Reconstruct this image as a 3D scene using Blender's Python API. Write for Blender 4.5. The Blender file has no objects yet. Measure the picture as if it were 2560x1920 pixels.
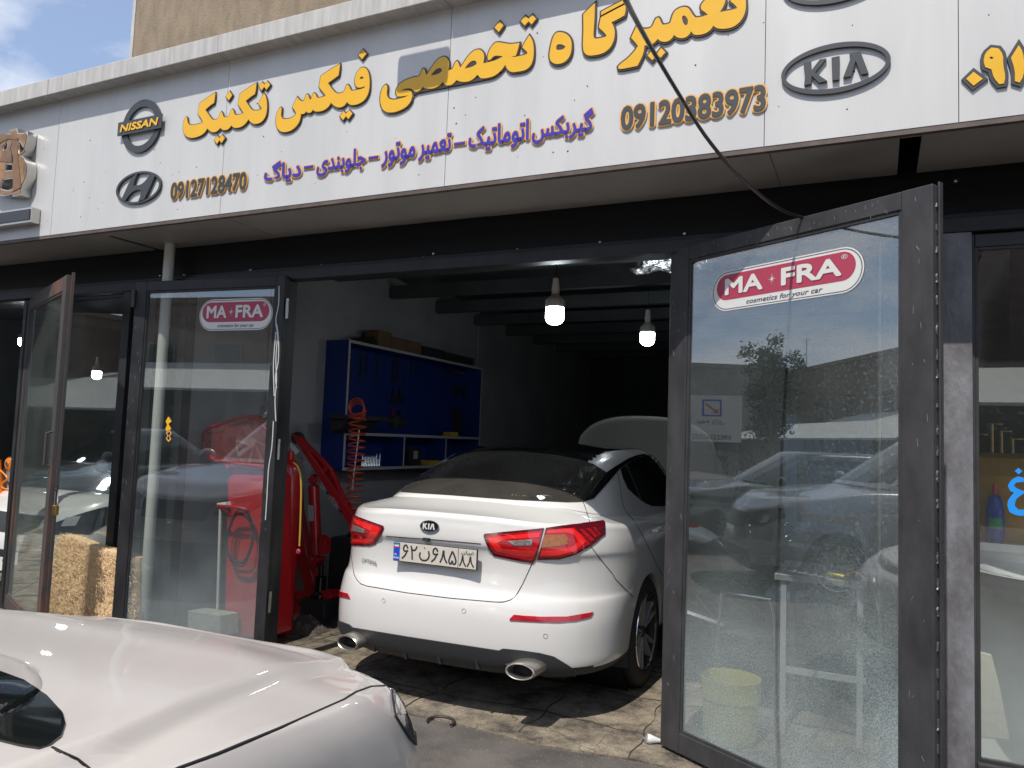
import bpy, bmesh, math, random
from mathutils import Vector, Matrix, geometry
from mathutils.bvhtree import BVHTree
random.seed(7)
SC = bpy.context.scene
COL = SC.collection
# ------------------------------------------------------------------ camera
FPX, CX, CY, H = 1923.0, 1280.0, 960.0, 1.48
RW = [Vector((0.9039493233892099, 0.002528221769236167, -0.4276321185772594)),
      Vector((0.42604233737924124, 0.08102331, 0.9010677845464141)),
      Vector((0.03692626719276986, -0.9967090006503736, 0.07216383314196793))]
EYE = Vector((0, 0, H))
cam = bpy.data.cameras.new('camera'); camo = bpy.data.objects.new('camera', cam); COL.objects.link(camo)
cam.sensor_fit = 'HORIZONTAL'; cam.sensor_width = 36.0; cam.lens = FPX / 2560 * 36.0
cam.clip_start = 0.05; cam.clip_end = 2000
camo.matrix_world = Matrix(((RW[0][0], -RW[0][1], -RW[0][2], 0), (RW[1][0], -RW[1][1], -RW[1][2], 0), (RW[2][0], -RW[2][1], -RW[2][2], H), (0, 0, 0, 1)))
SC.camera = camo
# ------------------------------------------------------------------ sky, sun, exposure
SUN_DIR = Vector((0.05, 0.588, -1.0)).normalized()          # the way the light travels
SUN_EL = math.asin(-SUN_DIR.z)
SUN_AZ = math.atan2(-SUN_DIR.x, -SUN_DIR.y)                 # clockwise from +Y
world = bpy.data.worlds.new('World'); SC.world = world; world.use_nodes = True
wn, wl = world.node_tree.nodes, world.node_tree.links
wn.clear()
wo = wn.new('ShaderNodeOutputWorld'); bg = wn.new('ShaderNodeBackground'); sky = wn.new('ShaderNodeTexSky')
sky.sky_type = 'NISHITA'; sky.sun_disc = False; sky.sun_elevation = SUN_EL; sky.sun_rotation = SUN_AZ
sky.air_density = 1.0; sky.dust_density = 1.5; sky.altitude = 1200
tc = wn.new('ShaderNodeTexCoord'); mp = wn.new('ShaderNodeMapping'); mp.inputs['Scale'].default_value = (1.0, 1.0, 1.8); mp.inputs['Location'].default_value = (0.35, 0.1, 0.2)
nz = wn.new('ShaderNodeTexNoise'); nz.inputs['Scale'].default_value = 3.2; nz.inputs['Detail'].default_value = 8; nz.inputs['Roughness'].default_value = 0.55
nz.inputs['Distortion'].default_value = 0.4
cr = wn.new('ShaderNodeValToRGB'); cr.color_ramp.elements[0].position = 0.46; cr.color_ramp.elements[1].position = 0.66
cmix = wn.new('ShaderNodeMix'); cmix.data_type = 'RGBA'; cmix.inputs[7].default_value = (5.6, 5.7, 6.0, 1)
hz_ = wn.new('ShaderNodeMix'); hz_.data_type = 'RGBA'; hz_.inputs[0].default_value = 0.50; hz_.inputs[7].default_value = (2.3, 2.9, 4.1, 1)
wl.new(sky.outputs[0], hz_.inputs[6]); wl.new(tc.outputs['Generated'], mp.inputs[0]); wl.new(mp.outputs[0], nz.inputs['Vector']); wl.new(nz.outputs[0], cr.inputs[0])
wl.new(cr.outputs[0], cmix.inputs[0]); wl.new(hz_.outputs[2], cmix.inputs[6]); wl.new(cmix.outputs[2], bg.inputs[0])
bg.inputs[1].default_value = 0.15; wl.new(bg.outputs[0], wo.inputs[0])
sl = bpy.data.lights.new('sun', 'SUN'); sl.energy = 3.55; sl.angle = math.radians(0.5); sl.color = (1.0, 0.955, 0.89)
so = bpy.data.objects.new('sun', sl); COL.objects.link(so)
so.rotation_euler = SUN_DIR.to_track_quat('-Z', 'Y').to_euler()
SC.view_settings.view_transform = 'Standard'; SC.view_settings.look = 'None'; SC.view_settings.gamma = 1; SC.view_settings.exposure = 0.38
SC.cycles.max_bounces = 8; SC.cycles.transparent_max_bounces = 16; SC.cycles.diffuse_bounces = 4; SC.cycles.glossy_bounces = 5
SC.cycles.caustics_reflective = False; SC.cycles.caustics_refractive = False; SC.cycles.use_denoising = True

# ------------------------------------------------------------------ measuring: a pixel of the photograph to a point on a known plane
def ray(x, y):
    d = Vector((x - CX, y - CY, FPX))
    return Vector((RW[0].dot(d), RW[1].dot(d), RW[2].dot(d)))
def PY(x, y, Y): d = ray(x, y); return EYE + d * (Y / d.y)
def PX(x, y, X): d = ray(x, y); return EYE + d * (X / d.x)
def PZ(x, y, Z): d = ray(x, y); return EYE + d * ((Z - H) / d.z)
def cr_(o, s, pts): return [(o[0] + x / s, o[1] + y / s) for x, y in pts]

# ------------------------------------------------------------------ materials
def mat(name, col, rough=0.6, metal=0.0, var=0.0, vscale=6.0, bump=0.0, bscale=40.0, coat=0.0, spec=0.5, stretch=(1, 1, 1), col2=None, sharp=(0.35, 0.65), emit=None):
    m = bpy.data.materials.new(name); m.use_nodes = True
    n, l = m.node_tree.nodes, m.node_tree.links
    b = n['Principled BSDF']; b.inputs['Roughness'].default_value = rough; b.inputs['Metallic'].default_value = metal
    b.inputs['Base Color'].default_value = (*col, 1); b.inputs['Coat Weight'].default_value = coat; b.inputs['Coat Roughness'].default_value = 0.03
    b.inputs['Specular IOR Level'].default_value = spec
    if emit: b.inputs['Emission Color'].default_value = (*emit[:3], 1); b.inputs['Emission Strength'].default_value = emit[3]
    if var > 0 or col2 or bump > 0:
        t = n.new('ShaderNodeTexCoord'); mpn = n.new('ShaderNodeMapping'); mpn.inputs['Scale'].default_value = stretch
        g = n.new('ShaderNodeNewGeometry'); l.new(g.outputs['Position'], mpn.inputs[0])
        if var > 0 or col2:
            z = n.new('ShaderNodeTexNoise'); z.inputs['Scale'].default_value = vscale; z.inputs['Detail'].default_value = 6; z.inputs['Roughness'].default_value = 0.62
            l.new(mpn.outputs[0], z.inputs['Vector'])
            r = n.new('ShaderNodeValToRGB'); r.color_ramp.elements[0].position = sharp[0]; r.color_ramp.elements[1].position = sharp[1]
            c2 = col2 if col2 else tuple(c * (1 - var) for c in col)
            r.color_ramp.elements[0].color = (*c2, 1); r.color_ramp.elements[1].color = (*col, 1)
            l.new(z.outputs[0], r.inputs[0]); l.new(r.outputs[0], b.inputs['Base Color'])
            rr = n.new('ShaderNodeMapRange'); rr.inputs[3].default_value = max(0, rough - 0.08); rr.inputs[4].default_value = min(1, rough + 0.08)
            l.new(z.outputs[0], rr.inputs[0]); l.new(rr.outputs[0], b.inputs['Roughness'])
        if bump > 0:
            z2 = n.new('ShaderNodeTexNoise'); z2.inputs['Scale'].default_value = bscale; z2.inputs['Detail'].default_value = 5
            bp = n.new('ShaderNodeBump'); bp.inputs['Strength'].default_value = bump; bp.inputs['Distance'].default_value = 0.01
            l.new(mpn.outputs[0], z2.inputs['Vector']); l.new(z2.outputs[0], bp.inputs['Height']); l.new(bp.outputs[0], b.inputs['Normal'])
    return m

def glass(name, tint=(0.968, 0.985, 0.98), dust=0.05, dustlow=0.0, zlow=(0.0, 1.2), dcol=(0.55, 0.6, 0.6), refl=1.0, spots=0.1, dscale=60, rough=0.0, band=None):
    """see-through pane: transparent + mirror by angle + a dusty diffuse film, heavier low down where hands and splashes reach"""
    m = bpy.data.materials.new(name); m.use_nodes = True
    n, l = m.node_tree.nodes, m.node_tree.links; n.clear()
    out = n.new('ShaderNodeOutputMaterial'); tr = n.new('ShaderNodeBsdfTransparent'); tr.inputs[0].default_value = (*tint, 1)
    gl = n.new('ShaderNodeBsdfGlossy'); gl.inputs['Roughness'].default_value = rough; gl.inputs[0].default_value = (1, 1, 1, 1)
    lw = n.new('ShaderNodeLayerWeight'); lw.inputs[0].default_value = 0.5
    pw = n.new('ShaderNodeMath'); pw.operation = 'POWER'; pw.inputs[1].default_value = 5.0; l.new(lw.outputs['Facing'], pw.inputs[0])
    ma = n.new('ShaderNodeMath'); ma.operation = 'MULTIPLY_ADD'; ma.inputs[1].default_value = 0.9; ma.inputs[2].default_value = 0.045 * refl; l.new(pw.outputs[0], ma.inputs[0])
    m1 = n.new('ShaderNodeMixShader'); l.new(ma.outputs[0], m1.inputs[0]); l.new(tr.outputs[0], m1.inputs[1]); l.new(gl.outputs[0], m1.inputs[2])
    df = n.new('ShaderNodeBsdfDiffuse'); df.inputs[0].default_value = (*dcol, 1)
    g = n.new('ShaderNodeNewGeometry'); sep = n.new('ShaderNodeSeparateXYZ'); l.new(g.outputs['Position'], sep.inputs[0])
    mr = n.new('ShaderNodeMapRange'); mr.inputs[1].default_value = zlow[1]; mr.inputs[2].default_value = zlow[0]; mr.inputs[3].default_value = 0; mr.inputs[4].default_value = dustlow
    mr.interpolation_type = 'SMOOTHSTEP'; l.new(sep.outputs[2], mr.inputs[0])
    n1 = n.new('ShaderNodeTexNoise'); n1.inputs['Scale'].default_value = 2.2; n1.inputs['Detail'].default_value = 6; l.new(g.outputs['Position'], n1.inputs['Vector'])
    n2 = n.new('ShaderNodeTexNoise'); n2.inputs['Scale'].default_value = dscale; n2.inputs['Detail'].default_value = 4; n2.inputs['Roughness'].default_value = 0.7; l.new(g.outputs['Position'], n2.inputs['Vector'])
    r2 = n.new('ShaderNodeMapRange'); r2.inputs[1].default_value = 0.56; r2.inputs[2].default_value = 0.78; r2.inputs[3].default_value = 0.0; r2.inputs[4].default_value = spots; l.new(n2.outputs[0], r2.inputs[0])
    r1 = n.new('ShaderNodeMapRange'); r1.inputs[1].default_value = 0.3; r1.inputs[2].default_value = 0.7; r1.inputs[3].default_value = 0.5; r1.inputs[4].default_value = 1.4; l.new(n1.outputs[0], r1.inputs[0])
    ad = n.new('ShaderNodeMath'); ad.operation = 'ADD'; ad.inputs[1].default_value = dust; l.new(mr.outputs[0], ad.inputs[0])
    mu = n.new('ShaderNodeMath'); mu.operation = 'MULTIPLY'; l.new(ad.outputs[0], mu.inputs[0]); l.new(r1.outputs[0], mu.inputs[1])
    ad2 = n.new('ShaderNodeMath'); ad2.operation = 'ADD'; ad2.use_clamp = True; l.new(mu.outputs[0], ad2.inputs[0]); l.new(r2.outputs[0], ad2.inputs[1])
    if band is not None:                                          # heavier splashes near the free edge of the leaf
        mb_ = n.new('ShaderNodeMapRange'); mb_.inputs[1].default_value = band - .22; mb_.inputs[2].default_value = band + .28; mb_.inputs[3].default_value = .25; mb_.inputs[4].default_value = 1.6; l.new(sep.outputs[0], mb_.inputs[0])
        mb2 = n.new('ShaderNodeMapRange'); mb2.inputs[1].default_value = band - .78; mb2.inputs[2].default_value = band + .30; mb2.inputs[3].default_value = .42; mb2.inputs[4].default_value = 1.25; l.new(sep.outputs[0], mb2.inputs[0])
        fg_ = n.new('ShaderNodeTexNoise'); fg_.inputs['Scale'].default_value = 160; fg_.inputs['Detail'].default_value = 3; l.new(g.outputs['Position'], fg_.inputs['Vector'])
        fr_ = n.new('ShaderNodeMapRange'); fr_.inputs[1].default_value = .35; fr_.inputs[2].default_value = .68; fr_.inputs[3].default_value = .55; fr_.inputs[4].default_value = 1.5; l.new(fg_.outputs[0], fr_.inputs[0])
        x1_ = n.new('ShaderNodeMath'); x1_.operation = 'MULTIPLY'; l.new(mb2.outputs[0], x1_.inputs[0]); l.new(fr_.outputs[0], x1_.inputs[1])
        x2_ = n.new('ShaderNodeMath'); x2_.operation = 'MULTIPLY'; l.new(mu.outputs[0], x2_.inputs[0]); l.new(x1_.outputs[0], x2_.inputs[1]); l.new(x2_.outputs[0], ad2.inputs[0])
        mk_ = n.new('ShaderNodeMath'); mk_.operation = 'MULTIPLY'; l.new(r2.outputs[0], mk_.inputs[0]); l.new(mb_.outputs[0], mk_.inputs[1]); l.new(mk_.outputs[0], ad2.inputs[1])
    m2 = n.new('ShaderNodeMixShader'); l.new(ad2.outputs[0], m2.inputs[0]); l.new(m1.outputs[0], m2.inputs[1]); l.new(df.outputs[0], m2.inputs[2])
    l.new(m2.outputs[0], out.inputs[0])
    return m

# ------------------------------------------------------------------ mesh helpers
class MB:
    def __init__(s): s.v = []; s.f = []
    def add(s, vs, fs):
        o = len(s.v); s.v += [tuple(v) for v in vs]; s.f += [tuple(i + o for i in f) for f in fs]; return s
    def box(s, a, b, M=None):
        x0, y0, z0 = a; x1, y1, z1 = b
        vs = [Vector(p) for p in ((x0, y0, z0), (x1, y0, z0), (x1, y1, z0), (x0, y1, z0), (x0, y0, z1), (x1, y0, z1), (x1, y1, z1), (x0, y1, z1))]
        if M: vs = [M @ v for v in vs]
        return s.add(vs, [(0, 3, 2, 1), (4, 5, 6, 7), (0, 1, 5, 4), (1, 2, 6, 5), (2, 3, 7, 6), (3, 0, 4, 7)])
    def tube(s, pts, r, n=10, cap=True, closed=False):
        pts = [Vector(p) for p in pts]; N = len(pts); rs = r if isinstance(r, (list, tuple)) else [r] * N
        up = None; rings = []
        for i, p in enumerate(pts):
            t = (pts[(i + 1) % N] - pts[i - 1]) if closed else (pts[min(i + 1, N - 1)] - pts[max(i - 1, 0)])
            t.normalize()
            if up is None: up = t.orthogonal().normalized()
            up = (up - t * up.dot(t)).normalized(); sd = t.cross(up)
            rings.append([p + (up * math.cos(a) + sd * math.sin(a)) * rs[i] for a in [2 * math.pi * k / n for k in range(n)]])
        vs = [v for rg in rings for v in rg]; fs = []
        for i in range(N if closed else N - 1):
            j = (i + 1) % N
            for k in range(n): fs.append((i * n + k, i * n + (k + 1) % n, j * n + (k + 1) % n, j * n + k))
        if cap and not closed: fs += [tuple(range(n))[::-1], tuple((N - 1) * n + k for k in range(n))]
        return s.add(vs, fs)
    def lathe(s, prof, c, ax=(0, 0, 1), n=32, a0=0.0, a1=2 * math.pi, sx=1.0):
        ax = Vector(ax).normalized(); u = ax.orthogonal().normalized()
        if abs(ax.z) > 0.9: u = Vector((1, 0, 0))
        w = ax.cross(u); c = Vector(c); full = abs(a1 - a0 - 2 * math.pi) < 1e-6; m = n if full else n + 1
        vs = [c + ax * h + (u * math.cos(a) * sx + w * math.sin(a)) * r for r, h in prof for a in [a0 + (a1 - a0) * k / n for k in range(m)]]
        fs = []
        for i in range(len(prof) - 1):
            for k in range(n if full else n):
                k2 = (k + 1) % m; fs.append((i * m + k, i * m + k2, (i + 1) * m + k2, (i + 1) * m + k))
        return s.add(vs, fs)
    def prism(s, pts, d):
        """closed polygon of 3-D points pushed along vector d"""
        pts = [Vector(p) for p in pts]; n = len(pts); d = Vector(d)
        tris = geometry.tessellate_polygon([pts])
        vs = pts + [p + d for p in pts]
        fs = [tuple(t) for t in tris] + [tuple(i + n for i in t[::-1]) for t in tris]
        fs += [(i, (i + 1) % n, (i + 1) % n + n, i + n) for i in range(n)]
        return s.add(vs, fs)
    def grid(s, fn, nu, nv):
        vs = [fn(i / nu, j / nv) for j in range(nv + 1) for i in range(nu + 1)]
        return s.add(vs, [(j * (nu + 1) + i, j * (nu + 1) + i + 1, (j + 1) * (nu + 1) + i + 1, (j + 1) * (nu + 1) + i) for j in range(nv) for i in range(nu)])
    def build(s, name, m, parent=None, smooth=False, bevel=0.0, loc=None, fix=True):
        me = bpy.data.meshes.new(name)
        if loc is not None:
            L = Vector(loc); me.from_pydata([tuple(Vector(v) - L) for v in s.v], [], s.f)
        else: me.from_pydata(s.v, [], s.f)
        me.update()
        if fix:
            bm = bmesh.new(); bm.from_mesh(me); bmesh.ops.recalc_face_normals(bm, faces=bm.faces); bm.to_mesh(me); bm.free()
        o = bpy.data.objects.new(name, me); COL.objects.link(o)
        if loc is not None: o.location = loc
        if m: me.materials.append(m)
        if bevel > 0:
            md = o.modifiers.new('bevel', 'BEVEL'); md.width = bevel; md.segments = 2; md.limit_method = 'ANGLE'; md.angle_limit = math.radians(40)
        if smooth:
            for p in me.polygons: p.use_smooth = True
            me.set_sharp_from_angle(angle=math.radians(35))
        if parent: attach(o, parent)
        return o
def attach(o, parent):
    o.parent = parent; bpy.context.view_layer.update() if False else None
    o.matrix_parent_inverse = wm(parent).inverted()
    return o
def wm(o):
    m = Matrix.LocRotScale(o.location, o.rotation_euler, o.scale)
    return wm(o.parent) @ o.matrix_parent_inverse @ m if o.parent else m
def tag(o, label, cat, group=None):
    o['label'] = label; o['category'] = cat
    if group: o['group'] = group
    return o
def thing(name, label, cat, loc=(0, 0, 0), group=None):
    o = bpy.data.objects.new(name, None); o.empty_display_size = 0.1; COL.objects.link(o); o.location = loc
    return tag(o, label, cat, group)
def struct(o, kind='structure'): o['kind'] = kind; return o
def poly_curve(name, polys, plane, m, parent, thick=0.004, offset=0.0, smooth=True):
    """flat outlines (first outer ones, holes allowed) laid on a plane: plane = (origin, u, v) ; thickness along the plane normal towards the street"""
    o3, u, v = plane; nrm = u.cross(v).normalized()
    c = bpy.data.curves.new(name, 'CURVE'); c.dimensions = '2D'; c.fill_mode = 'BOTH'; c.extrude = thick / 2; c.offset = offset
    for p in polys:
        q = p
        if smooth:                                                # one round of corner-preserving smoothing
            q = []
            N = len(p)
            for i in range(N):
                a, b, d = Vector(p[i - 1]), Vector(p[i]), Vector(p[(i + 1) % N])
                if (b - a).length and (d - b).length and (b - a).angle(d - b) > 0.75: q.append(tuple(b))
                else: q += [tuple(b * 0.75 + a * 0.25), tuple(b * 0.75 + d * 0.25)]
        sp = c.splines.new('POLY'); sp.points.add(len(q) - 1); sp.use_cyclic_u = True
        for i, (x, y) in enumerate(q): sp.points[i].co = (x, y, 0, 1)
    tmp = bpy.data.objects.new('tmp', c); COL.objects.link(tmp)
    return flat_to(tmp, name, plane, m, parent)
def flat_to(tmp, name, plane, m, parent, fit=None, grow=0.0):
    o3, u, v = plane; nrm = u.cross(v).normalized()
    dg = bpy.context.evaluated_depsgraph_get()
    me = bpy.data.meshes.new_from_object(tmp.evaluated_get(dg)); me.name = name
    COL.objects.unlink(tmp); bpy.data.objects.remove(tmp)
    for vt in me.vertices:
        x, y, z = vt.co
        if fit: x = fit[0] + (x - fit[4]) * fit[2]; y = fit[1] + (y - fit[5]) * fit[3]
        vt.co = o3 + u * x + v * y + nrm * z
    if fit:                                                       # weight: copies pushed out in a ring, each a hair above the last
        V = [v.co.copy() for v in me.vertices]; F = [tuple(p.vertices) for p in me.polygons]; K = 12 if grow > 0 else 1; mb = MB()
        for k in range(K):
            a = 2 * math.pi * k / K; d = (u * math.cos(a) + v * math.sin(a)) * grow + nrm * (0.00003 * k)
            mb.add([q + d for q in V], F)
        n0 = len(mb.v)
        me = bpy.data.meshes.new(name); me.from_pydata(mb.v, [], mb.f); me.update()
    me.materials.clear(); me.materials.append(m)
    o = bpy.data.objects.new(name, me); COL.objects.link(o)
    if parent: attach(o, parent)
    return o
def text_on(name, s, plane, x0, x1, z0, z1, m, parent, thick=0.004, bold=0.0, lift=0.0, shear=0.0):
    """lettering stretched to a box on a plane; bold/lift in metres of the plane"""
    def mk(off):
        c = bpy.data.curves.new(name, 'FONT'); c.body = s; c.size = 1; c.shear = shear; c.offset = off; c.extrude = 0.0; c.resolution_u = 3
        return bpy.data.objects.new('tmp', c)
    t = mk(0); COL.objects.link(t); bpy.context.view_layer.update()
    dg = bpy.context.evaluated_depsgraph_get(); me = t.evaluated_get(dg).to_mesh()
    xs = [v.co.x for v in me.vertices]; ys = [v.co.y for v in me.vertices]
    a0, a1, b0, b1 = min(xs), max(xs), min(ys), max(ys); t.evaluated_get(dg).to_mesh_clear()
    sx, sy = (x1 - x0) / (a1 - a0), (z1 - z0) / (b1 - b0)
    t.data.extrude = 0
    bpy.context.view_layer.update()
    o3, u, v = plane; nrm = u.cross(v).normalized()
    return flat_to(t, name, (o3 + nrm * (lift + thick / 2), u, v), m, parent, fit=(x0, z0, sx, sy, a0, b0), grow=bold * (sx + sy) / 2)

class Surf:
    """a shell to lay trim on: rays along given directions, points lifted off it"""
    def __init__(s, obj):
        me = obj.data; M = wm(obj)
        s.bvh = BVHTree.FromPolygons([M @ v.co for v in me.vertices], [tuple(p.vertices) for p in me.polygons])
    def hit(s, o, d):
        h, n, i, t = s.bvh.ray_cast(o, d.normalized())
        if h is None: return None
        if n.dot(d) > 0: n = -n
        return h, n
def cast_px(x, y): return EYE, ray(x, y)
def patch(name, sf, poly, m, parent, caster=cast_px, lift=0.004, depth=0.012, res=6.0, holes=None):
    """a trim piece cut to an outline and laid on the shell, with an edge that goes down into it"""
    pts = []
    N = len(poly)
    for i in range(N):                       # densify the outline
        a, b = Vector(poly[i]), Vector(poly[(i + 1) % N]); k = max(1, int((b - a).length / res))
        pts += [a + (b - a) * (j / k) for j in range(k)]
    nb = len(pts); edges = [(i, (i + 1) % nb) for i in range(nb)]
    x0, x1 = min(p.x for p in pts), max(p.x for p in pts); y0, y1 = min(p.y for p in pts), max(p.y for p in pts)
    inner = []
    y = y0 + res * 0.5
    def inside(px, py):
        c = False
        for i in range(nb):
            a, b = pts[i], pts[i - 1]
            if (a.y > py) != (b.y > py) and px < (b.x - a.x) * (py - a.y) / (b.y - a.y) + a.x: c = not c
        return c
    while y < y1:
        x = x0 + res * 0.5
        while x < x1:
            if inside(x, y) and min((p - Vector((x, y))).length for p in pts) > res * 0.4: inner.append(Vector((x, y)))
            x += res
        y += res
    vs, es, fs, *_ = geometry.delaunay_2d_cdt(pts + inner, edges, [], 1, 1e-6)
    out = []; bad = set()
    for i, p in enumerate(vs):
        o, d = caster(p.x, p.y); h = sf.hit(o, d)
        if h is None:
            for k_n in range(1, 9):
                for dx_, dy_ in ((0, -1), (1, 0), (-1, 0), (0, 1)):
                    h = sf.hit(*caster(p.x + dx_ * k_n * res * .22, p.y + dy_ * k_n * res * .22))
                    if h: break
                if h: break
        if h is None: out.append(None); bad.add(i)
        else: out.append((h[0] + h[1] * lift, h[1]))
    good = [i for i in range(len(vs)) if i not in bad]; idx = {g: k for k, g in enumerate(good)}
    fs = [f for f in fs if not any(i in bad for i in f)]
    V = [out[g][0] for g in good]; F = [tuple(idx[i] for i in f) for f in fs]
    # reject faces that jump across a silhouette
    F = [f for f in F if max((V[a] - V[b]).length for a in f for b in f) < 0.35]
    cnt = {}
    for f in F:
        for a, b in zip(f, f[1:] + f[:1]): cnt[(a, b)] = 1
    bd = [(a, b) for (a, b) in cnt if (b, a) not in cnt]
    low = {}
    for a, b in bd:
        for q in (a, b):
            if q not in low: low[q] = len(V); V.append(out[good[q]][0] - out[good[q]][1] * (lift + depth))
    F += [(b, a, low[a], low[b]) for a, b in bd]
    mb = MB(); mb.add(V, F)
    return mb.build(name, m, parent, smooth=True)
def seam(name, sf, poly, m, parent, w=0.003, caster=cast_px, sink=0.0015, step=8):
    pts = []
    for a, b in zip(poly, poly[1:]):
        a, b = Vector(a), Vector(b); k = max(1, int((b - a).length / step))
        pts += [a + (b - a) * (j / k) for j in range(k)]
    pts.append(Vector(poly[-1])); P = []
    for p in pts:
        h = sf.hit(*caster(p.x, p.y))
        if h: P.append(h[0] - h[1] * sink)
    P = [p for i, p in enumerate(P) if i == 0 or (p - P[i - 1]).length > 1e-4]
    return MB().tube(P, w, 6).build(name, m, parent, smooth=True)

# ------------------------------------------------------------------ palette
M = {}
M['asphalt'] = mat('asphalt', (0.135, 0.118, 0.105), 0.92, var=0.5, vscale=2.6, bump=0.9, bscale=90)
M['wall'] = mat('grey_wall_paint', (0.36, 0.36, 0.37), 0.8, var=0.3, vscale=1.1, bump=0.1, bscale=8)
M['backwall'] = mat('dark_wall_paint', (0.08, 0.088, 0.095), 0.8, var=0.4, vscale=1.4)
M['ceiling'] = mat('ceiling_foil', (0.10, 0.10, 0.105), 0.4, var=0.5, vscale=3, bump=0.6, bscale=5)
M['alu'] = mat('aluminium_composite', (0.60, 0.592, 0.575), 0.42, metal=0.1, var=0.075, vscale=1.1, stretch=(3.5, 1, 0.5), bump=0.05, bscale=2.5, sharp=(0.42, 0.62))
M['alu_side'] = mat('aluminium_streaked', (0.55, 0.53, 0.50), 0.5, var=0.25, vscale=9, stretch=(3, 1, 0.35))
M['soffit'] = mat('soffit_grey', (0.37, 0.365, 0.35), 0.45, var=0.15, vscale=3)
M['brownedge'] = mat('brown_channel', (0.13, 0.10, 0.085), 0.6, var=0.4, vscale=12)
M['blackpvc'] = mat('black_cladding', (0.010, 0.010, 0.010), 0.5, spec=0.3, var=0.3, vscale=6, stretch=(0.4, 1, 6))
M['blacksteel'] = mat('worn_black_steel', (0.030, 0.030, 0.032), 0.45, metal=0.0, spec=0.35, var=0.5, vscale=7, bump=0.12, bscale=30, stretch=(1, 1, 0.5))
M['greysteel'] = mat('worn_grey_steel', (0.056, 0.055, 0.057), 0.48, metal=0.0, spec=0.35, col2=(0.034, 0.033, 0.034), vscale=9, bump=0.15, bscale=40, stretch=(1, 1, 0.4))
M['postgrey'] = mat('blistered_grey_paint', (0.235, 0.235, 0.25), 0.5, col2=(0.11, 0.105, 0.11), vscale=6, bump=0.5, bscale=45, stretch=(1, 1, 0.45))
M['rust'] = mat('rusty_primer', (0.15, 0.068, 0.042), 0.6, col2=(0.058, 0.050, 0.048), vscale=3.2, bump=0.2, bscale=30, stretch=(1, 1, 0.35), sharp=(0.50, 0.60))
M['rustorange'] = mat('orange_primer', (0.30, 0.11, 0.06), 0.6, var=0.25, vscale=9)
M['brownpipe'] = mat('brown_pipe_paint', (0.24, 0.08, 0.035), 0.35, var=0.3, vscale=5)
M['silicone'] = mat('white_silicone', (0.62, 0.62, 0.6), 0.4)
M['scratch'] = mat('scratched_metal', (0.24, 0.24, 0.24), 0.5)
M['weld'] = mat('weld_bead', (0.13, 0.125, 0.12), 0.45, metal=0.5)
M['screw'] = mat('zinc_screw', (0.6, 0.6, 0.6), 0.3, metal=0.9)
M['pvcpipe'] = mat('cream_pipe', (0.60, 0.60, 0.54), 0.4, var=0.12, vscale=4)
M['stucco'] = mat('brown_stucco', (0.30, 0.235, 0.16), 0.95, col2=(0.17, 0.125, 0.085), vscale=5, stretch=(1.5, 1, 0.6), bump=1.0, bscale=60, sharp=(0.2, 0.6))
M['yellow'] = mat('yellow_lettering', (0.83, 0.455, 0.02), 0.35, var=0.05)
M['umber'] = mat('dark_brown_outline', (0.050, 0.035, 0.030), 0.4)
M['charcoal'] = mat('charcoal_lettering', (0.045, 0.05, 0.055), 0.45)
M['blueltr'] = mat('blue_lettering', (0.045, 0.035, 0.36), 0.4)
M['orangeline'] = mat('orange_outline', (0.80, 0.42, 0.10), 0.4)
M['cable'] = mat('black_cable', (0.012, 0.012, 0.012), 0.35)
M['white'] = mat('white_plastic', (0.75, 0.75, 0.73), 0.35)
M['badgemetal'] = mat('bright_badge_metal', (0.75, 0.75, 0.74), 0.45, metal=0.3)
M['lampbody2'] = mat('dull_badge_metal', (0.22, 0.22, 0.22), 0.35, metal=0.4)
M['satin'] = mat('satin_steel', (0.50, 0.47, 0.42), 0.33, metal=0.9)
M['chrome'] = mat('chrome', (0.75, 0.75, 0.74), 0.12, metal=1.0)
M['steel'] = mat('bare_steel', (0.45, 0.44, 0.42), 0.3, metal=1.0, var=0.2, vscale=20)
M['rubber'] = mat('tyre_rubber', (0.022, 0.021, 0.020), 0.75, var=0.3, vscale=12, bump=0.1)
M['blackplastic'] = mat('black_plastic', (0.025, 0.026, 0.028), 0.55, bump=0.15, bscale=400)
M['glossblack'] = mat('gloss_black', (0.008, 0.008, 0.009), 0.08, coat=0.5)
M['carwhite'] = mat('pearl_white_paint', (0.70, 0.68, 0.645), 0.30, coat=1.0, var=0.03, vscale=2)
M['carsilver'] = mat('champagne_silver_paint', (0.57, 0.525, 0.49), 0.42, metal=0.10, coat=0.6, var=0.05, vscale=3)
M['cargrey'] = mat('grey_paint', (0.36, 0.37, 0.38), 0.35, metal=0.4, coat=1.0)
M['cardark'] = mat('dark_teal_paint', (0.01, 0.03, 0.03), 0.3, coat=1.0)
M['autoglass'] = mat('dark_car_glass', (0.008, 0.010, 0.010), 0.04, coat=0.3)
M['seam'] = mat('shadow_gap', (0.01, 0.009, 0.012), 0.8)
M['redlamp'] = mat('red_lamp_plastic', (0.50, 0.006, 0.012), 0.12, coat=1.0, var=0.35, vscale=30, stretch=(1, 1, 3))
M['redbright'] = mat('bright_red_lens', (0.85, 0.02, 0.02), 0.15, coat=1.0)
M['reddark'] = mat('smoked_red_lens', (0.10, 0.004, 0.010), 0.10, coat=1.0)
M['amber'] = mat('amber_lens', (0.42, 0.13, 0.02), 0.15, coat=1.0, var=0.4, vscale=60)
M['clearlamp'] = mat('clear_reflector', (0.55, 0.53, 0.5), 0.2, metal=0.6, var=0.6, vscale=120, coat=1.0)
M['redrefl'] = mat('red_reflector', (0.42, 0.008, 0.018), 0.2, coat=1.0)
M['plate'] = mat('plate_white', (0.62, 0.56, 0.48), 0.5, var=0.12, vscale=30)
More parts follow.
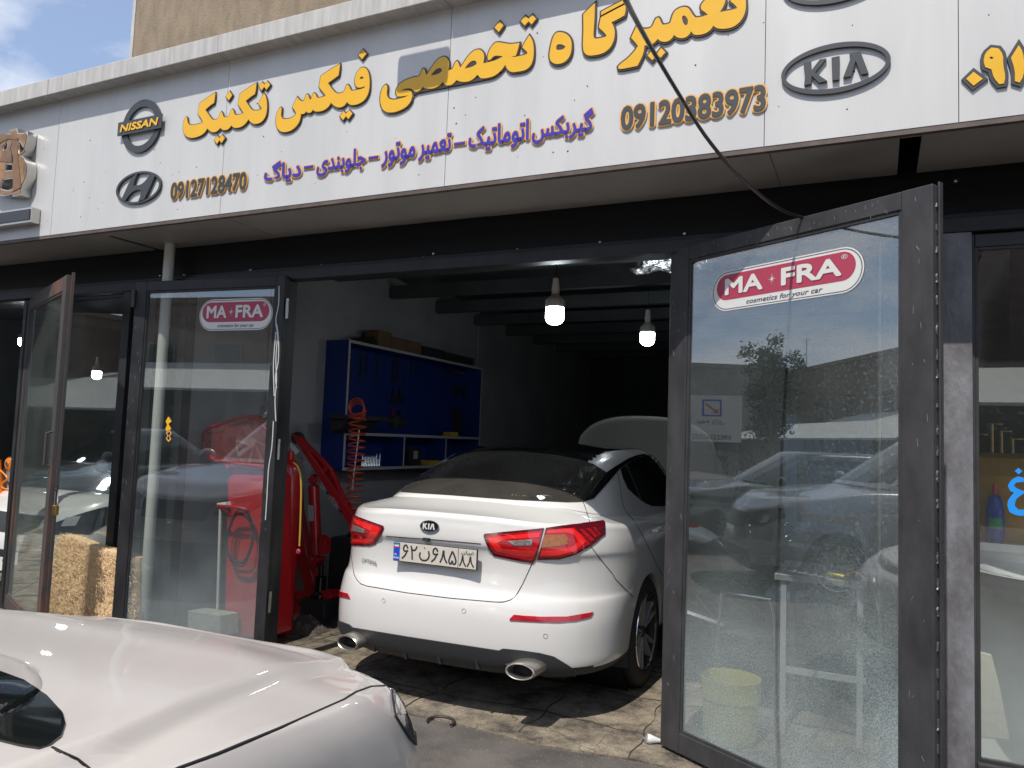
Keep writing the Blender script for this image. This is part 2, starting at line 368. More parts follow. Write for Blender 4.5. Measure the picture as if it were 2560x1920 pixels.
M['plateink'] = mat('plate_ink', (0.03, 0.03, 0.03), 0.5)
M['plateblue'] = mat('plate_blue', (0.01, 0.07, 0.50), 0.4)
M['green'] = mat('flag_green', (0.02, 0.25, 0.10), 0.5)
M['flagred'] = mat('flag_red', (0.6, 0.03, 0.03), 0.5)
M['redpaint'] = mat('red_machine_paint', (0.48, 0.012, 0.016), 0.30, coat=0.4, var=0.2, vscale=5)
M['redmesh'] = mat('red_guard_wire', (0.50, 0.12, 0.10), 0.5)
M['hosered'] = mat('orange_red_hose', (0.45, 0.055, 0.02), 0.35)
M['yellowhose'] = mat('yellow_hose', (0.62, 0.42, 0.06), 0.5)
M['blueboard'] = mat('blue_tool_board', (0.006, 0.032, 0.20), 0.5, var=0.15, vscale=3)
M['boardedge'] = mat('pale_board_edge', (0.42, 0.42, 0.42), 0.5)
M['cardboard'] = mat('cardboard', (0.17, 0.105, 0.055), 0.8, var=0.25, vscale=8)
M['straw'] = mat('wood_wool', (0.93, 0.74, 0.48), 0.85, col2=(0.80, 0.57, 0.32), vscale=50)
M['strawbase'] = mat('wood_wool_core', (0.78, 0.56, 0.32), 0.95, var=0.35, vscale=40)
M['brass'] = mat('brass', (0.50, 0.30, 0.09), 0.35, metal=0.9, var=0.3, vscale=40)
M['stickerwhite'] = mat('sticker_white', (0.70, 0.70, 0.66), 0.5)
M['stickerred'] = mat('sticker_red', (0.42, 0.045, 0.09), 0.45)
M['stickertext'] = mat('sticker_dark_text', (0.12, 0.10, 0.14), 0.5)
M['stickergrey'] = mat('sticker_shade', (0.22, 0.02, 0.05), 0.5)
M['yellowplastic'] = mat('yellow_bucket_plastic', (0.62, 0.56, 0.10), 0.4, var=0.15, vscale=5)
M['yellowcloth'] = mat('yellow_cloth', (0.85, 0.65, 0.02), 0.9, bump=0.3, bscale=200)
M['rag'] = mat('grimy_rag', (0.16, 0.12, 0.10), 0.95, col2=(0.05, 0.04, 0.04), vscale=25, bump=0.5, bscale=50)
M['redrag'] = mat('red_rag', (0.35, 0.06, 0.04), 0.95, bump=0.5, bscale=60)
M['greycloth'] = mat('pale_cloth', (0.42, 0.48, 0.46), 0.9)
M['winecloth'] = mat('wine_cloth', (0.20, 0.015, 0.04), 0.9)
M['stone'] = mat('pale_stone_block', (0.42, 0.43, 0.36), 0.9, var=0.3, vscale=20, bump=0.4)
M['bluebottle'] = mat('blue_bottle_plastic', (0.02, 0.05, 0.34), 0.3)
M['tankyellow'] = mat('ochre_tank_paint', (0.50, 0.25, 0.03), 0.4, var=0.2, vscale=6)
M['enamel'] = mat('white_enamel', (0.72, 0.72, 0.70), 0.15, coat=0.8)
M['lamp'] = mat('lit_lamp_cover', (0.9, 0.95, 1.0), 0.5, emit=(0.85, 0.95, 1.0, 32.0))
M['lampbody'] = mat('lamp_heat_sink', (0.55, 0.55, 0.52), 0.4)
M['skyblueletter'] = mat('sky_blue_sticker', (0.02, 0.30, 0.85), 0.4)
M['orangeplastic'] = mat('orange_plastic', (0.75, 0.20, 0.01), 0.4)
M['signface'] = mat('faded_gold_acrylic', (0.40, 0.21, 0.07), 0.3, col2=(0.15, 0.075, 0.035), vscale=11)
M['brush'] = mat('brushed_stainless', (0.60, 0.58, 0.54), 0.32, metal=0.85, var=0.12, vscale=4)
M['signdark'] = mat('sign_dark_face', (0.035, 0.036, 0.042), 0.35, var=0.3, vscale=15)
M['leafgreen'] = mat('tree_leaves', (0.05, 0.08, 0.03), 0.7, col2=(0.025, 0.045, 0.018), vscale=3)
M['bark'] = mat('tree_bark', (0.10, 0.075, 0.055), 0.9, bump=0.5)
M['brick'] = mat('old_brick', (0.23, 0.16, 0.12), 0.9, var=0.35, vscale=5)
M['brickgrey'] = mat('grey_render', (0.25, 0.24, 0.22), 0.9, var=0.3, vscale=2)
M['awning'] = mat('white_awning_sheet', (0.55, 0.56, 0.52), 0.7, var=0.12, vscale=3, stretch=(4, 1, 1))
M['glass_leaf'] = glass('door_glass_dusty', dust=0.068, dustlow=0.68, zlow=(-0.15, 1.15), dcol=(0.40, 0.46, 0.455), refl=3.2, spots=0.22, dscale=70, band=-0.17)
M['glass_leaf_c'] = glass('door_glass', dust=0.020, dustlow=0.24, zlow=(0.15, 0.95), dcol=(0.34, 0.39, 0.40), refl=2.6, spots=0.05)
M['glass_rust'] = glass('door_glass_smeared', dust=0.06, dustlow=0.12, zlow=(0.1, 1.1), dcol=(0.30, 0.34, 0.30), refl=1.2, spots=0.06)
M['glass_shop'] = glass('shop_glass', dust=0.02, dustlow=0.30, zlow=(0.1, 1.1), dcol=(0.45, 0.50, 0.48), refl=2.4, spots=0.05)
M['glass_b'] = glass('clear_shop_glass', dust=0.015, dustlow=0.05, zlow=(0.1, 1.1), dcol=(0.45, 0.50, 0.48), refl=2.8, spots=0.02)
M['glass_car'] = glass('tinted_rear_glass', tint=(0.62, 0.62, 0.60), dust=0.16, dustlow=0.0, dcol=(0.26, 0.235, 0.20), refl=1.0, spots=0.12, dscale=150)

# concrete slabs with cracks, oil stains and open joints
def slab_mat():
    m = bpy.data.materials.new('cracked_concrete'); m.use_nodes = True; n, l = m.node_tree.nodes, m.node_tree.links
    b = n['Principled BSDF']; b.inputs['Roughness'].default_value = 0.9
    g = n.new('ShaderNodeNewGeometry'); z = n.new('ShaderNodeTexNoise'); z.inputs['Scale'].default_value = 4.2; z.inputs['Detail'].default_value = 11; z.inputs['Roughness'].default_value = 0.74
    l.new(g.outputs['Position'], z.inputs['Vector'])
    r = n.new('ShaderNodeValToRGB'); e = r.color_ramp.elements
    e[0].position = 0.38; e[0].color = (0.055, 0.046, 0.038, 1); e[1].position = 0.52; e[1].color = (0.20, 0.165, 0.12, 1)
    x = e.new(0.70); x.color = (0.36, 0.305, 0.225, 1); l.new(z.outputs[0], r.inputs[0])
    nw = n.new('ShaderNodeTexNoise'); nw.inputs['Scale'].default_value = 3; nw.inputs['Detail'].default_value = 4; l.new(g.outputs['Position'], nw.inputs['Vector'])
    ad = n.new('ShaderNodeMixRGB'); ad.blend_type = 'LINEAR_LIGHT'; ad.inputs[0].default_value = 0.22; l.new(g.outputs['Position'], ad.inputs[1]); l.new(nw.outputs['Color'], ad.inputs[2])
    v = n.new('ShaderNodeTexVoronoi'); v.feature = 'DISTANCE_TO_EDGE'; v.inputs['Scale'].default_value = 2.1; l.new(ad.outputs[0], v.inputs['Vector'])
    c = n.new('ShaderNodeMapRange'); c.inputs[1].default_value = 0.0; c.inputs[2].default_value = 0.010; c.inputs[3].default_value = 0.35; c.inputs[4].default_value = 1.0; l.new(v.outputs[0], c.inputs[0])
    mu = n.new('ShaderNodeMixRGB'); mu.blend_type = 'MULTIPLY'; mu.inputs[0].default_value = 1; l.new(r.outputs[0], mu.inputs[1]); l.new(c.outputs[0], mu.inputs[2])
    gr = n.new('ShaderNodeTexNoise'); gr.inputs['Scale'].default_value = 130; gr.inputs['Detail'].default_value = 3; l.new(g.outputs['Position'], gr.inputs['Vector'])
    ov = n.new('ShaderNodeMixRGB'); ov.blend_type = 'OVERLAY'; ov.inputs[0].default_value = 0.8; l.new(mu.outputs[0], ov.inputs[1]); l.new(gr.outputs[0], ov.inputs[2])
    l.new(ov.outputs[0], b.inputs['Base Color'])
    bp = n.new('ShaderNodeBump'); bp.inputs['Strength'].default_value = 1.0; bp.inputs['Distance'].default_value = 0.015; l.new(ov.outputs[0], bp.inputs['Height']); l.new(bp.outputs[0], b.inputs['Normal'])
    return m
M['slab'] = slab_mat()

# ------------------------------------------------------------------ setting: ground
g = MB(); g.add([(-150, -150, -0.004), (150, -150, -0.004), (150, 150, -0.004), (-150, 150, -0.004)], [(0, 1, 2, 3)])
struct(g.build('ground', M['asphalt']))
YA = 3.62
g = MB()
xs = [-13 + i * 0.5 for i in range(41)]
edge = [YA + 0.035 * math.sin(x * 5.1) + 0.03 * math.sin(x * 13.7 + 1) for x in xs]
pl = [(x, e, 0.006) for x, e in zip(xs, edge)] + [(7, 13.5, 0.006), (-13, 13.5, 0.006)]
g.prism(pl, (0, 0, -0.03))
struct(g.build('concrete_floor', M['slab']))
rj = random.Random(11)
gt = MB()
for i in range(900):
    x, y = rj.uniform(-3.6, .6), rj.gauss(3.62, .22); r = rj.uniform(.0012, .0045); z = .006 if y > YA + .07 else -.004
    vs = [(x + r * rj.uniform(.7, 1.3) * a, y + r * rj.uniform(.7, 1.3) * b, z + r * rj.uniform(.6, 1.1) * c) for a, b, c in ((1, 0, .2), (0, 1, .2), (-1, 0, .2), (0, -1, .2), (0, 0, 1), (0, 0, -.3))]
    gt.add(vs, [(0, 1, 4), (1, 2, 4), (2, 3, 4), (3, 0, 4), (1, 0, 5), (2, 1, 5), (3, 2, 5), (0, 3, 5)])
tag(struct(gt.build('grit', mat('grit_stone', (.26, .23, .19), .95, var=.5, vscale=60)), 'stuff'), 'fine loose grit along the edge of the concrete', 'grit')
gj = MB()
for i in range(22):
    x = -11 + i * 0.62 + rj.uniform(-.05, .05)
    gj.tube([(x + .03 * math.sin(y * 3 + i) + .012 * math.sin(y * 19 + i), y, .0062) for y in [3.66 + k * .06 for k in range(140)]], [.0015 + .0035 * abs(math.sin(k * .31 + i)) for k in range(140)], 4)
for j in range(8):
    y = 3.98 + j * .55; gj.tube([(-12 + k * .08, y + .02 * math.sin(k * .4 + j) + .010 * math.sin(k * 1.9 + j), .0062) for k in range(230)], [.0015 + .004 * abs(math.sin(k * .23 + j)) for k in range(230)], 4)
struct(gj.build('slab_joints', mat('joint_dirt', (.035, .03, .026), .95)))

# ------------------------------------------------------------------ the workshop building
YF = 3.841; ZH = 2.479; ZS = 2.774; YC = 3.351
bld = thing('workshop_building', 'grey single-storey garage building with black cladding over its open bays', 'building', (-2, 6, 0))
def wall(name, a, b, m=None): return MB().box(a, b).build(name, m or M['wall'], bld)
wall('side_wall', (-4.75, 3.9, 0), (-4.45, 12.5, 3.3))
wall('side_wall', (0.02, 3.9, 0), (0.24, 12.5, 3.3), mat('bounce_wall_paint', (0.55, 0.55, 0.53), .8, var=.2))  # paler than the other walls, added to bounce light onto the sedan's flank
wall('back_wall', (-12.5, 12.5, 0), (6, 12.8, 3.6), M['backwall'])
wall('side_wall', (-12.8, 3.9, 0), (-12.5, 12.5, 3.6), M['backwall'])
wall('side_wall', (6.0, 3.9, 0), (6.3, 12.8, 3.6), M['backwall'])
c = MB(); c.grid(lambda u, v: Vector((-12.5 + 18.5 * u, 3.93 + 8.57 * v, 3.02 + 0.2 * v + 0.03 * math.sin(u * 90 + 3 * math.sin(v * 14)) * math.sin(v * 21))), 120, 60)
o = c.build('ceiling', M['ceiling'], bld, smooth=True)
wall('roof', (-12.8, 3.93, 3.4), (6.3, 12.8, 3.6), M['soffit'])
cb = MB()
for i in range(9): cb.box((-4.44, 4.6 + i * 0.9, 2.86), (0.01, 4.68 + i * 0.9, 2.98))
cb.build('ceiling_joists', M['backwall'], bld)
# reflective foil insulation sagging between the joists
fo = MB(); fo.grid(lambda u, v: Vector((-1.9 + 1.85 * u, 4.7 + 1.6 * v, 2.93 + 0.035 * math.sin(u * 31 + 2 * math.sin(v * 17)) * math.cos(v * 23 + u * 9))), 60, 40)
fo.build('foil_insulation', mat('crumpled_foil', (0.6, 0.6, 0.6), 0.25, metal=1.0, bump=1.0, bscale=25), bld, smooth=True)
# ribbed black cladding above the bays
cl = MB(); n = 26; prof = []
for i in range(n):
    z0 = ZH + 0.075 + (ZS - ZH - 0.07) * i / n; dz = (ZS - ZH - 0.07) / n
    prof += [(3.868, z0), (3.868, z0 + dz * 0.55), (3.872, z0 + dz * 0.7), (3.872, z0 + dz * 0.9)]
vs = []; fs = []
for k, (y, z) in enumerate(prof): vs += [(-12.6, y, z), (6.1, y, z)]
for k in range(len(prof) - 1): fs.append((2 * k, 2 * k + 1, 2 * k + 3, 2 * k + 2))
cl.add(vs, fs); cl.build('ribbed_cladding', M['blackpvc'], bld, fix=False)
MB().box((-12.6, 3.874, ZH + 0.07), (6.1, 3.925, 3.4)).build('lintel', M['blackpvc'], bld)
MB().box((-12.6, 3.815, ZH - 0.02), (6.1, 3.905, ZH + 0.045)).box((-12.6, 3.850, ZH + 0.047), (6.1, 3.90, ZH + 0.072)).build('door_header', M['blacksteel'], bld, bevel=0.003)
for x0, x1 in ((-3.505, -3.435), (-4.99, -4.91), (-4.40, -4.33)):
    MB().box((x0, 3.818, 0), (x1, 3.90, ZH - 0.022)).build('door_post', M['blacksteel'], bld, bevel=0.004)
MB().box((-4.76, 3.845, 0), (-4.402, 3.895, ZH - 0.022)).box((-4.68, 3.835, 0), (-4.66, 3.844, ZH - 0.03)).box((-4.55, 3.835, 0), (-4.53, 3.844, ZH - 0.03)).build('wall_panel', M['blackpvc'], bld)
MB().box((0.262, 3.815, 0), (0.376, 3.90, ZH - 0.022)).build('door_post', M['postgrey'], bld, bevel=0.004)
MB().box((0.02, 3.83, 0), (0.215, 3.90, ZH - 0.022)).build('door_post', M['blacksteel'], bld)
for (x, y) in ((1085, 635), (1060, 644), (1294, 625), (1501, 607), (1712, 585), (2389, 454), (805, 664), (628, 676), (462, 688), (402, 690), (315, 712), (200, 722), (930, 655)):
    p = PY(x, y, 3.862)
    MB().lathe([(0, -0.012), (0.006, -0.011), (0.009, -0.007), (0.010, 0.0), (0.010, 0.008)], p, (0, 1, 0), 12).build('screw_head', M['screw'], bld, smooth=True)
# conduit and switch on the garage wall
MB().tube([(-4.435, 4.75, 3.0), (-4.435, 4.75, 1.72)], 0.012, 8).box((-4.45, 4.70, 1.55), (-4.40, 4.80, 1.68)).build('conduit', M['wall'], bld)
MB().tube([(-4.43, 8.3, 3.1), (-4.43, 8.3, 0.9)], 0.02, 8).build('conduit', M['wall'], bld)

# ------------------------------------------------------------------ the shop sign
sign = thing('shop_sign', 'long white aluminium fascia sign with yellow Persian lettering and charcoal emblems', 'sign', (-2, YC, ZS))
PF = (Vector((0, YC, 0)), Vector((1, 0, 0)), Vector((0, 0, 1)))
def FP(pts): return [(lambda q: (q.x, q.z))(PY(x, y, YC)) for x, y in pts]
jx = [-12.6, -8.0] + [PY(388 / 2.572, 720 / 2.572, YC).x, PY(573.5, 167, YC).x, PY(1131, 8, YC).x, PY(1915, 0, YC).x, PY(2396, 100, YC).x, 1.7, 3.2, 6.1]
for a, b in zip(jx, jx[1:]):
    MB().box((a + 0.0015, YC, ZS), (b - 0.0015, YC + 0.02, 3.735)).build('panel', M['alu'], sign)
    MB().box((a + 0.0012, 3.25, 3.73), (b - 0.0012, 4.1, 3.845)).build('coping', M['alu_side'], sign, bevel=0.004)
MB().box((-12.6, YC + 0.022, ZS + 0.01), (6.1, YC + 0.03, 3.72)).build('backing', M['blackpvc'], sign)
MB().box((-12.6, YC + 0.002, ZS - 0.022), (6.1, YC + 0.03, ZS - 0.001)).build('edge_channel', M['brownedge'], sign)
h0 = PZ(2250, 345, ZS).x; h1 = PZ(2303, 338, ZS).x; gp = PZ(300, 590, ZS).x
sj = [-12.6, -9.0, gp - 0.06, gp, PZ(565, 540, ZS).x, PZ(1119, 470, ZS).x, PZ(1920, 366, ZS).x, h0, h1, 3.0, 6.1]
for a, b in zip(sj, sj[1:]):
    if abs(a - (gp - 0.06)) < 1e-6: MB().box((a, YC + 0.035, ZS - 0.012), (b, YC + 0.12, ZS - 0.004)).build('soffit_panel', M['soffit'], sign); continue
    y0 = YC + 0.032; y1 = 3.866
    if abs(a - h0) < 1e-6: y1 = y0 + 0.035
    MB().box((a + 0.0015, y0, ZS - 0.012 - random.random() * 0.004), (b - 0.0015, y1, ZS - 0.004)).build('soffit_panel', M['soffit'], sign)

S1 = ((440, 190), 8.508); S2 = ((680, 120), 7.9); S3 = ((940, 120), 9.217); S4 = ((1120, 30), 9.217); S5 = ((1360, 0), 9.217); S6 = ((1530, 0), 6.144)
T1 = [cr_(*S1, [(250, 885), (268, 905), (272, 960), (285, 1020), (320, 1055), (380, 1062), (450, 1050), (530, 1030), (605, 1000), (590, 960), (545, 885), (498, 815), (515, 710), (530, 605), (560, 575), (700, 475), (862, 372), (860, 480), (840, 590), (760, 640), (655, 735), (700, 800), (760, 890), (800, 935), (830, 950), (890, 940), (930, 910), (950, 860), (970, 800), (995, 775), (1015, 800), (1030, 860), (1050, 895), (1090, 895), (1140, 880), (1170, 840), (1190, 760), (1225, 720), (1250, 740), (1265, 800), (1285, 840), (1330, 845), (1400, 830), (1468, 800), (1430, 740), (1350, 620), (1370, 500), (1385, 405), (1450, 350), (1600, 250), (1740, 165), (1740, 200), (1730, 300), (1710, 400), (1620, 460), (1515, 545), (1570, 640), (1630, 720), (1680, 755), (1740, 750), (1830, 738), (1855, 715), (1830, 670), (1785, 605), (1820, 530), (1900, 390), (1930, 430), (1955, 510), (1968, 620), (1965, 740), (1945, 850), (1900, 940), (1840, 1000), (1770, 1030), (1690, 1040), (1620, 1000), (1570, 935), (1540, 990), (1480, 1060), (1400, 1105), (1300, 1125), (1240, 1105), (1210, 1065), (1180, 1110), (1130, 1155), (1060, 1170), (1010, 1155), (975, 1115), (950, 1150), (900, 1195), (840, 1215), (780, 1205), (730, 1165), (697, 1130), (670, 1180), (620, 1240), (540, 1290), (450, 1320), (360, 1335), (280, 1315), (220, 1270), (190, 1200), (180, 1120), (185, 1030), (200, 960), (225, 905)]),
      cr_(*S1, [(1170, 340), (1225, 425), (1155, 535), (1090, 455)]),
      cr_(*S1, [(1860, 145), (1910, 205), (1970, 130), (2032, 205), (1955, 310), (1905, 245), (1850, 330), (1795, 235)]),
      cr_(*S1, [(910, 1285), (955, 1345), (1010, 1265), (1070, 1335), (1000, 1440), (955, 1380), (905, 1460), (845, 1375)])]
T2 = [cr_(*S2, [(200, 1185), (215, 1200), (215, 1260), (205, 1330), (215, 1385), (245, 1415), (310, 1420), (390, 1405), (460, 1365), (500, 1325), (500, 1290), (470, 1235), (430, 1195), (460, 1120), (525, 985), (560, 1030), (600, 1060), (640, 1068), (665, 1045), (685, 985), (700, 940), (730, 930), (750, 960), (760, 1010), (780, 1040), (800, 1025), (820, 960), (840, 915), (865, 905), (890, 930), (905, 985), (935, 1003), (1000, 990), (1085, 965), (1060, 920), (955, 790), (970, 690), (990, 575), (1060, 520), (1200, 430), (1365, 335), (1365, 400), (1340, 560), (1260, 620), (1132, 710), (1180, 780), (1240, 860), (1290, 905), (1340, 918), (1400, 905), (1445, 880), (1475, 800), (1495, 750), (1525, 740), (1550, 770), (1570, 830), (1600, 863), (1680, 850), (1780, 830), (1850, 800), (1862, 770), (1800, 795), (1740, 805), (1695, 790), (1665, 740), (1655, 680), (1665, 600), (1700, 500), (1760, 420), (1830, 395), (1890, 425), (1930, 500), (1950, 600), (1955, 720), (1945, 850), (1910, 960), (1850, 1050), (1760, 1110), (1670, 1140), (1590, 1145), (1540, 1120), (1507, 1080), (1480, 1130), (1420, 1180), (1340, 1195), (1270, 1170), (1220, 1130), (1190, 1095), (1165, 1150), (1110, 1210), (1030, 1255), (930, 1275), (870, 1265), (833, 1235), (810, 1275), (770, 1300), (730, 1295), (700, 1265), (680, 1300), (640, 1322), (598, 1320), (590, 1400), (560, 1490), (500, 1570), (430, 1630), (350, 1665), (260, 1680), (190, 1660), (140, 1610), (110, 1540), (100, 1450), (110, 1370), (130, 1290), (165, 1215)]),
      cr_(*S2, [(1800, 580), (1835, 600), (1830, 620), (1790, 630), (1755, 628), (1770, 595)]),
      cr_(*S2, [(1820, 45), (1890, 130), (1805, 240), (1735, 160)]),
      cr_(*S2, [(1440, 1262), (1488, 1320), (1550, 1240), (1615, 1310), (1535, 1420), (1488, 1360), (1430, 1440), (1365, 1365)])]
T3 = [cr_(*S3, [(260, 865), (285, 890), (290, 960), (275, 1060), (290, 1140), (330, 1190), (400, 1212), (480, 1210), (600, 1180), (700, 1150), (780, 1112), (700, 1122), (600, 1140), (520, 1130), (490, 1080), (485, 1010), (510, 940), (570, 850), (670, 780), (770, 735), (880, 700), (1010, 680), (1050, 640), (1075, 560), (1095, 505), (1120, 495), (1150, 520), (1165, 580), (1185, 645), (1230, 590), (1300, 480), (1390, 350), (1480, 260), (1580, 220), (1650, 240), (1700, 310), (1710, 400), (1700, 480), (1690, 540), (1740, 530), (1790, 500), (1820, 430), (1850, 360), (1885, 325), (1915, 340), (1935, 400), (1965, 480)])
      + cr_(*S4, [(370, 1220), (460, 1080), (560, 960), (650, 900), (740, 885), (800, 910), (850, 980), (860, 1060), (850, 1140), (835, 1205), (900, 1195), (1000, 1170), (1100, 1145), (1200, 1100), (1290, 1047), (1180, 1030), (1090, 1035), (1040, 1080), (990, 1135), (950, 1130), (935, 1080), (945, 1000), (980, 900), (1040, 800), (1110, 735), (1180, 720), (1300, 740), (1450, 765), (1560, 755), (1665, 735), (1660, 790), (1630, 900), (1590, 1030), (1520, 1045), (1480, 1052), (1540, 1062), (1620, 1050), (1720, 1030), (1830, 1000), (1855, 970), (1820, 920), (1735, 840), (1770, 760), (1895, 560), (1940, 620), (1980, 720), (2000, 850), (1998, 1000), (1980, 1140), (1930, 1260), (1850, 1340), (1750, 1380), (1620, 1400), (1510, 1415), (1430, 1385), (1380, 1330), (1342, 1240), (1300, 1310), (1220, 1400), (1120, 1480), (1000, 1530), (820, 1560), (750, 1530), (705, 1465), (650, 1530), (560, 1600), (450, 1635), (340, 1635), (260, 1610), (220, 1590)])
      + cr_(*S3, [(1850, 800), (1790, 860), (1720, 885), (1650, 885), (1600, 850), (1562, 805), (1530, 850), (1460, 910), (1360, 950), (1250, 965), (1160, 950), (1103, 920), (1070, 970), (1020, 1015), (950, 1035), (910, 1020), (870, 980), (820, 955), (750, 950), (660, 970), (600, 1010), (680, 995), (760, 990), (830, 1010), (860, 1060), (862, 1140), (840, 1230), (790, 1310), (710, 1390), (600, 1450), (480, 1495), (350, 1510), (250, 1490), (180, 1430), (140, 1340), (125, 1220), (130, 1100), (150, 1010), (190, 920), (235, 872)]),
      cr_(*S3, [(1285, 660), (1340, 590), (1420, 500), (1500, 480), (1545, 510), (1540, 560), (1480, 610), (1380, 645)]),
      cr_(*S4, [(410, 1325), (480, 1230), (560, 1155), (640, 1140), (685, 1180), (680, 1230), (600, 1280), (500, 1310)]),
      cr_(*S4, [(1215, 240), (1300, 340), (1195, 490), (1095, 385)]),
      cr_(*S4, [(1805, 115), (1880, 185), (1965, 85), (2050, 185), (1950, 315), (1880, 240), (1790, 340), (1700, 240)])]
T4 = [cr_(*S5, [(280, 800), (330, 770), (400, 765), (490, 785), (580, 840), (640, 930), (660, 1040), (655, 1180), (620, 1310), (560, 1400), (470, 1470), (370, 1500), (280, 1500), (200, 1460), (155, 1390), (145, 1280), (165, 1150), (190, 1020), (230, 880)]),
      cr_(*S5, [(310, 1080), (340, 1050), (400, 1045), (470, 1065), (515, 1100), (480, 1150), (400, 1180), (320, 1175), (298, 1140)]),
      cr_(*S5, [(1190, 100), (1190, 300), (1180, 500), (1165, 700), (1155, 850), (1175, 905), (1220, 922), (1320, 905), (1430, 880), (1460, 850), (1420, 790), (1285, 665), (1300, 560), (1330, 425), (1500, 335), (1700, 230), (1905, 125), (1895, 300), (1870, 385), (1740, 460), (1570, 545), (1620, 630), (1650, 740), (1645, 880), (1610, 1010), (1540, 1130), (1440, 1220), (1320, 1275), (1180, 1300), (1060, 1310), (980, 1280), (930, 1210), (915, 1100), (920, 900), (930, 700), (925, 500), (925, 360), (1000, 280)]),
      cr_(*S5, [(1335, 300), (1500, 210), (1850, 30), (1920, -5), (1920, 75), (1885, 90), (1700, 185), (1500, 290), (1335, 380)])]
T5 = [cr_(*S6, [(395, 405), (430, 440), (480, 460), (540, 465), (600, 450), (640, 410), (665, 340), (690, 300), (720, 288), (745, 310), (760, 360), (790, 400), (850, 395), (905, 370), (925, 310), (940, 250), (980, 180), (1050, 140), (1120, 125), (1170, 135), (1210, 180), (1250, 250), (1290, 290), (1360, 285), (1480, 248), (1440, 210), (1390, 180), (1370, 140), (1380, 90), (1420, 40), (1480, -20), (1560, -60), (1650, -70), (1720, -50), (1750, 0), (1745, 60), (1710, 140), (1665, 205), (1760, 190), (1880, 165), (1930, 145), (1900, 100), (1825, 40), (1860, -40), (1930, -130), (1970, -150), (2030, -100), (2060, 0), (2065, 100), (2055, 200), (2020, 290), (1960, 370), (1880, 430), (1780, 460), (1680, 465), (1610, 450), (1565, 415), (1530, 470), (1470, 520), (1390, 550), (1300, 560), (1255, 545), (1225, 500), (1190, 560), (1130, 600), (1060, 608), (1000, 590), (965, 555), (930, 610), (880, 650), (810, 665), (750, 650), (713, 615), (680, 660), (620, 705), (560, 720), (510, 715), (505, 780), (485, 860), (440, 960), (400, 1030), (300, 1050), (150, 1080), (110, 1070), (105, 1040), (150, 990), (260, 910), (360, 800), (410, 725), (370, 670), (305, 600), (340, 520)]),
      cr_(*S6, [(1110, 255), (1150, 280), (1178, 330), (1170, 390), (1140, 412), (1110, 385), (1088, 330), (1085, 280)]),
      cr_(*S6, [(625, 790), (695, 850), (765, 755), (830, 820), (760, 905), (695, 855), (630, 945), (555, 870)])]
T6 = [cr_((1700, 0), 2.572, p) for p in ([(1885, 470), (1945, 515), (1885, 560), (1838, 515)], [(1960, 350), (2000, 315), (2045, 320), (2075, 360), (2075, 430), (2090, 500), (2080, 545), (2050, 550), (2015, 510), (2000, 455), (1960, 440), (1948, 400)], [(1985, 380), (2000, 372), (2015, 382), (2000, 390)], [(2175, 300), (2200, 340), (2212, 420), (2205, 500), (2180, 540), (2150, 530), (2150, 460), (2125, 380)])]
for nm, T, off, outer in (('lettering', T1, 0.0055, [0, 1, 2, 3]), ('lettering', T2, 0.006, [0, 2, 3]), ('lettering', T3, 0.0075, [0, 3, 4]), ('lettering', T4, 0.0085, [0, 2, 3]), ('lettering', T5, 0.0085, [0, 2]), ('lettering', T6, 0.012, [0, 1, 3])):
    base = poly_curve('letter_backing', [FP(T[i]) for i in outer], (PF[0] - Vector((0, 0.005, 0)), PF[1], PF[2]), M['umber'] if T is not T6 else M['charcoal'], sign, thick=0.009, offset=off)
    poly_curve(nm, [FP(p) for p in T], (PF[0] - Vector((0, 0.0112, 0)), PF[1], PF[2]), M['yellow'], base, thick=0.002)

# phone numbers and the blue line
def sbox(L, R, T, B): return PY(*L, YC).x, PY(*R, YC).x, PY(*B, YC).z, PY(*T, YC).z
def two_tone(s, L, R, T, B, front, back, bold, ring, shear=0.0):
    x0, x1, z0, z1 = sbox(L, R, T, B)
    if s == '\u2013':
        b = poly_curve('text_outline', [[(x0 - .006, z0 - .006), (x1 + .006, z0 - .006), (x1 + .006, z1 + .006), (x0 - .006, z1 + .006)]], (PF[0] - Vector((0, .004, 0)), PF[1], PF[2]), back, sign, .004, smooth=False)
        poly_curve('text', [[(x0, z0), (x1, z0), (x1, z1), (x0, z1)]], (PF[0] - Vector((0, .008, 0)), PF[1], PF[2]), front, b, .003, smooth=False); return
    b = text_on('text_outline', s, PF, x0, x1, z0, z1, back, sign, 0.006, ring, 0.004, shear)
    text_on('text', s, PF, x0, x1, z0, z1, front, b, 0.003, bold, 0.009, shear)
c1 = lambda x, y: (x / 2.572, y / 2.572)
c2 = lambda x, y: (850 + x / 2.572, y / 2.572)
c3 = lambda x, y: (1700 + x / 2.572, y / 2.572)
two_tone('09127128470', c1(1108, 1235), c1(1590, 1160), c1(1125, 1180), c1(1125, 1282), M['charcoal'], M['orangeline'], 0.032, 0.085)
two_tone('09120383973', c2(1815, 770), c3(548, 600), c2(1850, 690), c2(1850, 835), M['charcoal'], M['orangeline'], 0.032, 0.085)
b1 = lambda x, y: (640 + x / 5.027, 250 + y / 5.027)
b2 = lambda x, y: (1060 + x / 5.027, 220 + y / 5.027)
AR = {'gearbox': '\ufeb2\ufb91\ufe91\ufeae\ufbff\ufb94', 'auto': '\ufb8f\ufbff\ufe97\ufe8e\ufee3\ufeee\ufe97\ufe8d', 'repair': '\ufeae\ufbff\ufee4\ufecc\ufe97',
      'motor': '\ufead\ufeee\ufe97\ufeee\ufee3', 'front': '\ufbfc\ufeaa\ufee8\ufe91\ufeee\ufee0\ufe9f', 'diag': '\ufb92\ufe8e\ufbfe\ufea9'}
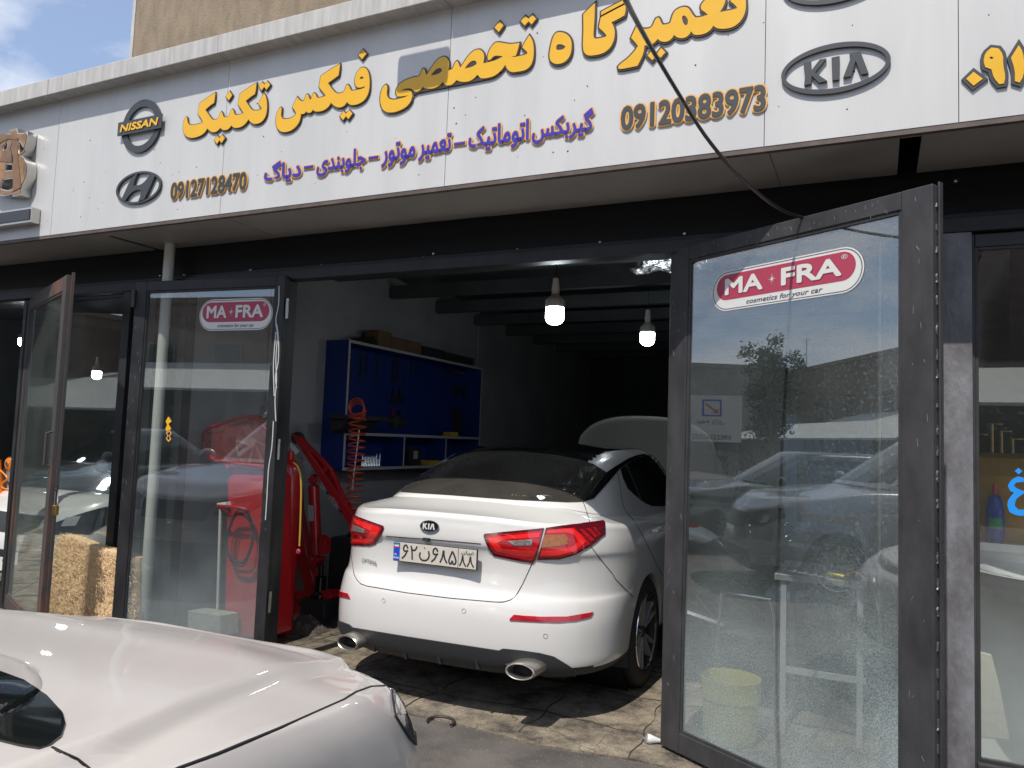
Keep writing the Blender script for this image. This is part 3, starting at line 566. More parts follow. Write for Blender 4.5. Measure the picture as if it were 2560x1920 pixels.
for s, L, R, T, B in ((AR['diag'], b1(125, 920), b1(578, 840), b1(265, 785), b1(380, 1030)), ('\u2013', b1(615, 860), b1(730, 840), b1(670, 832), b1(670, 862)),
                      (AR['front'], b1(780, 870), b1(1388, 720), b1(1260, 625), b1(1070, 925)), ('\u2013', b1(1427, 735), b1(1548, 715), b1(1490, 712), b1(1490, 742)),
                      (AR['motor'], b1(1592, 840), b1(2008, 650), b1(1820, 535), b1(1610, 850)), (AR['repair'], b2(-50, 800), b2(350, 640), b2(320, 580), b2(80, 905)),
                      ('\u2013', b2(388, 710), b2(525, 690), b2(455, 688), b2(455, 720)), (AR['auto'], b2(578, 650), b2(1322, 480), b2(1300, 405), b2(780, 800)),
                      (AR['gearbox'], b2(1372, 610), b2(2135, 300), b2(2125, 265), b2(1740, 655))):
    two_tone(s, L, R, T, B, M['blueltr'], M['orangeline'], 0.030, 0.085)

# emblems on the fascia
def ell(cx, cz, a, b, n=72, f=lambda t: 1.0): return [(cx + a * math.cos(2 * math.pi * i / n), cz + b * math.sin(2 * math.pi * i / n)) for i in range(n)]
PF2 = (PF[0] - Vector((0, 0.008, 0)), PF[1], PF[2])
l, r = PY(*c3(653, 480), YC).x, PY(*c3(1355, 385), YC).x; tz, bz = PY(*c3(1060, 277), YC).z, PY(*c3(945, 615), YC).z
ex, ez, ea, eb = (l + r) / 2, (tz + bz) / 2, (r - l) / 2, (tz - bz) / 2
for dz in (0, 2 * eb + 0.175):
    e = poly_curve('emblem_ring', [ell(ex, ez + dz, ea, eb), ell(ex, ez + dz, ea * 0.925, eb * 0.80)], PF2, M['charcoal'], sign, 0.014, smooth=False)
    if dz == 0:
        for P_ in ([(795, 412), (845, 402), (848, 460), (900, 392), (942, 386), (870, 475), (948, 530), (895, 542), (848, 495), (845, 548), (800, 558), (805, 500)], [(975, 380), (1027, 370), (1025, 520), (980, 527)], [(1090, 352), (1160, 340), (1213, 480), (1165, 488), (1130, 400), (1100, 500), (1050, 508), (1103, 370)]):
            poly_curve('emblem_letter', [FP([c3(*p) for p in P_])], PF2, M['charcoal'], e, 0.014, smooth=False)
l, r = PY(*c1(797, 830), YC).x, PY(*c1(1045, 790), YC).x; tz, bz = PY(*c1(945, 645), YC).z, PY(*c1(900, 987), YC).z
ex, ez, ea, eb = (l + r) / 2, (tz + bz) / 2, (r - l) / 2, (tz - bz) / 2
e = poly_curve('emblem_ring', [ell(ex, ez, ea, eb), ell(ex, ez, ea * 0.74, eb * 0.74)], PF2, M['charcoal'], sign, 0.014, smooth=False)
bx0, bx1, bz0, bz1 = PY(*c1(780, 845), YC).x, PY(*c1(1062, 790), YC).x, PY(*c1(780, 885), YC).z, PY(*c1(782, 800), YC).z
MB().box((bx0, YC - 0.027, bz0), (bx1, YC - 0.0215, bz1)).build('emblem_bar', M['charcoal'], e)
text_on('emblem_text', 'NISSAN', PF, bx0 + 0.03, bx1 - 0.03, bz0 + 0.022, bz1 - 0.022, M['yellow'], e, 0.003, 0.035, 0.030, 0.15)
l, r = PY(*c1(758, 1230), YC).x, PY(*c1(1047, 1180), YC).x; tz, bz = PY(*c1(920, 1105), YC).z, PY(*c1(880, 1316), YC).z
ex, ez, ea, eb = (l + r) / 2, (tz + bz) / 2, (r - l) / 2, (tz - bz) / 2
e = poly_curve('emblem_ring', [ell(ex, ez, ea, eb), ell(ex, ez, ea * 0.92, eb * 0.87)], PF2, M['charcoal'], sign, 0.014, smooth=False)
poly_curve('emblem_letter', [[(ex + x * ea, ez + y * eb) for x, y in ((-.70, -.62), (-.32, .67), (-.04, .90), (-.155, .53), (-.20, .16), (.11, .12), (.32, .32), (.55, .74), (.74, .58), (.34, -.80), (.07, -.88), (.18, -.43), (.155, -.19), (-.07, -.14), (-.32, -.30), (-.55, -.78))]], PF2, M['charcoal'], e, 0.02)
# little drill holes and rivets left from older signs
h0_ = None
for i in range(64):
    x = random.uniform(-5.6, 0.7); z = random.uniform(ZS + 0.06, 3.5); r = random.uniform(0.0022, 0.0045)
    if h0_ is None:
        h0_ = MB().lathe([(0, -0.0012), (1, -0.0008), (1.1, 0.0005)], (0, 0, 0), (0, 1, 0), 8).build('drill_hole', M['seam'], sign); q = h0_
    else: q = h0_.copy(); COL.objects.link(q)
    q.location = (x, YC, z); q.scale = (r, 1, r); q.matrix_parent_inverse = wm(sign).inverted()

# ------------------------------------------------------------------ neighbour's sign letters and light box
ns = thing('channel_letter_sign', 'deep stainless steel S and A monogram sign with faded gold face on the fascia', 'sign', (-6.1, YC, 3.2))
ce = lambda x, y: (x / 5.529, 300 + y / 5.529)
YN = 3.28
def NP(pts): return [(lambda q: (q.x, q.z))(PY(*ce(x, y), YN)) for x, y in pts]
outl = [(130, 145), (238, 112), (250, 180), (320, 180), (380, 150), (375, 260), (330, 438), (270, 480), (320, 500), (370, 570), (385, 680), (360, 800), (290, 935), (300, 1030), (170, 1060), (178, 1015), (60, 1050), (0, 1045), (-120, 1000), (-200, 900), (-190, 760), (-100, 640), (-160, 520), (-170, 380), (-110, 260), (0, 200), (120, 190)]
holes = [[(265, 290), (300, 350), (330, 430), (270, 478)], [(100, 300), (45, 370), (60, 430), (95, 380)], [(92, 612), (160, 618), (180, 690), (75, 700)], [(45, 825), (195, 805), (200, 930), (110, 975), (10, 945)], [(165, 340), (170, 460), (140, 462)]]
PN = (Vector((0, YN, 0)), Vector((1, 0, 0)), Vector((0, 0, 1)))
poly_curve('letter_return', [NP(outl)] + [NP(h) for h in holes], (Vector((0, (YN + YC - 0.004) / 2, 0)), PN[1], PN[2]), M['brush'], ns, YC - 0.006 - YN, smooth=True)
fc = poly_curve('letter_face', [NP(outl)] + [NP(h) for h in holes], (Vector((0, YN + 0.001, 0)), PN[1], PN[2]), M['signface'], ns, 0.006, offset=-0.008)
for q in ([(170, 290), (250, 290), (250, 480), (300, 930), (180, 1000), (190, 800), (170, 600)], [(60, 420), (180, 470), (190, 590), (0, 570)], [(0, 200), (130, 200), (250, 250), (250, 280), (110, 260), (0, 330)]):
    poly_curve('letter_inlay', [NP(q)], (Vector((0, YN - 0.004, 0)), PN[1], PN[2]), mat('gold_inlay', (0.24, 0.12, 0.05), 0.35, var=0.4, vscale=14), fc, 0.003)
lb = thing('light_box_sign', 'low steel light box sign with dark face under the monogram letters', 'sign', (-6.3, YC, 2.95))
q0 = PY(*ce(440, 1200), 3.285); q1 = PY(*ce(425, 1410), 3.285)
MB().box((-8.6, 3.285, q1.z), (q0.x, YC - 0.002, q0.z)).build('housing', M['brush'], lb, bevel=0.003)
MB().box((-8.58, 3.279, q1.z + 0.018), (q0.x - 0.012, 3.2845, q0.z - 0.014)).build('face', M['signdark'], lb)

# ------------------------------------------------------------------ building behind, pipes, cable
st = thing('stucco_building', 'tall brown rough-stucco building rising behind the fascia', 'building', (-1, 8, 0))
MB().box((PY(332, 100, 6.0).x, 6.0, 3.61), (9, 12.4, 16)).build('wall', M['stucco'], st)
MB().box((PY(332, 100, 6.0).x - 0.03, 5.99, 3.61), (PY(332, 100, 6.0).x + 0.02, 6.05, 16.1)).build('corner_bead', M['alu_side'], st)
dp = MB().tube([PY(425, 615, 3.76) + Vector((0, 0, 0.1)), Vector((PY(425, 615, 3.76).x, 3.76, 0.01))], 0.036, 20)
pipe = tag(dp.build('drain_pipe', M['pvcpipe'], smooth=True, loc=(PY(425, 615, 3.76).x, 3.76, 0)), 'cream plastic drain pipe running down behind the glass door from the soffit', 'pipe')
bp = MB().tube([(0.2445, 3.785, 2.44), (0.2445, 3.785, 0.005)], 0.016, 14)
tag(bp.build('steel_pipe', M['brownpipe'], smooth=True, loc=(0.2445, 3.785, 0)), 'thin brown painted pipe beside the grey door post', 'pipe')
# hanging cable: from above the frame down to the top of the big door leaf
cpx = [(1560, -8, 1.0), (1590, 50, 1.25), (1640, 140, 1.6), (1700, 240, 1.95), (1760, 335, 2.3), (1820, 410, 2.6), (1880, 470, 2.9), (1930, 510, 3.15), (1970, 532, 3.36), (2010, 545, 3.45)]
pts = [PY(1500, -120, .8)] + [PY(x, y, Y) for x, y, Y in cpx]
def smoothpath(p, k=4):
    out = []
    for i in range(len(p) - 1):
        a, b, c, d = p[max(i - 1, 0)], p[i], p[i + 1], p[min(i + 2, len(p) - 1)]
        for j in range(k):
            t = j / k; out.append(0.5 * ((2 * b) + (c - a) * t + (2 * a - 5 * b + 4 * c - d) * t * t + (3 * b - a - 3 * c + d) * t ** 3))
    return out + [p[-1]]
pts = smoothpath([Vector(p) for p in pts])
tag(MB().tube(pts, [0.0040 + 0.0030 * min(1, i / len(pts) * 1.3) for i in range(len(pts))], 10).build('power_cable', M['cable'], smooth=True, loc=pts[-1]), 'black power cable sagging across the sign to the top of the glass door', 'cable')

# ------------------------------------------------------------------ glazed door leaves
class Leaf:
    def __init__(s, A, B):
        s.A = Vector((*A, 0)); s.t = (Vector((*B, 0)) - s.A); s.L = s.t.length; s.t.normalize()
        s.n = s.t.cross(Vector((0, 0, 1))).normalized()            # towards the street
        if s.n.y > 0: s.n = -s.n
    def px(s, x, y):
        d = ray(x, y); t = (s.A - EYE).dot(s.n) / d.dot(s.n); p = EYE + d * t
        return (p - s.A).dot(s.t), p.z
    def P(s, u, z, w=0.0): return s.A + s.t * u + Vector((0, 0, z)) + s.n * w
    def plane(s, w=0.0): return (s.A + s.n * w, s.t, Vector((0, 0, 1)))
    def bar(s, mb, u0, u1, z0, z1, w0, w1):
        vs = [s.P(u, z, w) for w in (w0, w1) for (u, z) in ((u0, z0), (u1, z0), (u1, z1), (u0, z1))]
        mb.add(vs, [(0, 1, 2, 3), (7, 6, 5, 4), (0, 4, 5, 1), (1, 5, 6, 2), (2, 6, 7, 3), (3, 7, 4, 0)]); return mb
def make_leaf(lf, label, m, mg, u0, u1, z0, z1, sl, sr, rt, rb, group=None, cat='door', name='glass_door', thick=0.045, mtop=None, holes=True):
    t = thing(name, label, cat, lf.P((u0 + u1) / 2, z0), group)
    stz = [('stile', u0, u0 + sl, z0, z1), ('stile', u1 - sr, u1, z0, z1), ('rail', u0 + sl + 0.0005, u1 - sr - 0.0005, z1 - rt, z1 - 0.001), ('rail', u0 + sl + 0.0005, u1 - sr - 0.0005, z0 + 0.001, z0 + rb)]
    for i, (nm, a, b, c, d) in enumerate(stz):
        mm = MB(); lf.bar(mm, a, b, c, d, 0, -thick); mm.build(nm, (mtop if (mtop and i == 2) else m), t, bevel=0.004)
    gu0, gu1, gz0, gz1 = u0 + sl, u1 - sr, z0 + rb, z1 - rt
    bd = MB(); w = 0.014
    for a, b, c, d in ((gu0, gu0 + w, gz0, gz1), (gu1 - w, gu1, gz0, gz1), (gu0 + w, gu1 - w, gz1 - w, gz1), (gu0 + w, gu1 - w, gz0, gz0 + w)):
        lf.bar(bd, a, b, c, d, -0.006, -0.028)
    bd.build('glazing_bead', m, t, bevel=0.002)
    gm = MB(); lf.bar(gm, gu0 + w * 0.6, gu1 - w * 0.6, gz0 + w * 0.6, gz1 - w * 0.6, -0.014, -0.0175)
    pane = gm.build('glass_pane', mg, t)
    return t, (gu0, gu1, gz0, gz1)
def sticker(lf, t, x0, x1, z0, z1):
    """oval brand sticker on the pane"""
    w = x1 - x0; h = z1 - z0; pl = lf.plane(-0.0125)
    def cap(a, b, c, d, n=14):
        r = (d - c) / 2; P_ = []
        for i in range(n + 1): an = -math.pi / 2 + math.pi * i / n; P_.append((b - r + r * math.cos(an), (c + d) / 2 + r * math.sin(an)))
        for i in range(n + 1): an = math.pi / 2 + math.pi * i / n; P_.append((a + r + r * math.cos(an), (c + d) / 2 + r * math.sin(an)))
        return P_
    s = poly_curve('sticker', [cap(x0, x1, z0, z1)], pl, M['stickerwhite'], t, 0.001, smooth=False)
    poly_curve('sticker_rim', [cap(x0 + w * .008, x1 - w * .008, z0 + h * .03, z1 - h * .03), cap(x0 + w * .014, x1 - w * .014, z0 + h * .05, z1 - h * .05)], lf.plane(-0.0118), M['stickertext'], s, 0.0006, smooth=False)
    rx0, rx1, rz0, rz1 = x0 + w * .04, x1 - w * .045, z0 + h * .27, z1 - h * .10
    poly_curve('sticker_field', [cap(rx0, rx1, rz0, rz1)], lf.plane(-0.0115), M['stickerred'], s, 0.0008, smooth=False)
    for k, (mm, dx, dz, lift) in enumerate(((M['stickergrey'], w * .004, -h * .02, -0.0108), (M['stickerwhite'], 0, 0, -0.0100))):
        text_on('sticker_text', 'MA', lf.plane(), x0 + w * .11 + dx, x0 + w * .375 + dx, rz0 + h * .14 + dz, rz1 - h * .12 + dz, mm, s, 0.0006, 0.032, lift)
        text_on('sticker_text', 'FRA', lf.plane(), x0 + w * .51 + dx, x0 + w * .87 + dx, rz0 + h * .14 + dz, rz1 - h * .12 + dz, mm, s, 0.0006, 0.032, lift)
    cx_, cz_ = x0 + w * .443, (rz0 + rz1) / 2; star = []
    for i in range(16): rr = h * (0.135 if i % 4 == 0 else 0.085) if i % 2 == 0 else h * .02; an = math.pi * i / 8; star.append((cx_ + rr * math.cos(an), cz_ + rr * math.sin(an)))
    poly_curve('sticker_star', [star], lf.plane(-0.0100), M['stickerwhite'], s, 0.0006, smooth=False)
    text_on('sticker_text', '\u00ae', lf.plane(), x1 - w * .125, x1 - w * .09, rz1 - h * .17, rz1 - h * .06, M['stickerwhite'], s, 0.0006, 0, -0.0098)
    text_on('sticker_text', 'cosmetics for your car', lf.plane(), x0 + w * .265, x0 + w * .765, z0 + h * .065, z0 + h * .215, M['stickertext'], s, 0.0006, 0.012, -0.0112, 0.25)

LR = Leaf((-0.950, 3.841), (0.187, 3.154))
ul, _ = LR.px(1719, 1000); ur, _ = LR.px(2243, 1000); _, ztop = LR.px(2242, 536); _, zbot = LR.px(1700, 1826)
lr, box_ = make_leaf(LR, 'large black steel glass door swung out on the right with dusty pane', M['greysteel'], M['glass_leaf'], 0.0, LR.L, 0.02, ZH, ul - 0.014, LR.L - ur - 0.014, ZH - ztop - 0.014, zbot - 0.02 - 0.014)
x0, _ = LR.px(1775.5, 710); x1, _ = LR.px(2156, 690); _, zt = LR.px(1964, 645.5); _, zb = LR.px(1964, 753)
sticker(LR, lr, x0, x1, zb, zt)
wm_ = MB()
rnd = random.Random(3)
for i in range(26):                                              # stitch welds down the free edge
    z = 0.05 + i * 0.094 + rnd.uniform(-.02, .02)
    wm_.tube([LR.P(LR.L + 0.001, z + k * 0.008, -0.024 + rnd.uniform(-.003, .003)) for k in range(rnd.randint(3, 6))], 0.004, 6)
wm_.build('weld_bead', M['weld'], lr, smooth=True)
ed = MB(); LR.bar(ed, LR.L + 0.001, LR.L + 0.009, 0.03, ZH + 0.012, -0.032, -0.058); ed.build('cover_strip', M['greysteel'], lr, bevel=0.003)
sc = MB()
for i in range(40):
    u = rnd.uniform(0.1, LR.L - 0.05); z = ZH - rnd.uniform(0.01, 0.07); l_ = rnd.uniform(0.005, 0.018)
    sc.tube([LR.P(u, z, 0.0006), LR.P(u + rnd.uniform(-.004, .004), z - l_, 0.0006)], 0.0007, 4)
for i in range(34):
    u = rnd.choice([rnd.uniform(0.01, ul - .03), rnd.uniform(LR.L - 0.09, LR.L - 0.01)]); z = rnd.uniform(0.05, 2.4); l_ = rnd.uniform(0.004, 0.03)
    sc.tube([LR.P(u, z, 0.0006), LR.P(u + rnd.uniform(-.012, .012), z - l_, 0.0006)], 0.0008, 4)
sc.build('scratches', M['scratch'], lr)

LC = Leaf((-4.66, 3.655), (-3.425, 3.770))
ul, _ = LC.px(343, 1100); ur, _ = LC.px(668, 1000); _, ztop = LC.px(500, 727)
lc, _ = make_leaf(LC, 'black steel glass door on the left with white sealant runs down its right stile', M['blacksteel'], M['glass_leaf_c'], 0.0, LC.L, 0.02, ZH, ul - 0.012, LC.L - ur - 0.014, ZH - ztop - .012, 0.12)
x0, _ = LC.px(495, 795); x1, _ = LC.px(679, 776); _, zt = LC.px(587, 746); _, zb = LC.px(587, 825)
sticker(LC, lc, x0, x1, zb, zt)
for P_ in ([(698, 715), (697, 760), (690, 800), (694, 840), (690, 900), (692, 950), (688, 1000), (690, 1053)], [(692, 810), (697, 850), (696, 905), (689, 940), (692, 970)], [(684, 1053), (680, 1120), (672, 1170), (668, 1240), (664, 1300)], [(690, 830), (686, 880), (684, 920), (686, 990)]):
    pts = [LC.P(*LC.px(x, y), 0.001) for x, y in P_]
    MB().tube(smoothpath(pts, 3), 0.0035, 6).build('sealant_run', M['silicone'], lc, smooth=True)
for z in (0.35, 1.3, 2.2): MB().tube([LC.P(LC.L + 0.012, z, -0.02), LC.P(LC.L + 0.012, z + 0.13, -0.02)], 0.011, 12).build('hinge', M['steel'], lc, smooth=True)
MB().tube([LC.P(-0.004, 2.30, 0.01), LC.P(-0.004, 2.42, 0.01)], 0.013, 10).build('hinge', M['rust'], lc, smooth=True)
sc = MB()
for i in range(36):
    u = rnd.choice([rnd.uniform(0.01, ul - .02), rnd.uniform(LC.L - 0.1, LC.L - 0.01)]); z = rnd.uniform(0.8, 2.4); l_ = rnd.uniform(0.004, 0.04)
    sc.tube([LC.P(u, z, 0.0006), LC.P(u + rnd.uniform(-.01, .01), z - l_, 0.0006)], 0.0008, 4)
sc.build('scratches', M['scratch'], lc)
# pair of yellow diamonds and outlined diamonds stuck on the pane
for P_, m_ in (([(418, 1041), (426, 1053), (418, 1060), (425, 1071), (417, 1082), (410, 1072), (415, 1062), (411, 1053)], M['yellow']),):
    poly_curve('diamond_sticker', [[LC.px(x, y) for x, y in P_]], LC.plane(-0.011), m_, lc, 0.001, smooth=False)
a_ = [(418, 1072 + 0), (427, 1084), (420, 1090), (426, 1100), (418, 1106), (411, 1097), (416, 1088), (411, 1082)]
a_ = [(418.5, 1072 + 1), (426.5, 1083), (421, 1090), (425, 1098), (418, 1105), (411.5, 1096), (416, 1089), (412, 1082)]
b_ = [(418.5, 1077), (424, 1083), (418.8, 1090), (422, 1097), (418, 1101), (414, 1096), (418.2, 1088.5), (414.4, 1083)]
poly_curve('diamond_sticker', [[LC.px(x, y) for x, y in a_], [LC.px(x, y) for x, y in b_]], LC.plane(-0.011), M['orangeline'], lc, 0.001, smooth=False)

LA = Leaf((-6.205, 3.885), (-4.935, 3.335))
la, _ = make_leaf(LA, 'rusty brown glass door swung out at the far left with padlock on its edge', M['rust'], M['glass_rust'], 0.0, LA.L, 0.03, ZH, 0.09, 0.10, 0.10, 0.10, mtop=M['rust'])
ed = MB(); LA.bar(ed, LA.L + 0.001, LA.L + 0.016, 0.06, ZH + 0.02, -0.030, -0.050); ed.build('cover_strip', M['rust'], la, bevel=0.002)
hs = MB(); LA.bar(hs, LA.L + 0.018, LA.L + 0.075, 1.025, 1.075, -0.028, -0.036); hs.build('hasp', M['blacksteel'], la, bevel=0.003)
hd = MB().tube([LA.P(LA.L - 0.05, 1.42, 0.0), LA.P(LA.L - 0.05, 1.41, 0.035), LA.P(LA.L - 0.05, 1.20, 0.035), LA.P(LA.L - 0.05, 1.19, 0.0)], 0.008, 8).build('handle', M['rust'], la, smooth=True)
pc = LA.P(LA.L + 0.055, 0.93, -0.032)
pk = thing('padlock', 'brass padlock with tall steel shackle hanging from the rusty door edge', 'padlock', pc)
MB().box((pc.x - 0.022, pc.y - 0.012, pc.z - 0.055), (pc.x + 0.022, pc.y + 0.012, pc.z + 0.01)).build('lock_body', M['brass'], pk, bevel=0.005)
sp_ = [pc + Vector((-0.014, 0, 0.008))] + [pc + Vector((0.014 * math.cos(a), 0, 0.105 + 0.014 * math.sin(a))) for a in [math.pi * (1 - i / 8) for i in range(9)]] + [pc + Vector((0.014, 0, 0.008))]
MB().tube(sp_, 0.004, 8).build('shackle', M['chrome'], pk, smooth=True)

LB = Leaf((-6.20, 3.852), (-4.99, 3.852))
make_leaf(LB, 'clear fixed glass panel in thin black frame between the rusty door and the black door', M['blacksteel'], M['glass_b'], 0.0, LB.L, 0.02, ZH - 0.025, 0.04, 0.03, 0.03, 0.03, cat='window', name='fixed_window')
LS = Leaf((0.376, 3.845), (4.6, 3.845))
ls, _ = make_leaf(LS, 'shop window on the right edge beyond the grey post with a sky blue letter on the glass', M['greysteel'], M['glass_shop'], 0.0, LS.L, 0.0, ZH - 0.025, 0.012, 0.06, 0.06, 0.215, cat='window', name='shop_window')
sill = MB(); LS.bar(sill, 0.01, LS.L, 0.19, 0.215, 0.03, -0.01); sill.build('sill', M['greysteel'], ls, bevel=0.003)
c6 = lambda x, y: (1700 + x / 2.572, 600 + y / 2.572)
for P_ in ([(2180, 1465), (2205, 1487), (2180, 1508), (2155, 1485)], [(2212, 1528), (2175, 1520), (2130, 1545), (2110, 1580), (2125, 1615), (2150, 1625), (2118, 1665), (2105, 1700), (2120, 1750), (2170, 1775), (2260, 1775), (2330, 1740), (2330, 1715), (2250, 1735), (2180, 1735), (2155, 1710), (2160, 1670), (2200, 1640), (2230, 1620), (2170, 1600), (2150, 1580), (2165, 1560), (2215, 1555)]):
    poly_curve('letter_sticker', [[LS.px(*c6(x, y)) for x, y in P_]], LS.plane(-0.012), M['skyblueletter'], ls, 0.001)

# ------------------------------------------------------------------ hanging lamps
def bulb(p, label, s=1.0, cord=0.6):
    x, y, z = p
    t = thing('hanging_lamp', label, 'lamp', (x, y, z), 'lit LED bulbs hanging on cords')
    r = 0.062 * s
    MB().lathe([(0, -r * .25), (r * .5, -r * .22), (r * .8, -r * .05), (r * .97, r * .25), (r, r * .5), (r, r * 1.55), (0, r * 1.56)], (x, y, z + r * .25), n=32).build('light_cover', M['lamp'], t, smooth=True)
    hb = MB(); prof = [(0, 1.58), (1.0, 1.585), (1.02, 1.7), (1.0, 2.35), (0.8, 2.65), (0.45, 2.95), (0.42, 3.05), (0, 3.06)]
    hb.lathe([(a * r, b * r) for a, b in prof], (x, y, z + r * .25), n=32)
    for k in range(20):
        a = 2 * math.pi * k / 20; hb.box((r * .98, -0.0015, r * 1.75), (r * 1.06, 0.0015, r * 2.4), Matrix.Translation((x, y, z + r * .25)) @ Matrix.Rotation(a, 4, 'Z'))
    hb.build('heat_sink', M['lampbody'], t, smooth=True)
    MB().lathe([(0, 3.07), (.40, 3.08), (.42, 3.6), (.36, 4.2), (.28, 4.75), (0, 4.8)], (x, y, z + r * .25), n=20).build('socket', M['white'], t, smooth=True) if False else \
        MB().lathe([(a * r, b * r) for a, b in ((0, 3.07), (.42, 3.08), (.44, 3.6), (.37, 4.2), (.30, 4.8), (0, 4.82))], (x, y, z + r * .25), n=20).build('socket', M['white'], t, smooth=True)
    MB().tube([(x, y, z + r * 5.0), (x + 0.004, y, z + r * 5 + cord)], 0.003, 6).build('cord', M['cable'], t)
b_ = PY(1386, 811, 4.75); bulb((b_.x, b_.y, b_.z), 'nearest lit LED bulb hanging over the white sedan roof', 1.0, 0.35)
b_ = PY(1618, 864, 6.5); bulb((b_.x, b_.y, b_.z), 'smaller lit LED bulb further back near the right door edge', 1.0, 0.25)
b_ = PY(57, 866, 6.9); bulb((b_.x, b_.y, b_.z), 'lit LED bulb at the far left edge left of the rusty door', 1.0, 0.3)
b_ = PY(241, 948, 7.4); bulb((b_.x, b_.y, b_.z), 'lit LED bulb seen through the clear fixed panel above the white car', 1.0, 0.3)
b_ = PY(120, 941, 8.8); bulb((b_.x, b_.y, b_.z), 'lit LED bulb seen through the rusty door pane', 1.0, 0.3)

# ------------------------------------------------------------------ blue tool cabinet on the side wall
XB = -4.20
bb = lambda x, y: (800 + x / 4.608, 1080 + y / 4.608)
def BX(x, y): p = PX(x, y, XB); return p.y, p.z
yn = BX(865, 1000)[0]; yfz = BX(1203, 1000)[0]; zt = BX(881, 851)[1] + 0.0; zm = 1.49; zb0 = BX(855, 1176)[1]
cab = thing('tool_cabinet', 'blue open tool board with pale edges and three lower bays on the garage wall', 'tool board', (XB, (yn + yfz) / 2, zb0))
T_ = 0.02
MB().box((-4.448, yn + T_, zb0 + T_), (-4.43, yfz - T_, zt - T_)).build('back_panel', M['blueboard'], cab)
for nm, a, b in (('side_panel', (-4.448, yn, zb0), (XB, yn + T_, zt)), ('side_panel', (-4.448, yfz - T_, zb0), (XB, yfz, zt)), ('top_panel', (-4.448, yn + T_ + .001, zt - T_), (XB, yfz - T_ - .001, zt)), ('bottom_panel', (-4.448, yn + T_ + .001, zb0), (XB, yfz - T_ - .001, zb0 + T_)), ('shelf', (-4.428, yn + T_ + .001, zm - T_), (XB, yfz - T_ - .001, zm)),
                 ('divider', (-4.428, yn + (yfz - yn) * .37, zb0 + T_ + .001), (XB, yn + (yfz - yn) * .37 + T_, zm - T_ - .001)), ('divider', (-4.428, yn + (yfz - yn) * .69, zb0 + T_ + .001), (XB, yn + (yfz - yn) * .69 + T_, zm - T_ - .001))):
    o = MB().box(a, b).build(nm, M['blueboard'], cab)
    ea = (XB + 0.0005, a[1] - (0.003 if nm in ('side_panel',) else 0), a[2] - 0.003); eb_ = (XB + 0.004, b[1] + (0.003 if nm in ('side_panel',) else 0), b[2] + 0.003)
    MB().box(ea, eb_).build('edge_band', M['boardedge'], o)
def wrench(y, z, L, label, tilt=0.0):
    m_ = MB(); x = -4.424; s = L
    R_ = Matrix.Translation((x, y, z)) @ Matrix.Rotation(tilt, 4, 'X')
    pr = [(-.030 * s, 0), (-.055 * s, -.06 * s), (-.055 * s, -.11 * s), (-.022 * s, -.15 * s), (-.018 * s, -.85 * s), (-.045 * s, -.90 * s), (-.045 * s, -.96 * s), (0, -1.0 * s), (.045 * s, -.96 * s), (.045 * s, -.90 * s), (.018 * s, -.85 * s), (.022 * s, -.15 * s), (.055 * s, -.11 * s), (.055 * s, -.06 * s), (.030 * s, 0), (.022 * s, -.05 * s), (-.022 * s, -.05 * s)]
    m_.prism([R_ @ Vector((0, a, b)) for a, b in pr], (0.006, 0, 0))
    return tag(m_.build('wrench', M['steel'], smooth=False, loc=(x, y, z)), label, 'wrench', 'wrenches hanging on the blue board')
wr = [((845, 135), 0.32, 'first long wrench at the near end of the blue board'), ((918, 120), 0.30, 'left wrench of the close cluster right of the first wrench'), ((940, 125), 0.29, 'second wrench of the near cluster'), ((975, 135), 0.22, 'short wrench third in the near cluster'), ((995, 138), 0.22, 'short wrench at the right of the near cluster'),
      ((1085, 150), 0.34, 'lone long wrench between the two clusters'), ((1222, 175), 0.27, 'leftmost wrench of the middle row of four'), ((1240, 175), 0.27, 'second wrench of the middle row of four'), ((1258, 175), 0.27, 'third wrench of the middle row of four'), ((1277, 178), 0.27, 'fourth wrench of the middle row of four'),
      ((1335, 190), 0.23, 'single thin wrench right of the row of four'), ((1388, 200), 0.2, 'left wrench of the small pair right of the middle row'), ((1400, 200), 0.2, 'right wrench of the small pair right of the middle row'), ((1438, 205), 0.15, 'small wrench second last on the board'), ((1455, 208), 0.14, 'smallest wrench last on the board')]
for (x, y), L, lab in wr:
    p = PX(650 + x / 3.687, 850 + y / 3.687, -4.42); wrench(p.y, p.z, L * 0.85, lab, random.uniform(-.06, .03))
def hang(poly, name, m_, label, cat, th=0.012, X=-4.42):
    P_ = [PX(650 + x / 3.687, 850 + y / 3.687, X) for x, y in poly]
    return tag(MB().prism(P_, (th, 0, 0)).build(name, m_, loc=P_[0]), label, cat)
hang([(1225, 435), (1240, 440), (1245, 500), (1262, 580), (1250, 590), (1232, 520), (1215, 585), (1202, 580), (1220, 500)], 'pliers', M['blackplastic'], 'black pliers hanging left of the pair on the blue board', 'pliers')
hang([(1285, 440), (1300, 440), (1302, 500), (1318, 575), (1306, 588), (1290, 520), (1272, 585), (1260, 575), (1280, 500)], 'pliers', M['blackplastic'], 'black pliers hanging right of the pair on the blue board', 'pliers')
hang([(1208, 625), (1218, 625), (1222, 720), (1232, 735), (1230, 800), (1218, 812), (1205, 800), (1205, 735), (1212, 720)], 'screwdriver', M['redpaint'], 'red handled screwdriver hanging under the pliers', 'screwdriver', 0.02)
hang([(1275, 650), (1285, 650), (1292, 700), (1305, 730), (1302, 800), (1280, 800), (1272, 730)], 'screwdriver', M['blackplastic'], 'black screwdriver hanging right of the red handled one', 'screwdriver', 0.02)
hang([(1650, 262), (1870, 300), (1875, 310), (1840, 330), (1730, 300), (1652, 270)], 'ratchet_handle', M['steel'], 'long ratchet handle hanging at the far top corner of the board', 'tool')
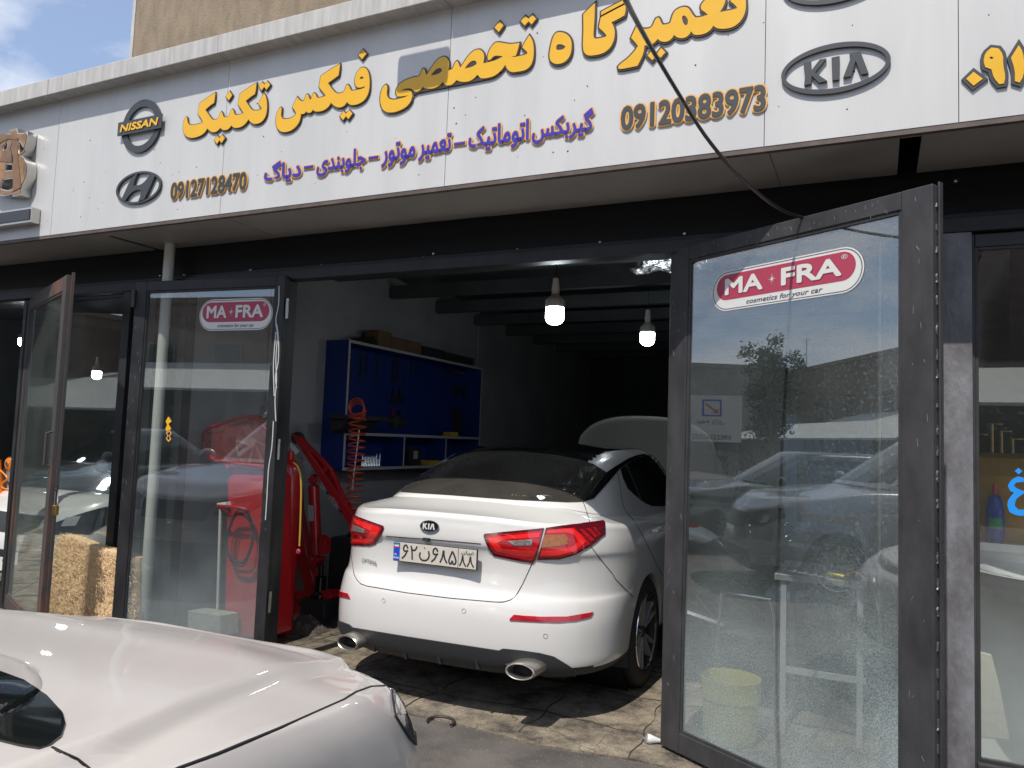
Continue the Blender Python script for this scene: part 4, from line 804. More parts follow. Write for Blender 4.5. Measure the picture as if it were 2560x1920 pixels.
hang([(1205, 388), (1320, 395), (1318, 402), (1205, 396)], 'hacksaw_blade', M['steel'], 'thin blade hanging flat above the pliers', 'tool', 0.004)
hang([(1780, 430), (1900, 425), (1915, 560), (1880, 545), (1870, 470), (1800, 480), (1800, 520), (1785, 520)], 'clamp', M['blackplastic'], 'dark clamp frame hanging at the far end of the board', 'clamp', 0.03)
hang([(1775, 640), (1820, 640), (1840, 870), (1780, 870)], 'grease_gun', M['blackplastic'], 'dark upright tool leaning at the far end of the shelf', 'tool', 0.05)
for i in range(12):
    p = PX(915.5 + i * 3.95, 1166, -4.25)
    sm = MB(); hgt = 0.10 + (0.02 if i in (0, 9, 11) else 0) - (0.03 if i == 10 else 0)
    sm.lathe([(0, 0), (0.011, 0), (0.011, 0.03), (0.009, 0.035), (0.009, hgt), (0, hgt)], (-4.30, p.y, zb0 + T_ + 0.001), n=10)
    tag(sm.build('socket_bit', M['chrome'], smooth=True, loc=(-4.30, p.y, zb0 + T_)), 'chrome socket standing in the row in the first lower bay of the blue board', 'socket', 'row of chrome sockets in the lower bay')
y2 = yn + (yfz - yn) * .50
o = thing('battery', 'small black battery box with pale label in the middle lower bay', 'battery', (-4.3, y2, zb0)); MB().box((-4.38, y2 - .12, zb0 + T_ + .001), (-4.26, y2 + .10, zb0 + 0.20)).build('case', M['blackplastic'], o, bevel=.004); MB().box((-4.259, y2 - .05, zb0 + .09), (-4.2575, y2 + .03, zb0 + .17)).build('label', M['boardedge'], o)
o = tag(MB().box((-4.36, y2 + .22, zb0 + T_ + .001), (-4.22, y2 + .55, zb0 + .07)).build('yellow_case', M['yellowhose'], loc=(-4.3, y2 + .4, zb0 + T_), bevel=.005), 'flat yellow case lying in the middle lower bay', 'case')
o = tag(MB().box((-4.34, yfz - .62, zm + .001), (-4.22, yfz - .48, zm + .05)).build('yellow_case', M['yellowhose'], loc=(-4.3, yfz - .55, zm), bevel=.005), 'small yellow box on the shelf near the far end of the board', 'case')
def topbox(xa, xb, ya, yb, h, m_, label):
    a = PX(xa, ya, XB).y; b = PX(xb, yb, XB).y
    return tag(MB().box((-4.40, a, zt + .001), (-4.23, b, zt + h)).build('box', m_, loc=(-4.3, (a + b) / 2, zt), bevel=.004), label, 'box')
topbox(985, 1060, 868, 880, .13, M['cardboard'], 'long brown cardboard box lying on top of the blue board')
topbox(952, 984, 862, 868, .16, M['cardboard'], 'brown cardboard box at the near end on top of the blue board')
topbox(1065, 1118, 885, 895, .11, M['blackplastic'], 'black tool case on top of the blue board after the cardboard')
topbox(1122, 1190, 898, 912, .10, M['blackplastic'], 'black tool case at the far end on top of the blue board')
p = PX(905, 862, XB)
rb = MB(); rb.grid(lambda u, v: Vector((-4.40 + .18 * u, p.y + .5 * v, zt + .004 + .10 * math.sin(math.pi * u) * math.sin(math.pi * v) * (0.6 + .5 * math.sin(9 * u + 14 * v)))), 16, 24)
tag(rb.build('plastic_bag', M['blackplastic'], smooth=True, loc=(-4.3, p.y + .2, zt)), 'crumpled dark plastic bag on top of the near end of the board', 'bag')
# shallow wall bracket tray with clamp, in front of the board
p0 = PX(833, 1040, -4.1); 
tr = MB(); yv = PX(833, 1040, -4.15).y
tr.box((-4.19, yv - .02, 1.60), (-3.98, yv + .55, 1.64)); tr.prism([(-4.19, yv + .02, 1.60), (-4.02, yv + .02, 1.60), (-4.08, yv + .02, 1.52), (-4.19, yv + .02, 1.48)], (0, .45, 0)); tr.box((-4.10, yv + .56, 1.595), (-4.06, yv + 1.0, 1.625)); tr.box((-4.12, yv + .78, 1.55), (-4.04, yv + .84, 1.66))
tag(tr.build('bench_vise', M['blackplastic'], loc=(-4.1, yv, 1.6), bevel=.006), 'dark bracket and clamp jutting from the blue board behind the coiled hose', 'vise')
# coiled air hose hanging in front of the board
Yh = 5.05; top_ = PY(895, 1025, Yh); bot_ = PY(884, 1300, Yh); pts = []
N_ = 17
for i in range(N_ * 14 + 1):
    t = i / (N_ * 14); zz = top_.z - (top_.z - bot_.z) * (t ** 0.88); xx = top_.x + (bot_.x - top_.x) * t
    a = 2 * math.pi * N_ * t; r_ = 0.068 - 0.008 * t
    pts.append(Vector((xx + r_ * math.cos(a), Yh + r_ * math.sin(a), zz + 0.004 * math.sin(a))))
hz = thing('air_hose', 'coiled orange-red air hose hanging beside the blue tool board', 'hose', (top_.x, Yh, bot_.z))
MB().tube(pts, 0.0065, 7).build('coil', M['hosered'], hz, smooth=True)
lp = [];
for i in range(3 * 16 + 1):
    a = 2 * math.pi * i / 16; lp.append(Vector((top_.x - 0.006 + .072 * math.cos(a), Yh - .02 + i * .0006, top_.z + .035 + .062 * math.sin(a) - i * .0012)))
MB().tube(lp, 0.0065, 7).build('loop', M['hosered'], hz, smooth=True)
MB().tube([PY(898, 1075, Yh), PY(880, 1225, Yh)], 0.005, 8).build('hanging_rod', M['white'], hz, smooth=True)

# ------------------------------------------------------------------ red engine hoist (all bars have real depth)
hs_ = lambda x, y: (640 + x / 2.765, 1000 + y / 2.765)
Yc = 4.95
hoist = thing('engine_hoist', 'red workshop engine hoist with 2TON marked boom behind the left rear of the white sedan', 'hoist', (PY(770, 1500, Yc).x, Yc, 0))
def hpr(poly, name, m_, par, Y=Yc, d=.07, bev=.004):
    P_ = [PY(*hs_(x, y), Y) for x, y in poly]; return MB().prism(P_, (0, d, 0)).build(name, m_, par, bevel=bev)
boom = hpr([(235, 225), (300, 262), (690, 825), (640, 865)], 'boom', M['redpaint'], hoist)
boom2 = hpr([(262, 240), (282, 228), (490, 440), (520, 475), (655, 775), (640, 790), (500, 480), (470, 455)], 'truss_rod', M['redpaint'], hoist, Yc + .02, .03)
hpr([(430, 505), (475, 455), (500, 475), (460, 520)], 'truss_web', M['redpaint'], hoist, Yc + .02, .03)
hpr([(240, 290), (300, 352), (275, 378), (235, 330)], 'label', M['stickerwhite'], hoist, Yc - .004, .003, 0)
hpr([(380, 515), (430, 560), (405, 580), (365, 575), (348, 560), (350, 545), (365, 540)], 'ram_bracket', M['redpaint'], hoist, Yc - .01, .09)
def htube(a, b, r, name, m_, par, dy=.035):
    A_ = PY(*hs_(*a), Yc) + Vector((0, dy, 0)); B_ = PY(*hs_(*b), Yc) + Vector((0, dy, 0)); return MB().tube([A_, A_ + (B_ - A_) * .02, B_], [r * .8, r, r], 20).build(name, m_, par, smooth=True)
ram = htube((378, 590), (400, 1075), .045, 'ram_cylinder', M['redpaint'], hoist)
htube((362, 560), (375, 592), .02, 'ram_rod', M['steel'], hoist)
hpr([(356, 725), (396, 730), (400, 835), (362, 838)], 'label', M['boardedge'], hoist, Yc - .012, .002, 0)
hpr([(285, 600), (290, 760), (360, 1110), (430, 1380), (350, 1380), (270, 1070), (245, 800)], 'mast', M['redpaint'], hoist, Yc + .05, .08)
hpr([(430, 935), (475, 965), (470, 1065), (425, 1075)], 'pump_block', M['redpaint'], hoist, Yc - .02, .08)
hpr([(355, 1075), (430, 1085), (430, 1110), (395, 1160), (350, 1150)], 'ram_bracket', M['redpaint'], hoist, Yc - .01, .09)
hpr([(250, 1320), (520, 1320), (520, 1375), (250, 1440)], 'base_beam', M['redpaint'], hoist, Yc - .05, .12)
hpr([(260, 1400), (380, 1440), (378, 1510), (265, 1530)], 'base_foot', M['redpaint'], hoist, Yc - .10, .12)
htube((265, 1330), (520, 1460), .013, 'pump_handle', M['redpaint'], hoist, -.05)
for s, (x, y) in (('2TON', (355, 458)), ('1\u00bdTON', (448, 580)), ('1TON', (542, 708))):
    ang = -math.atan2(865 - 225, 690 - 235 + 10)
    o3 = PY(*hs_(x, y), Yc) + Vector((0, -.004, 0)); u = (PY(*hs_(x + 60, y + 86), Yc) - PY(*hs_(x, y), Yc)).normalized(); v = Vector((0, -1, 0)).cross(u).normalized()
    if v.z < 0: v = -v
    w_ = .105 if s == '2TON' else .12 if len(s) > 4 else .11
    text_on('marking', s, (o3, u, v), -w_ / 2, w_ / 2, -.020, .020, M['boardedge'], boom, .001, .012)
for (x, y) in ((316, 402), (405, 520), (495, 643), (586, 768)):
    p = PY(*hs_(x, y), Yc); MB().lathe([(0, -.006), (.010, -.005), (.012, 0)], p, (0, 1, 0), 12).build('bolt', M['steel'] if x < 330 else M['seam'], boom, smooth=True)
for (x, y) in ((359, 560), (390, 1098)):
    p = PY(*hs_(x, y), Yc - .015); MB().lathe([(0, -.008), (.012, -.006), (.014, 0)], p, (0, 1, 0), 12).build('bolt', M['chrome'], hoist, smooth=True)
p = PY(*hs_(290, 262), Yc + .05); MB().lathe([(0, -.03), (.045, -.03), (.05, -.015), (.05, .015), (.045, .03), (0, .03)], p, (0, 1, 0), 24).build('wheel', M['blackplastic'], hoist, smooth=True)

# ------------------------------------------------------------------ red air compressor standing by the jamb, and tall red cylinder
tk = PY(*hs_(235, 900), 4.45)
tank = thing('gas_cylinder', 'tall red cylinder with yellow hose standing right beside the black door post', 'cylinder', (tk.x, 4.45, 0))
rr_ = (PY(*hs_(290, 600), 4.45).x - PY(*hs_(190, 600), 4.45).x) / 2 + .02
tt = PY(*hs_(250, 440), 4.45); cxk = tt.x - .02; zt2 = tt.z
MB().lathe([(0, 0.0), (rr_ * .9, .0), (rr_, .03), (rr_, zt2 - .14), (rr_ * .88, zt2 - .06), (rr_ * .55, zt2 - .015), (rr_ * .3, zt2)], (cxk, 4.45, .03), n=32).build('tank_body', M['redpaint'], tank, smooth=True)
MB().lathe([(rr_ * .3, zt2), (rr_ * .3, zt2 + .06), (0, zt2 + .06)], (cxk, 4.45, .03), n=16).build('valve', M['redpaint'], tank, smooth=True)
hp = smoothpath([PY(*hs_(x, y), 4.30) for x, y in ((258, 432), (285, 455), (305, 510), (312, 600), (310, 750), (305, 900), (300, 1010))], 4)
MB().tube(hp, .0065, 8).build('hose', M['yellowhose'], tank, smooth=True)
p = PY(*hs_(292, 1048), 4.30); MB().lathe([(0, -.01), (.012, -.01), (.02, 0), (.012, .01), (0, .01)], p, (0, 1, 0), 16).build('hose_end', M['stickerred'], tank, smooth=True)

k_ = lambda x, y: (460 + x / 2.675, 980 + y / 2.675)
Yt = 4.12
comp = thing('air_compressor', 'red upright air compressor with mesh belt guard behind the left glass door', 'compressor', (PY(620, 1500, Yt).x, Yt + .1, 0))
def kpr(poly, name, m_, par, Y=Yt, d=.2, bev=.006, sm=False):
    P_ = [PY(*k_(x, y), Y) for x, y in poly]; return MB().prism(P_, (0, d, 0)).build(name, m_, par, bevel=bev)
kpr([(290, 590), (310, 560), (350, 548), (520, 548), (560, 560), (560, 1640), (268, 1640), (280, 1000), (292, 700)], 'tank_body', M['redpaint'], comp, Yt, .24, .03)
kpr([(295, 520), (340, 498), (440, 500), (530, 520), (530, 545), (345, 545), (290, 555)], 'tank_top', M['redpaint'], comp, Yt + .02, .2, .015)
go = [(150, 330), (155, 270), (200, 235), (400, 170), (450, 160), (500, 175), (540, 215), (580, 260), (590, 500), (400, 480), (215, 450), (170, 400)]
GP = [PY(*k_(x, y), Yt) for x, y in go]
gd = MB().tube([p + Vector((0, -.03, 0)) for p in GP], .012, 8, closed=True).tube([p + Vector((0, .13, 0)) for p in GP], .012, 8, closed=True)
for p in GP: gd.tube([p + Vector((0, -.03, 0)), p + Vector((0, .13, 0))], .006, 6)
gr_ = gd.build('guard_frame', M['redpaint'], comp, smooth=True)
msh = MB(); fsx = [p.x for p in GP]; fsz = [p.z for p in GP]; gx0, gx1, gz0, gz1 = min(fsx), max(fsx), min(fsz), max(fsz)
def clipseg(px_, pz_, dx, dz):
    ts = []
    for i in range(len(GP)):
        a, b = GP[i - 1], GP[i]; ex_, ez_ = b.x - a.x, b.z - a.z; den = dx * ez_ - dz * ex_
        if abs(den) < 1e-9: continue
        t = ((a.x - px_) * ez_ - (a.z - pz_) * ex_) / den; s_ = ((a.x - px_) * dz - (a.z - pz_) * dx) / den
        if 0 <= s_ < 1: ts.append(t)
    ts.sort(); return [(ts[i], ts[i + 1]) for i in range(0, len(ts) - 1, 2)]
kk = 0
for sgn in (1, -1):
    off = -0.9
    while off < 0.9:
        px_, pz_ = (gx0 + gx1) / 2 + off, (gz0 + gz1) / 2
        for t0, t1 in clipseg(px_, pz_, .7, .7 * sgn):
            y_ = Yt - .032 - (.0012 if sgn > 0 else 0)
            msh.tube([(px_ + .7 * t0, y_, pz_ + .7 * sgn * t0), (px_ + .7 * t1, y_, pz_ + .7 * sgn * t1)], .0015, 3, cap=False)
        off += .0135
msh.build('guard_mesh', M['redmesh'], comp)
kpr([(275, 455), (560, 500), (560, 520), (300, 500), (290, 520), (275, 490)], 'guard_base', M['redpaint'], comp, Yt - .03, .18, .004)
fc_ = PY(*k_(465, 345), Yt + .03); fan = MB()
fan.lathe([(.158, -.01), (.165, 0), (.158, .01), (.152, 0), (.158, -.01)], fc_, (0, 1, 0), 40); fan.lathe([(0, -.02), (.035, -.02), (.04, 0), (0, .02)], fc_, (0, 1, 0), 20)
for k in range(8):
    a = 2 * math.pi * k / 8 + .2; Mx = Matrix.Translation(fc_) @ Matrix.Rotation(a, 4, 'Y') @ Matrix.Rotation(.55, 4, 'Z'); fan.box((-.026, -.004, .03), (.026, .004, .155), Mx)
fan.build('flywheel_fan', M['lampbody'], comp, smooth=True)
MB().lathe([(0, -.05), (.06, -.05), (.06, .05), (0, .05)], fc_ + Vector((-.22, .06, -.02)), (0, 1, 0), 24).build('motor_pulley', M['blackplastic'], comp, smooth=True)
MB().tube(smoothpath([PY(*k_(x, y), Yy) for x, y, Yy in ((325, 835, Yt), (235, 770, Yt - .10), (240, 762, Yt - .12), (380, 775, Yt - .12), (430, 805, Yt - .08), (445, 880, Yt))], 3), .010, 8).build('handle', M['redpaint'], comp, smooth=True)
cl_ = MB()
for q in range(4):
    cc = k_(375 + rnd.uniform(-6, 6), 980 + rnd.uniform(-8, 14)); ctr = PY(*cc, Yt - .05 - .012 * q); ra, rb2 = .118 + rnd.uniform(-.01, .01), .178 + rnd.uniform(-.015, .015)
    cl_.tube([ctr + Vector((ra * math.cos(a), .01 * math.sin(3 * a), rb2 * math.sin(a))) for a in [2 * math.pi * i / 40 for i in range(40)]], .006, 7, closed=True)
cl_.build('cable_coil', M['cable'], comp, smooth=True)
fin = MB()
for i in range(7): a_ = PY(*k_(485 + i * 11, 150), Yt + .1); fin.tube([a_ + Vector((0, 0, -.05)), a_, a_ + Vector((.012, 0, -.008)), a_ + Vector((.014, 0, -.05))], .004, 6)
fin.build('cooling_fins', M['brass'], comp, smooth=True)
sq = thing('squeegee', 'pale handled floor brush leaning beside the red compressor', 'brush', PY(*k_(225, 1450), Yt - .02))
MB().tube([PY(*k_(245, 770), Yt - .02), PY(*k_(225, 1450), Yt - .02)], .011, 10).build('pole', M['pvcpipe'], sq, smooth=True); kpr([(215, 745), (275, 735), (280, 760), (240, 772)], 'head', M['white'], sq, Yt - .05, .06, .003)
bx_ = [PY(*k_(x, y), 3.95) for x, y in ((22, 1462), (240, 1495), (240, 1640), (22, 1640))]
tag(MB().prism(bx_, (0.03, .14, 0)).build('stone_block', M['stone'], loc=bx_[0], bevel=.006), 'pale green-grey masonry block on the floor behind the left glass door', 'block')

# ------------------------------------------------------------------ wood wool cooler pads leaning on the clear panel
def straw_pad(pxpoly, Y, th, label, seed, nst=2600):
    r_ = random.Random(seed); P_ = [PY(x, y, Y) for x, y in pxpoly]
    t = thing('wood_wool_pad', label, 'cooler pad', (sum(p.x for p in P_) / len(P_), Y, 0))
    P2 = [Vector((p.x, p.z)) for p in P_]
    MB().prism([Vector((p.x, Y + .012, p.y)) for p in P2], (0, th - .02, 0)).build('core', M['strawbase'], t, bevel=.01)
    x0, x1, z0, z1 = min(p.x for p in P2), max(p.x for p in P2), min(p.y for p in P2), max(p.y for p in P2)
    def ins(px_, pz_):
        c = False
        for i in range(len(P2)):
            a, b = P2[i], P2[i - 1]
            if (a.y > pz_) != (b.y > pz_) and px_ < (b.x - a.x) * (pz_ - a.y) / (b.y - a.y) + a.x: c = not c
        return c
    sb = MB(); k = 0
    while k < nst:
        x, z = r_.uniform(x0, x1), r_.uniform(z0, z1)
        if not ins(x, z): continue
        k += 1; a = r_.uniform(0, 6.28); R__ = r_.uniform(.008, .03); arc = r_.uniform(1.0, 3.0); y = Y + r_.uniform(-.016, .012); ti = r_.uniform(-.35, .35); q = []
        for j in range(6):
            an = a + arc * j / 5; q.append((x + R__ * math.cos(an), y + R__ * ti * math.sin(an * 1.3) - .003, z + R__ * math.sin(an) * .8))
        sb.tube(q, r_.uniform(.0007, .0013), 3, cap=False)
    for i in range(len(P2)):                                     # fuzz over the rim
        a, b = P2[i - 1], P2[i]; n_ = int((b - a).length / .0018)
        for j in range(n_):
            p = a + (b - a) * r_.random(); an = r_.uniform(0, 6.28); R__ = r_.uniform(.006, .02); y = Y + r_.uniform(0, th)
            sb.tube([(p.x + R__ * math.cos(an + v) * .8, y + .004 * math.sin(v * 3), p.y + R__ * math.sin(an + v) * .8) for v in (0, .7, 1.4, 2.1)], .0009, 3, cap=False)
    sb.build('fibres', M['straw'], t, fix=False)
    return t
straw_pad([(112, 1600), (124, 1430), (138, 1350), (150, 1338), (172, 1342), (215, 1358), (240, 1372), (275, 1378), (345, 1395), (345, 1600)], 3.70, .10, 'big straw coloured wood wool pad standing between the rusty and black doors', 5, 5200)

# ------------------------------------------------------------------ cars: a stack of plan outlines, smoothed, with real wheel openings
def sgnpow(v, p): return math.copysign(abs(v) ** p, v)
def plan(w, yr, Lr, n, yf, Lf, nf, N=36):
    """closed outline of one level: rear curve, side, front curve, side"""
    pts = []
    for i in range(N + 1):                                       # rear, from right side round to left side
        a = math.pi * i / N; c, s = math.cos(a), math.sin(a)
        pts.append((w * sgnpow(c, 2 / n), yr + Lr * (1 - abs(s) ** (2 / n))))
    S = 22; y0, y1 = yr + Lr, yf - Lf
    for i in range(1, S): pts.append((-w, y0 + (y1 - y0) * i / S))
    for i in range(N + 1):
        a = math.pi * i / N; c, s = math.cos(a), math.sin(a)
        pts.append((-w * sgnpow(c, 2 / nf), yf - Lf * (1 - abs(s) ** (2 / nf))))
    for i in range(1, S): pts.append((w, y1 + (y0 - y1) * i / S))
    return pts
def car_shell(name, rings, zfn, T, m, parent, sub=4, wheels=None, hole=None, RW_=0.355, NA=36):
    K = len(rings); rows = []
    def cr4(a, b, c, d, t): return tuple(0.5 * (2 * q + (r - p) * t + (2 * p - 5 * q + 4 * r - s) * t * t + (3 * q - p - 3 * r + s) * t ** 3) for p, q, r, s in zip(a, b, c, d))
    for k in range(K - 1):
        a, b, c, d = rings[max(k - 1, 0)], rings[k], rings[k + 1], rings[min(k + 2, K - 1)]
        for j in range(sub): rows.append(cr4(a, b, c, d, j / sub))
    rows.append(rings[-1])
    vs = []; n = None
    for rg in rows:
        u, w, yr, Lr, nr, yf, Lf, nf = rg
        P_ = plan(max(w, .02), yr, Lr, max(nr, 2), yf, Lf, max(nf, 2), NA); n = len(P_)
        for x, y in P_: vs.append(T @ Vector((x, y, zfn(u, x, y, w))))
    fs = [(i * n + k, i * n + (k + 1) % n, (i + 1) * n + (k + 1) % n, (i + 1) * n + k) for i in range(len(rows) - 1) for k in range(n)]
    fs.append(tuple(range(n))[::-1]); fs.append(tuple((len(rows) - 1) * n + k for k in range(n)))
    mb = MB(); mb.add(vs, fs); o = mb.build(name, m, parent, smooth=True)
    if wheels:
        cm = MB()
        for (wx, wy, wz) in wheels:
            for sd in (-1, 1):
                c = T @ Vector((sd * (wx + .25), wy, wz)); e = T @ Vector((sd * (wx - .33), wy, wz))
                cm.tube([c, e], RW_, 64)
        co = cm.build('tmpcut', m, None)
        md = o.modifiers.new('b', 'BOOLEAN'); md.operation = 'DIFFERENCE'; md.object = co; md.solver = 'EXACT'; md.use_self = False
        bpy.context.view_layer.update()
        dg = bpy.context.evaluated_depsgraph_get(); me = bpy.data.meshes.new_from_object(o.evaluated_get(dg))
        o.modifiers.clear(); o.data = me; bpy.data.objects.remove(co)
        me.name = name
        for p in me.polygons: p.use_smooth = True
        me.set_sharp_from_angle(angle=math.radians(32))
    me_ = o.data                                                 # unpainted underside
    while len(me_.materials) < 2: me_.materials.append(M['blackplastic'])
    me_.materials[0] = m; me_.materials[1] = M['blackplastic']
    for p in me_.polygons: p.material_index = 1 if (p.normal.z < -.30 and p.center.z < .36) else 0
    sf = Surf(o)
    if hole:
        bm = bmesh.new(); bm.from_mesh(o.data); kill = []
        MI = wm(o)
        for f in bm.faces:
            c = MI @ f.calc_center_median(); d = c - EYE
            if not f.calc_area(): continue
            Mt = camo.matrix_world.to_3x3().transposed() @ d; px_, py_ = CX + FPX * Mt.x / -Mt.z, CY - FPX * Mt.y / -Mt.z
            ins = False
            for i in range(len(hole)):
                a, b = hole[i], hole[i - 1]
                if (a[1] > py_) != (b[1] > py_) and px_ < (b[0] - a[0]) * (py_ - a[1]) / (b[1] - a[1]) + a[0]: ins = not ins
            if ins and f.normal.dot(d) < 0: kill.append(f)
        bmesh.ops.delete(bm, geom=kill, context='FACES'); bm.to_mesh(o.data); bm.free()
    return o, sf
def car_wheel(T, x, y, side, parent, R=0.33, W=0.215, detail=True, rimcol=None):
    """side=+1 outer face towards +x"""
    c = T @ Vector((x, y, R)); ax = (T.to_3x3() @ Vector((side, 0, 0))).normalized(); up = (T.to_3x3() @ Vector((0, 0, 1))).normalized(); fw = ax.cross(up)
    w = bpy.data.objects.new('wheel', None); COL.objects.link(w); w.location = c; attach(w, parent)
    tb = MB(); rr0 = R * .70
    prof = [(rr0, 0), (rr0 + .006, .012), (R * .80, .018), (R * .93, .010), (R * .985, -.008), (R, -.028)]
    for g_ in (-.055, -.085, -.13, -.16): prof += [(R, g_ + .006), (R * .975, g_ + .004), (R * .975, g_ - .004), (R, g_ - .006)]
    prof += [(R, -W + .028), (R * .985, -W + .008), (R * .93, -W - .01), (R * .8, -W - .018), (rr0, -W)]
    tb.lathe([(a, b) for a, b in prof], c, ax, 72)
    ty = tb.build('tyre', M['rubber'], w, smooth=True)
    if detail:
        gb = MB()
        for k in range(60):
            a = 2 * math.pi * k / 60; r = Matrix.Rotation(a, 3, ax); p = c + (r @ up) * (R * .993)
            t_ = (r @ fw); q = (r @ up)
            for h0, h1 in ((-.018, -.05), (-.165, -.20)):
                gb.add([p + ax * h0 + t_ * .0018 + q * .0035, p + ax * h0 - t_ * .0018 + q * .0035, p + ax * h1 - t_ * .0018 + t_ * .006 + q * .004, p + ax * h1 + t_ * .0018 + t_ * .006 + q * .004], [(0, 1, 2, 3)])
        gb.build('tread_sipes', M['seam'], ty)
    rm = MB(); rm.lathe([(rr0 + .004, .004), (rr0 - .006, .010), (rr0 - .012, .004), (rr0 - .016, -.03), (rr0 - .022, -.12), (rr0 * .4, -.125), (0, -.125)], c, ax, 64)
    rm.build('rim_barrel', M['blackplastic'], w, smooth=True)
    lipm = MB(); lipm.lathe([(rr0 + .003, .002), (rr0 - .004, .014), (rr0 - .014, .006)], c, ax, 64); lipm.build('rim_edge', M['chrome'], w, smooth=True)
    spk = MB()
    ns = 5
    for k in range(ns):
        a = 2 * math.pi * k / ns + .25
        for s2 in (-1, 1):
            r1 = Matrix.Rotation(a + s2 * .12, 3, ax); r2 = Matrix.Rotation(a + s2 * .20, 3, ax)
            p0 = c + (r1 @ up) * (.040) + ax * -.018; p1 = c + (r2 @ up) * (rr0 - .010) + ax * .0; d = (p1 - p0).normalized(); t_ = ax.cross(d).normalized()
            spk.add([p0 + t_ * .006 + ax * .010, p0 - t_ * .006 + ax * .010, p1 - t_ * .010 + ax * .006, p1 + t_ * .010 + ax * .006, p0 + t_ * .007 - ax * .03, p0 - t_ * .007 - ax * .03, p1 - t_ * .011 - ax * .03, p1 + t_ * .011 - ax * .03],
                    [(0, 1, 2, 3), (4, 7, 6, 5), (0, 4, 5, 1), (1, 5, 6, 2), (2, 6, 7, 3), (3, 7, 4, 0)])
    spk.build('spokes', rimcol or mat('machined_spoke', (0.60, 0.58, 0.55), 0.35, metal=0.6), w)
    MB().lathe([(0, .0), (.028, -.002), (.034, -.010), (.04, -.04), (0, -.04)], c, ax, 24).build('hub_cap', M['blackplastic'], w, smooth=True)
    MB().lathe([(.05, -.085), (.16, -.085), (.16, -.10), (.05, -.10), (.05, -.085)], c, ax, 40).build('brake_disc', M['steel'], w, smooth=True)
    return w
def lerp(a, b, t): return a + (b - a) * t
def interp(tab, y):
    if y <= tab[0][0]: return tab[0][1]
    for (a, va), (b, vb) in zip(tab, tab[1:]):
        if y <= b: t = (y - a) / (b - a); t = t * t * (3 - 2 * t) * .5 + t * .5; return va + (vb - va) * t
    return tab[-1][1]

# ---- the white sedan in the bay
TO = Matrix.Translation((-2.18, 3.65, 0))
zbO = [(0.0, 1.058), (.12, 1.066), (0.5, 1.122), (0.9, 1.085), (1.6, 1.00), (2.6, .97), (3.5, .96), (4.0, .90), (4.5, .80), (4.9, .72)]
def zO(u, x, y, w):
    zb = interp(zbO, y) - .115 * (abs(x) / .9) ** 2.6 * max(.25, 1 - max(0, y - .5) / 1.6)
    if u <= 1.0: return .20 + (zb - .20) * u
    v = u - 1.0; zr = 1.465 - .045 * abs((y - 2.15) / 1.0) ** 2 if abs(y - 2.15) < 1.6 else 1.35
    crown = .030 * (1 - min(1, abs(x) / .62) ** 2)
    return lerp(zb + .006 * (1 - (x / .9) ** 2), zr - .03 + crown, min(v, 1.0)) if v > 0.0 else zb
RO = [  # u, w, yr, Lr, nr, yf, Lf, nf
    (.00, .74, .30, .55, 2.6, 4.60, .7, 2.6), (.055, .845, .09, .60, 2.7, 4.72, .8, 2.6), (.075, .872, .055, .62, 2.7, 4.75, .8, 2.6), (.13, .895, .020, .66, 2.7, 4.80, .85, 2.6),
    (.24, .905, .000, .70, 2.65, 4.84, .85, 2.6), (.38, .912, -.004, .72, 2.6, 4.845, .85, 2.6), (.47, .915, .003, .74, 2.55, 4.83, .85, 2.6), (.53, .915, .022, .75, 2.55, 4.80, .85, 2.6),
    (.57, .914, .040, .76, 2.5, 4.78, .85, 2.6), (.66, .913, .052, .77, 2.5, 4.76, .85, 2.6), (.78, .908, .048, .78, 2.5, 4.74, .85, 2.6), (.835, .905, .030, .78, 2.5, 4.73, .85, 2.6),
    (.90, .898, .028, .80, 2.5, 4.71, .85, 2.6), (.95, .888, .032, .82, 2.5, 4.68, .85, 2.6), (.985, .878, .036, .83, 2.5, 4.64, .85, 2.6), (1.0, .862, .050, .84, 2.5, 4.58, .85, 2.6), (1.0005, .848, .075, .85, 2.5, 4.5, .85, 2.6),
    (1.002, .80, .22, .84, 2.7, 4.0, .85, 2.6), (1.02, .765, .355, .80, 3.0, 3.62, .8, 2.8), (1.06, .755, .385, .76, 3.2, 3.55, .8, 2.8), (1.30, .715, .51, .70, 3.4, 3.3, .7, 2.8),
    (1.60, .665, .72, .62, 3.6, 3.0, .6, 2.8), (1.85, .615, .95, .55, 3.6, 2.75, .5, 2.8), (1.95, .56, 1.10, .5, 3.4, 2.62, .5, 2.8), (2.0, .48, 1.24, .45, 3.2, 2.55, .45, 2.8), (2.0, .25, 1.55, .25, 2.6, 2.45, .25, 2.6), (2.0, .05, 1.9, .05, 2, 2.2, .05, 2)]
A_ = lambda pts: [(800 + x / 4.608, 1080 + y / 4.608) for x, y in pts]
B_ = lambda pts: [(1200 + x / 4.608, 1080 + y / 4.608) for x, y in pts]
C_ = lambda pts: [(800 + x / 4.608, 1400 + y / 4.608) for x, y in pts]
D_ = lambda pts: [(1200 + x / 4.608, 1400 + y / 4.608) for x, y in pts]
glassO = A_([(862, 690), (1000, 600), (1150, 500), (1310, 405), (1540, 302), (1700, 255), (1900, 232)]) + B_([(200, 224), (400, 230), (800, 262), (1100, 315), (1300, 372), (1450, 466), (1330, 620), (1190, 805), (1000, 812), (400, 785), (0, 757)]) + A_([(1500, 730), (1200, 712)])
holeO = A_([(1000, 668), (1150, 560), (1330, 440), (1560, 335), (1750, 285), (1950, 262)]) + B_([(200, 262), (400, 268), (800, 305), (1100, 375), (1290, 455), (1310, 500), (1240, 620), (1140, 740), (1000, 765), (400, 735), (0, 712)]) + A_([(1500, 690), (1200, 672)])
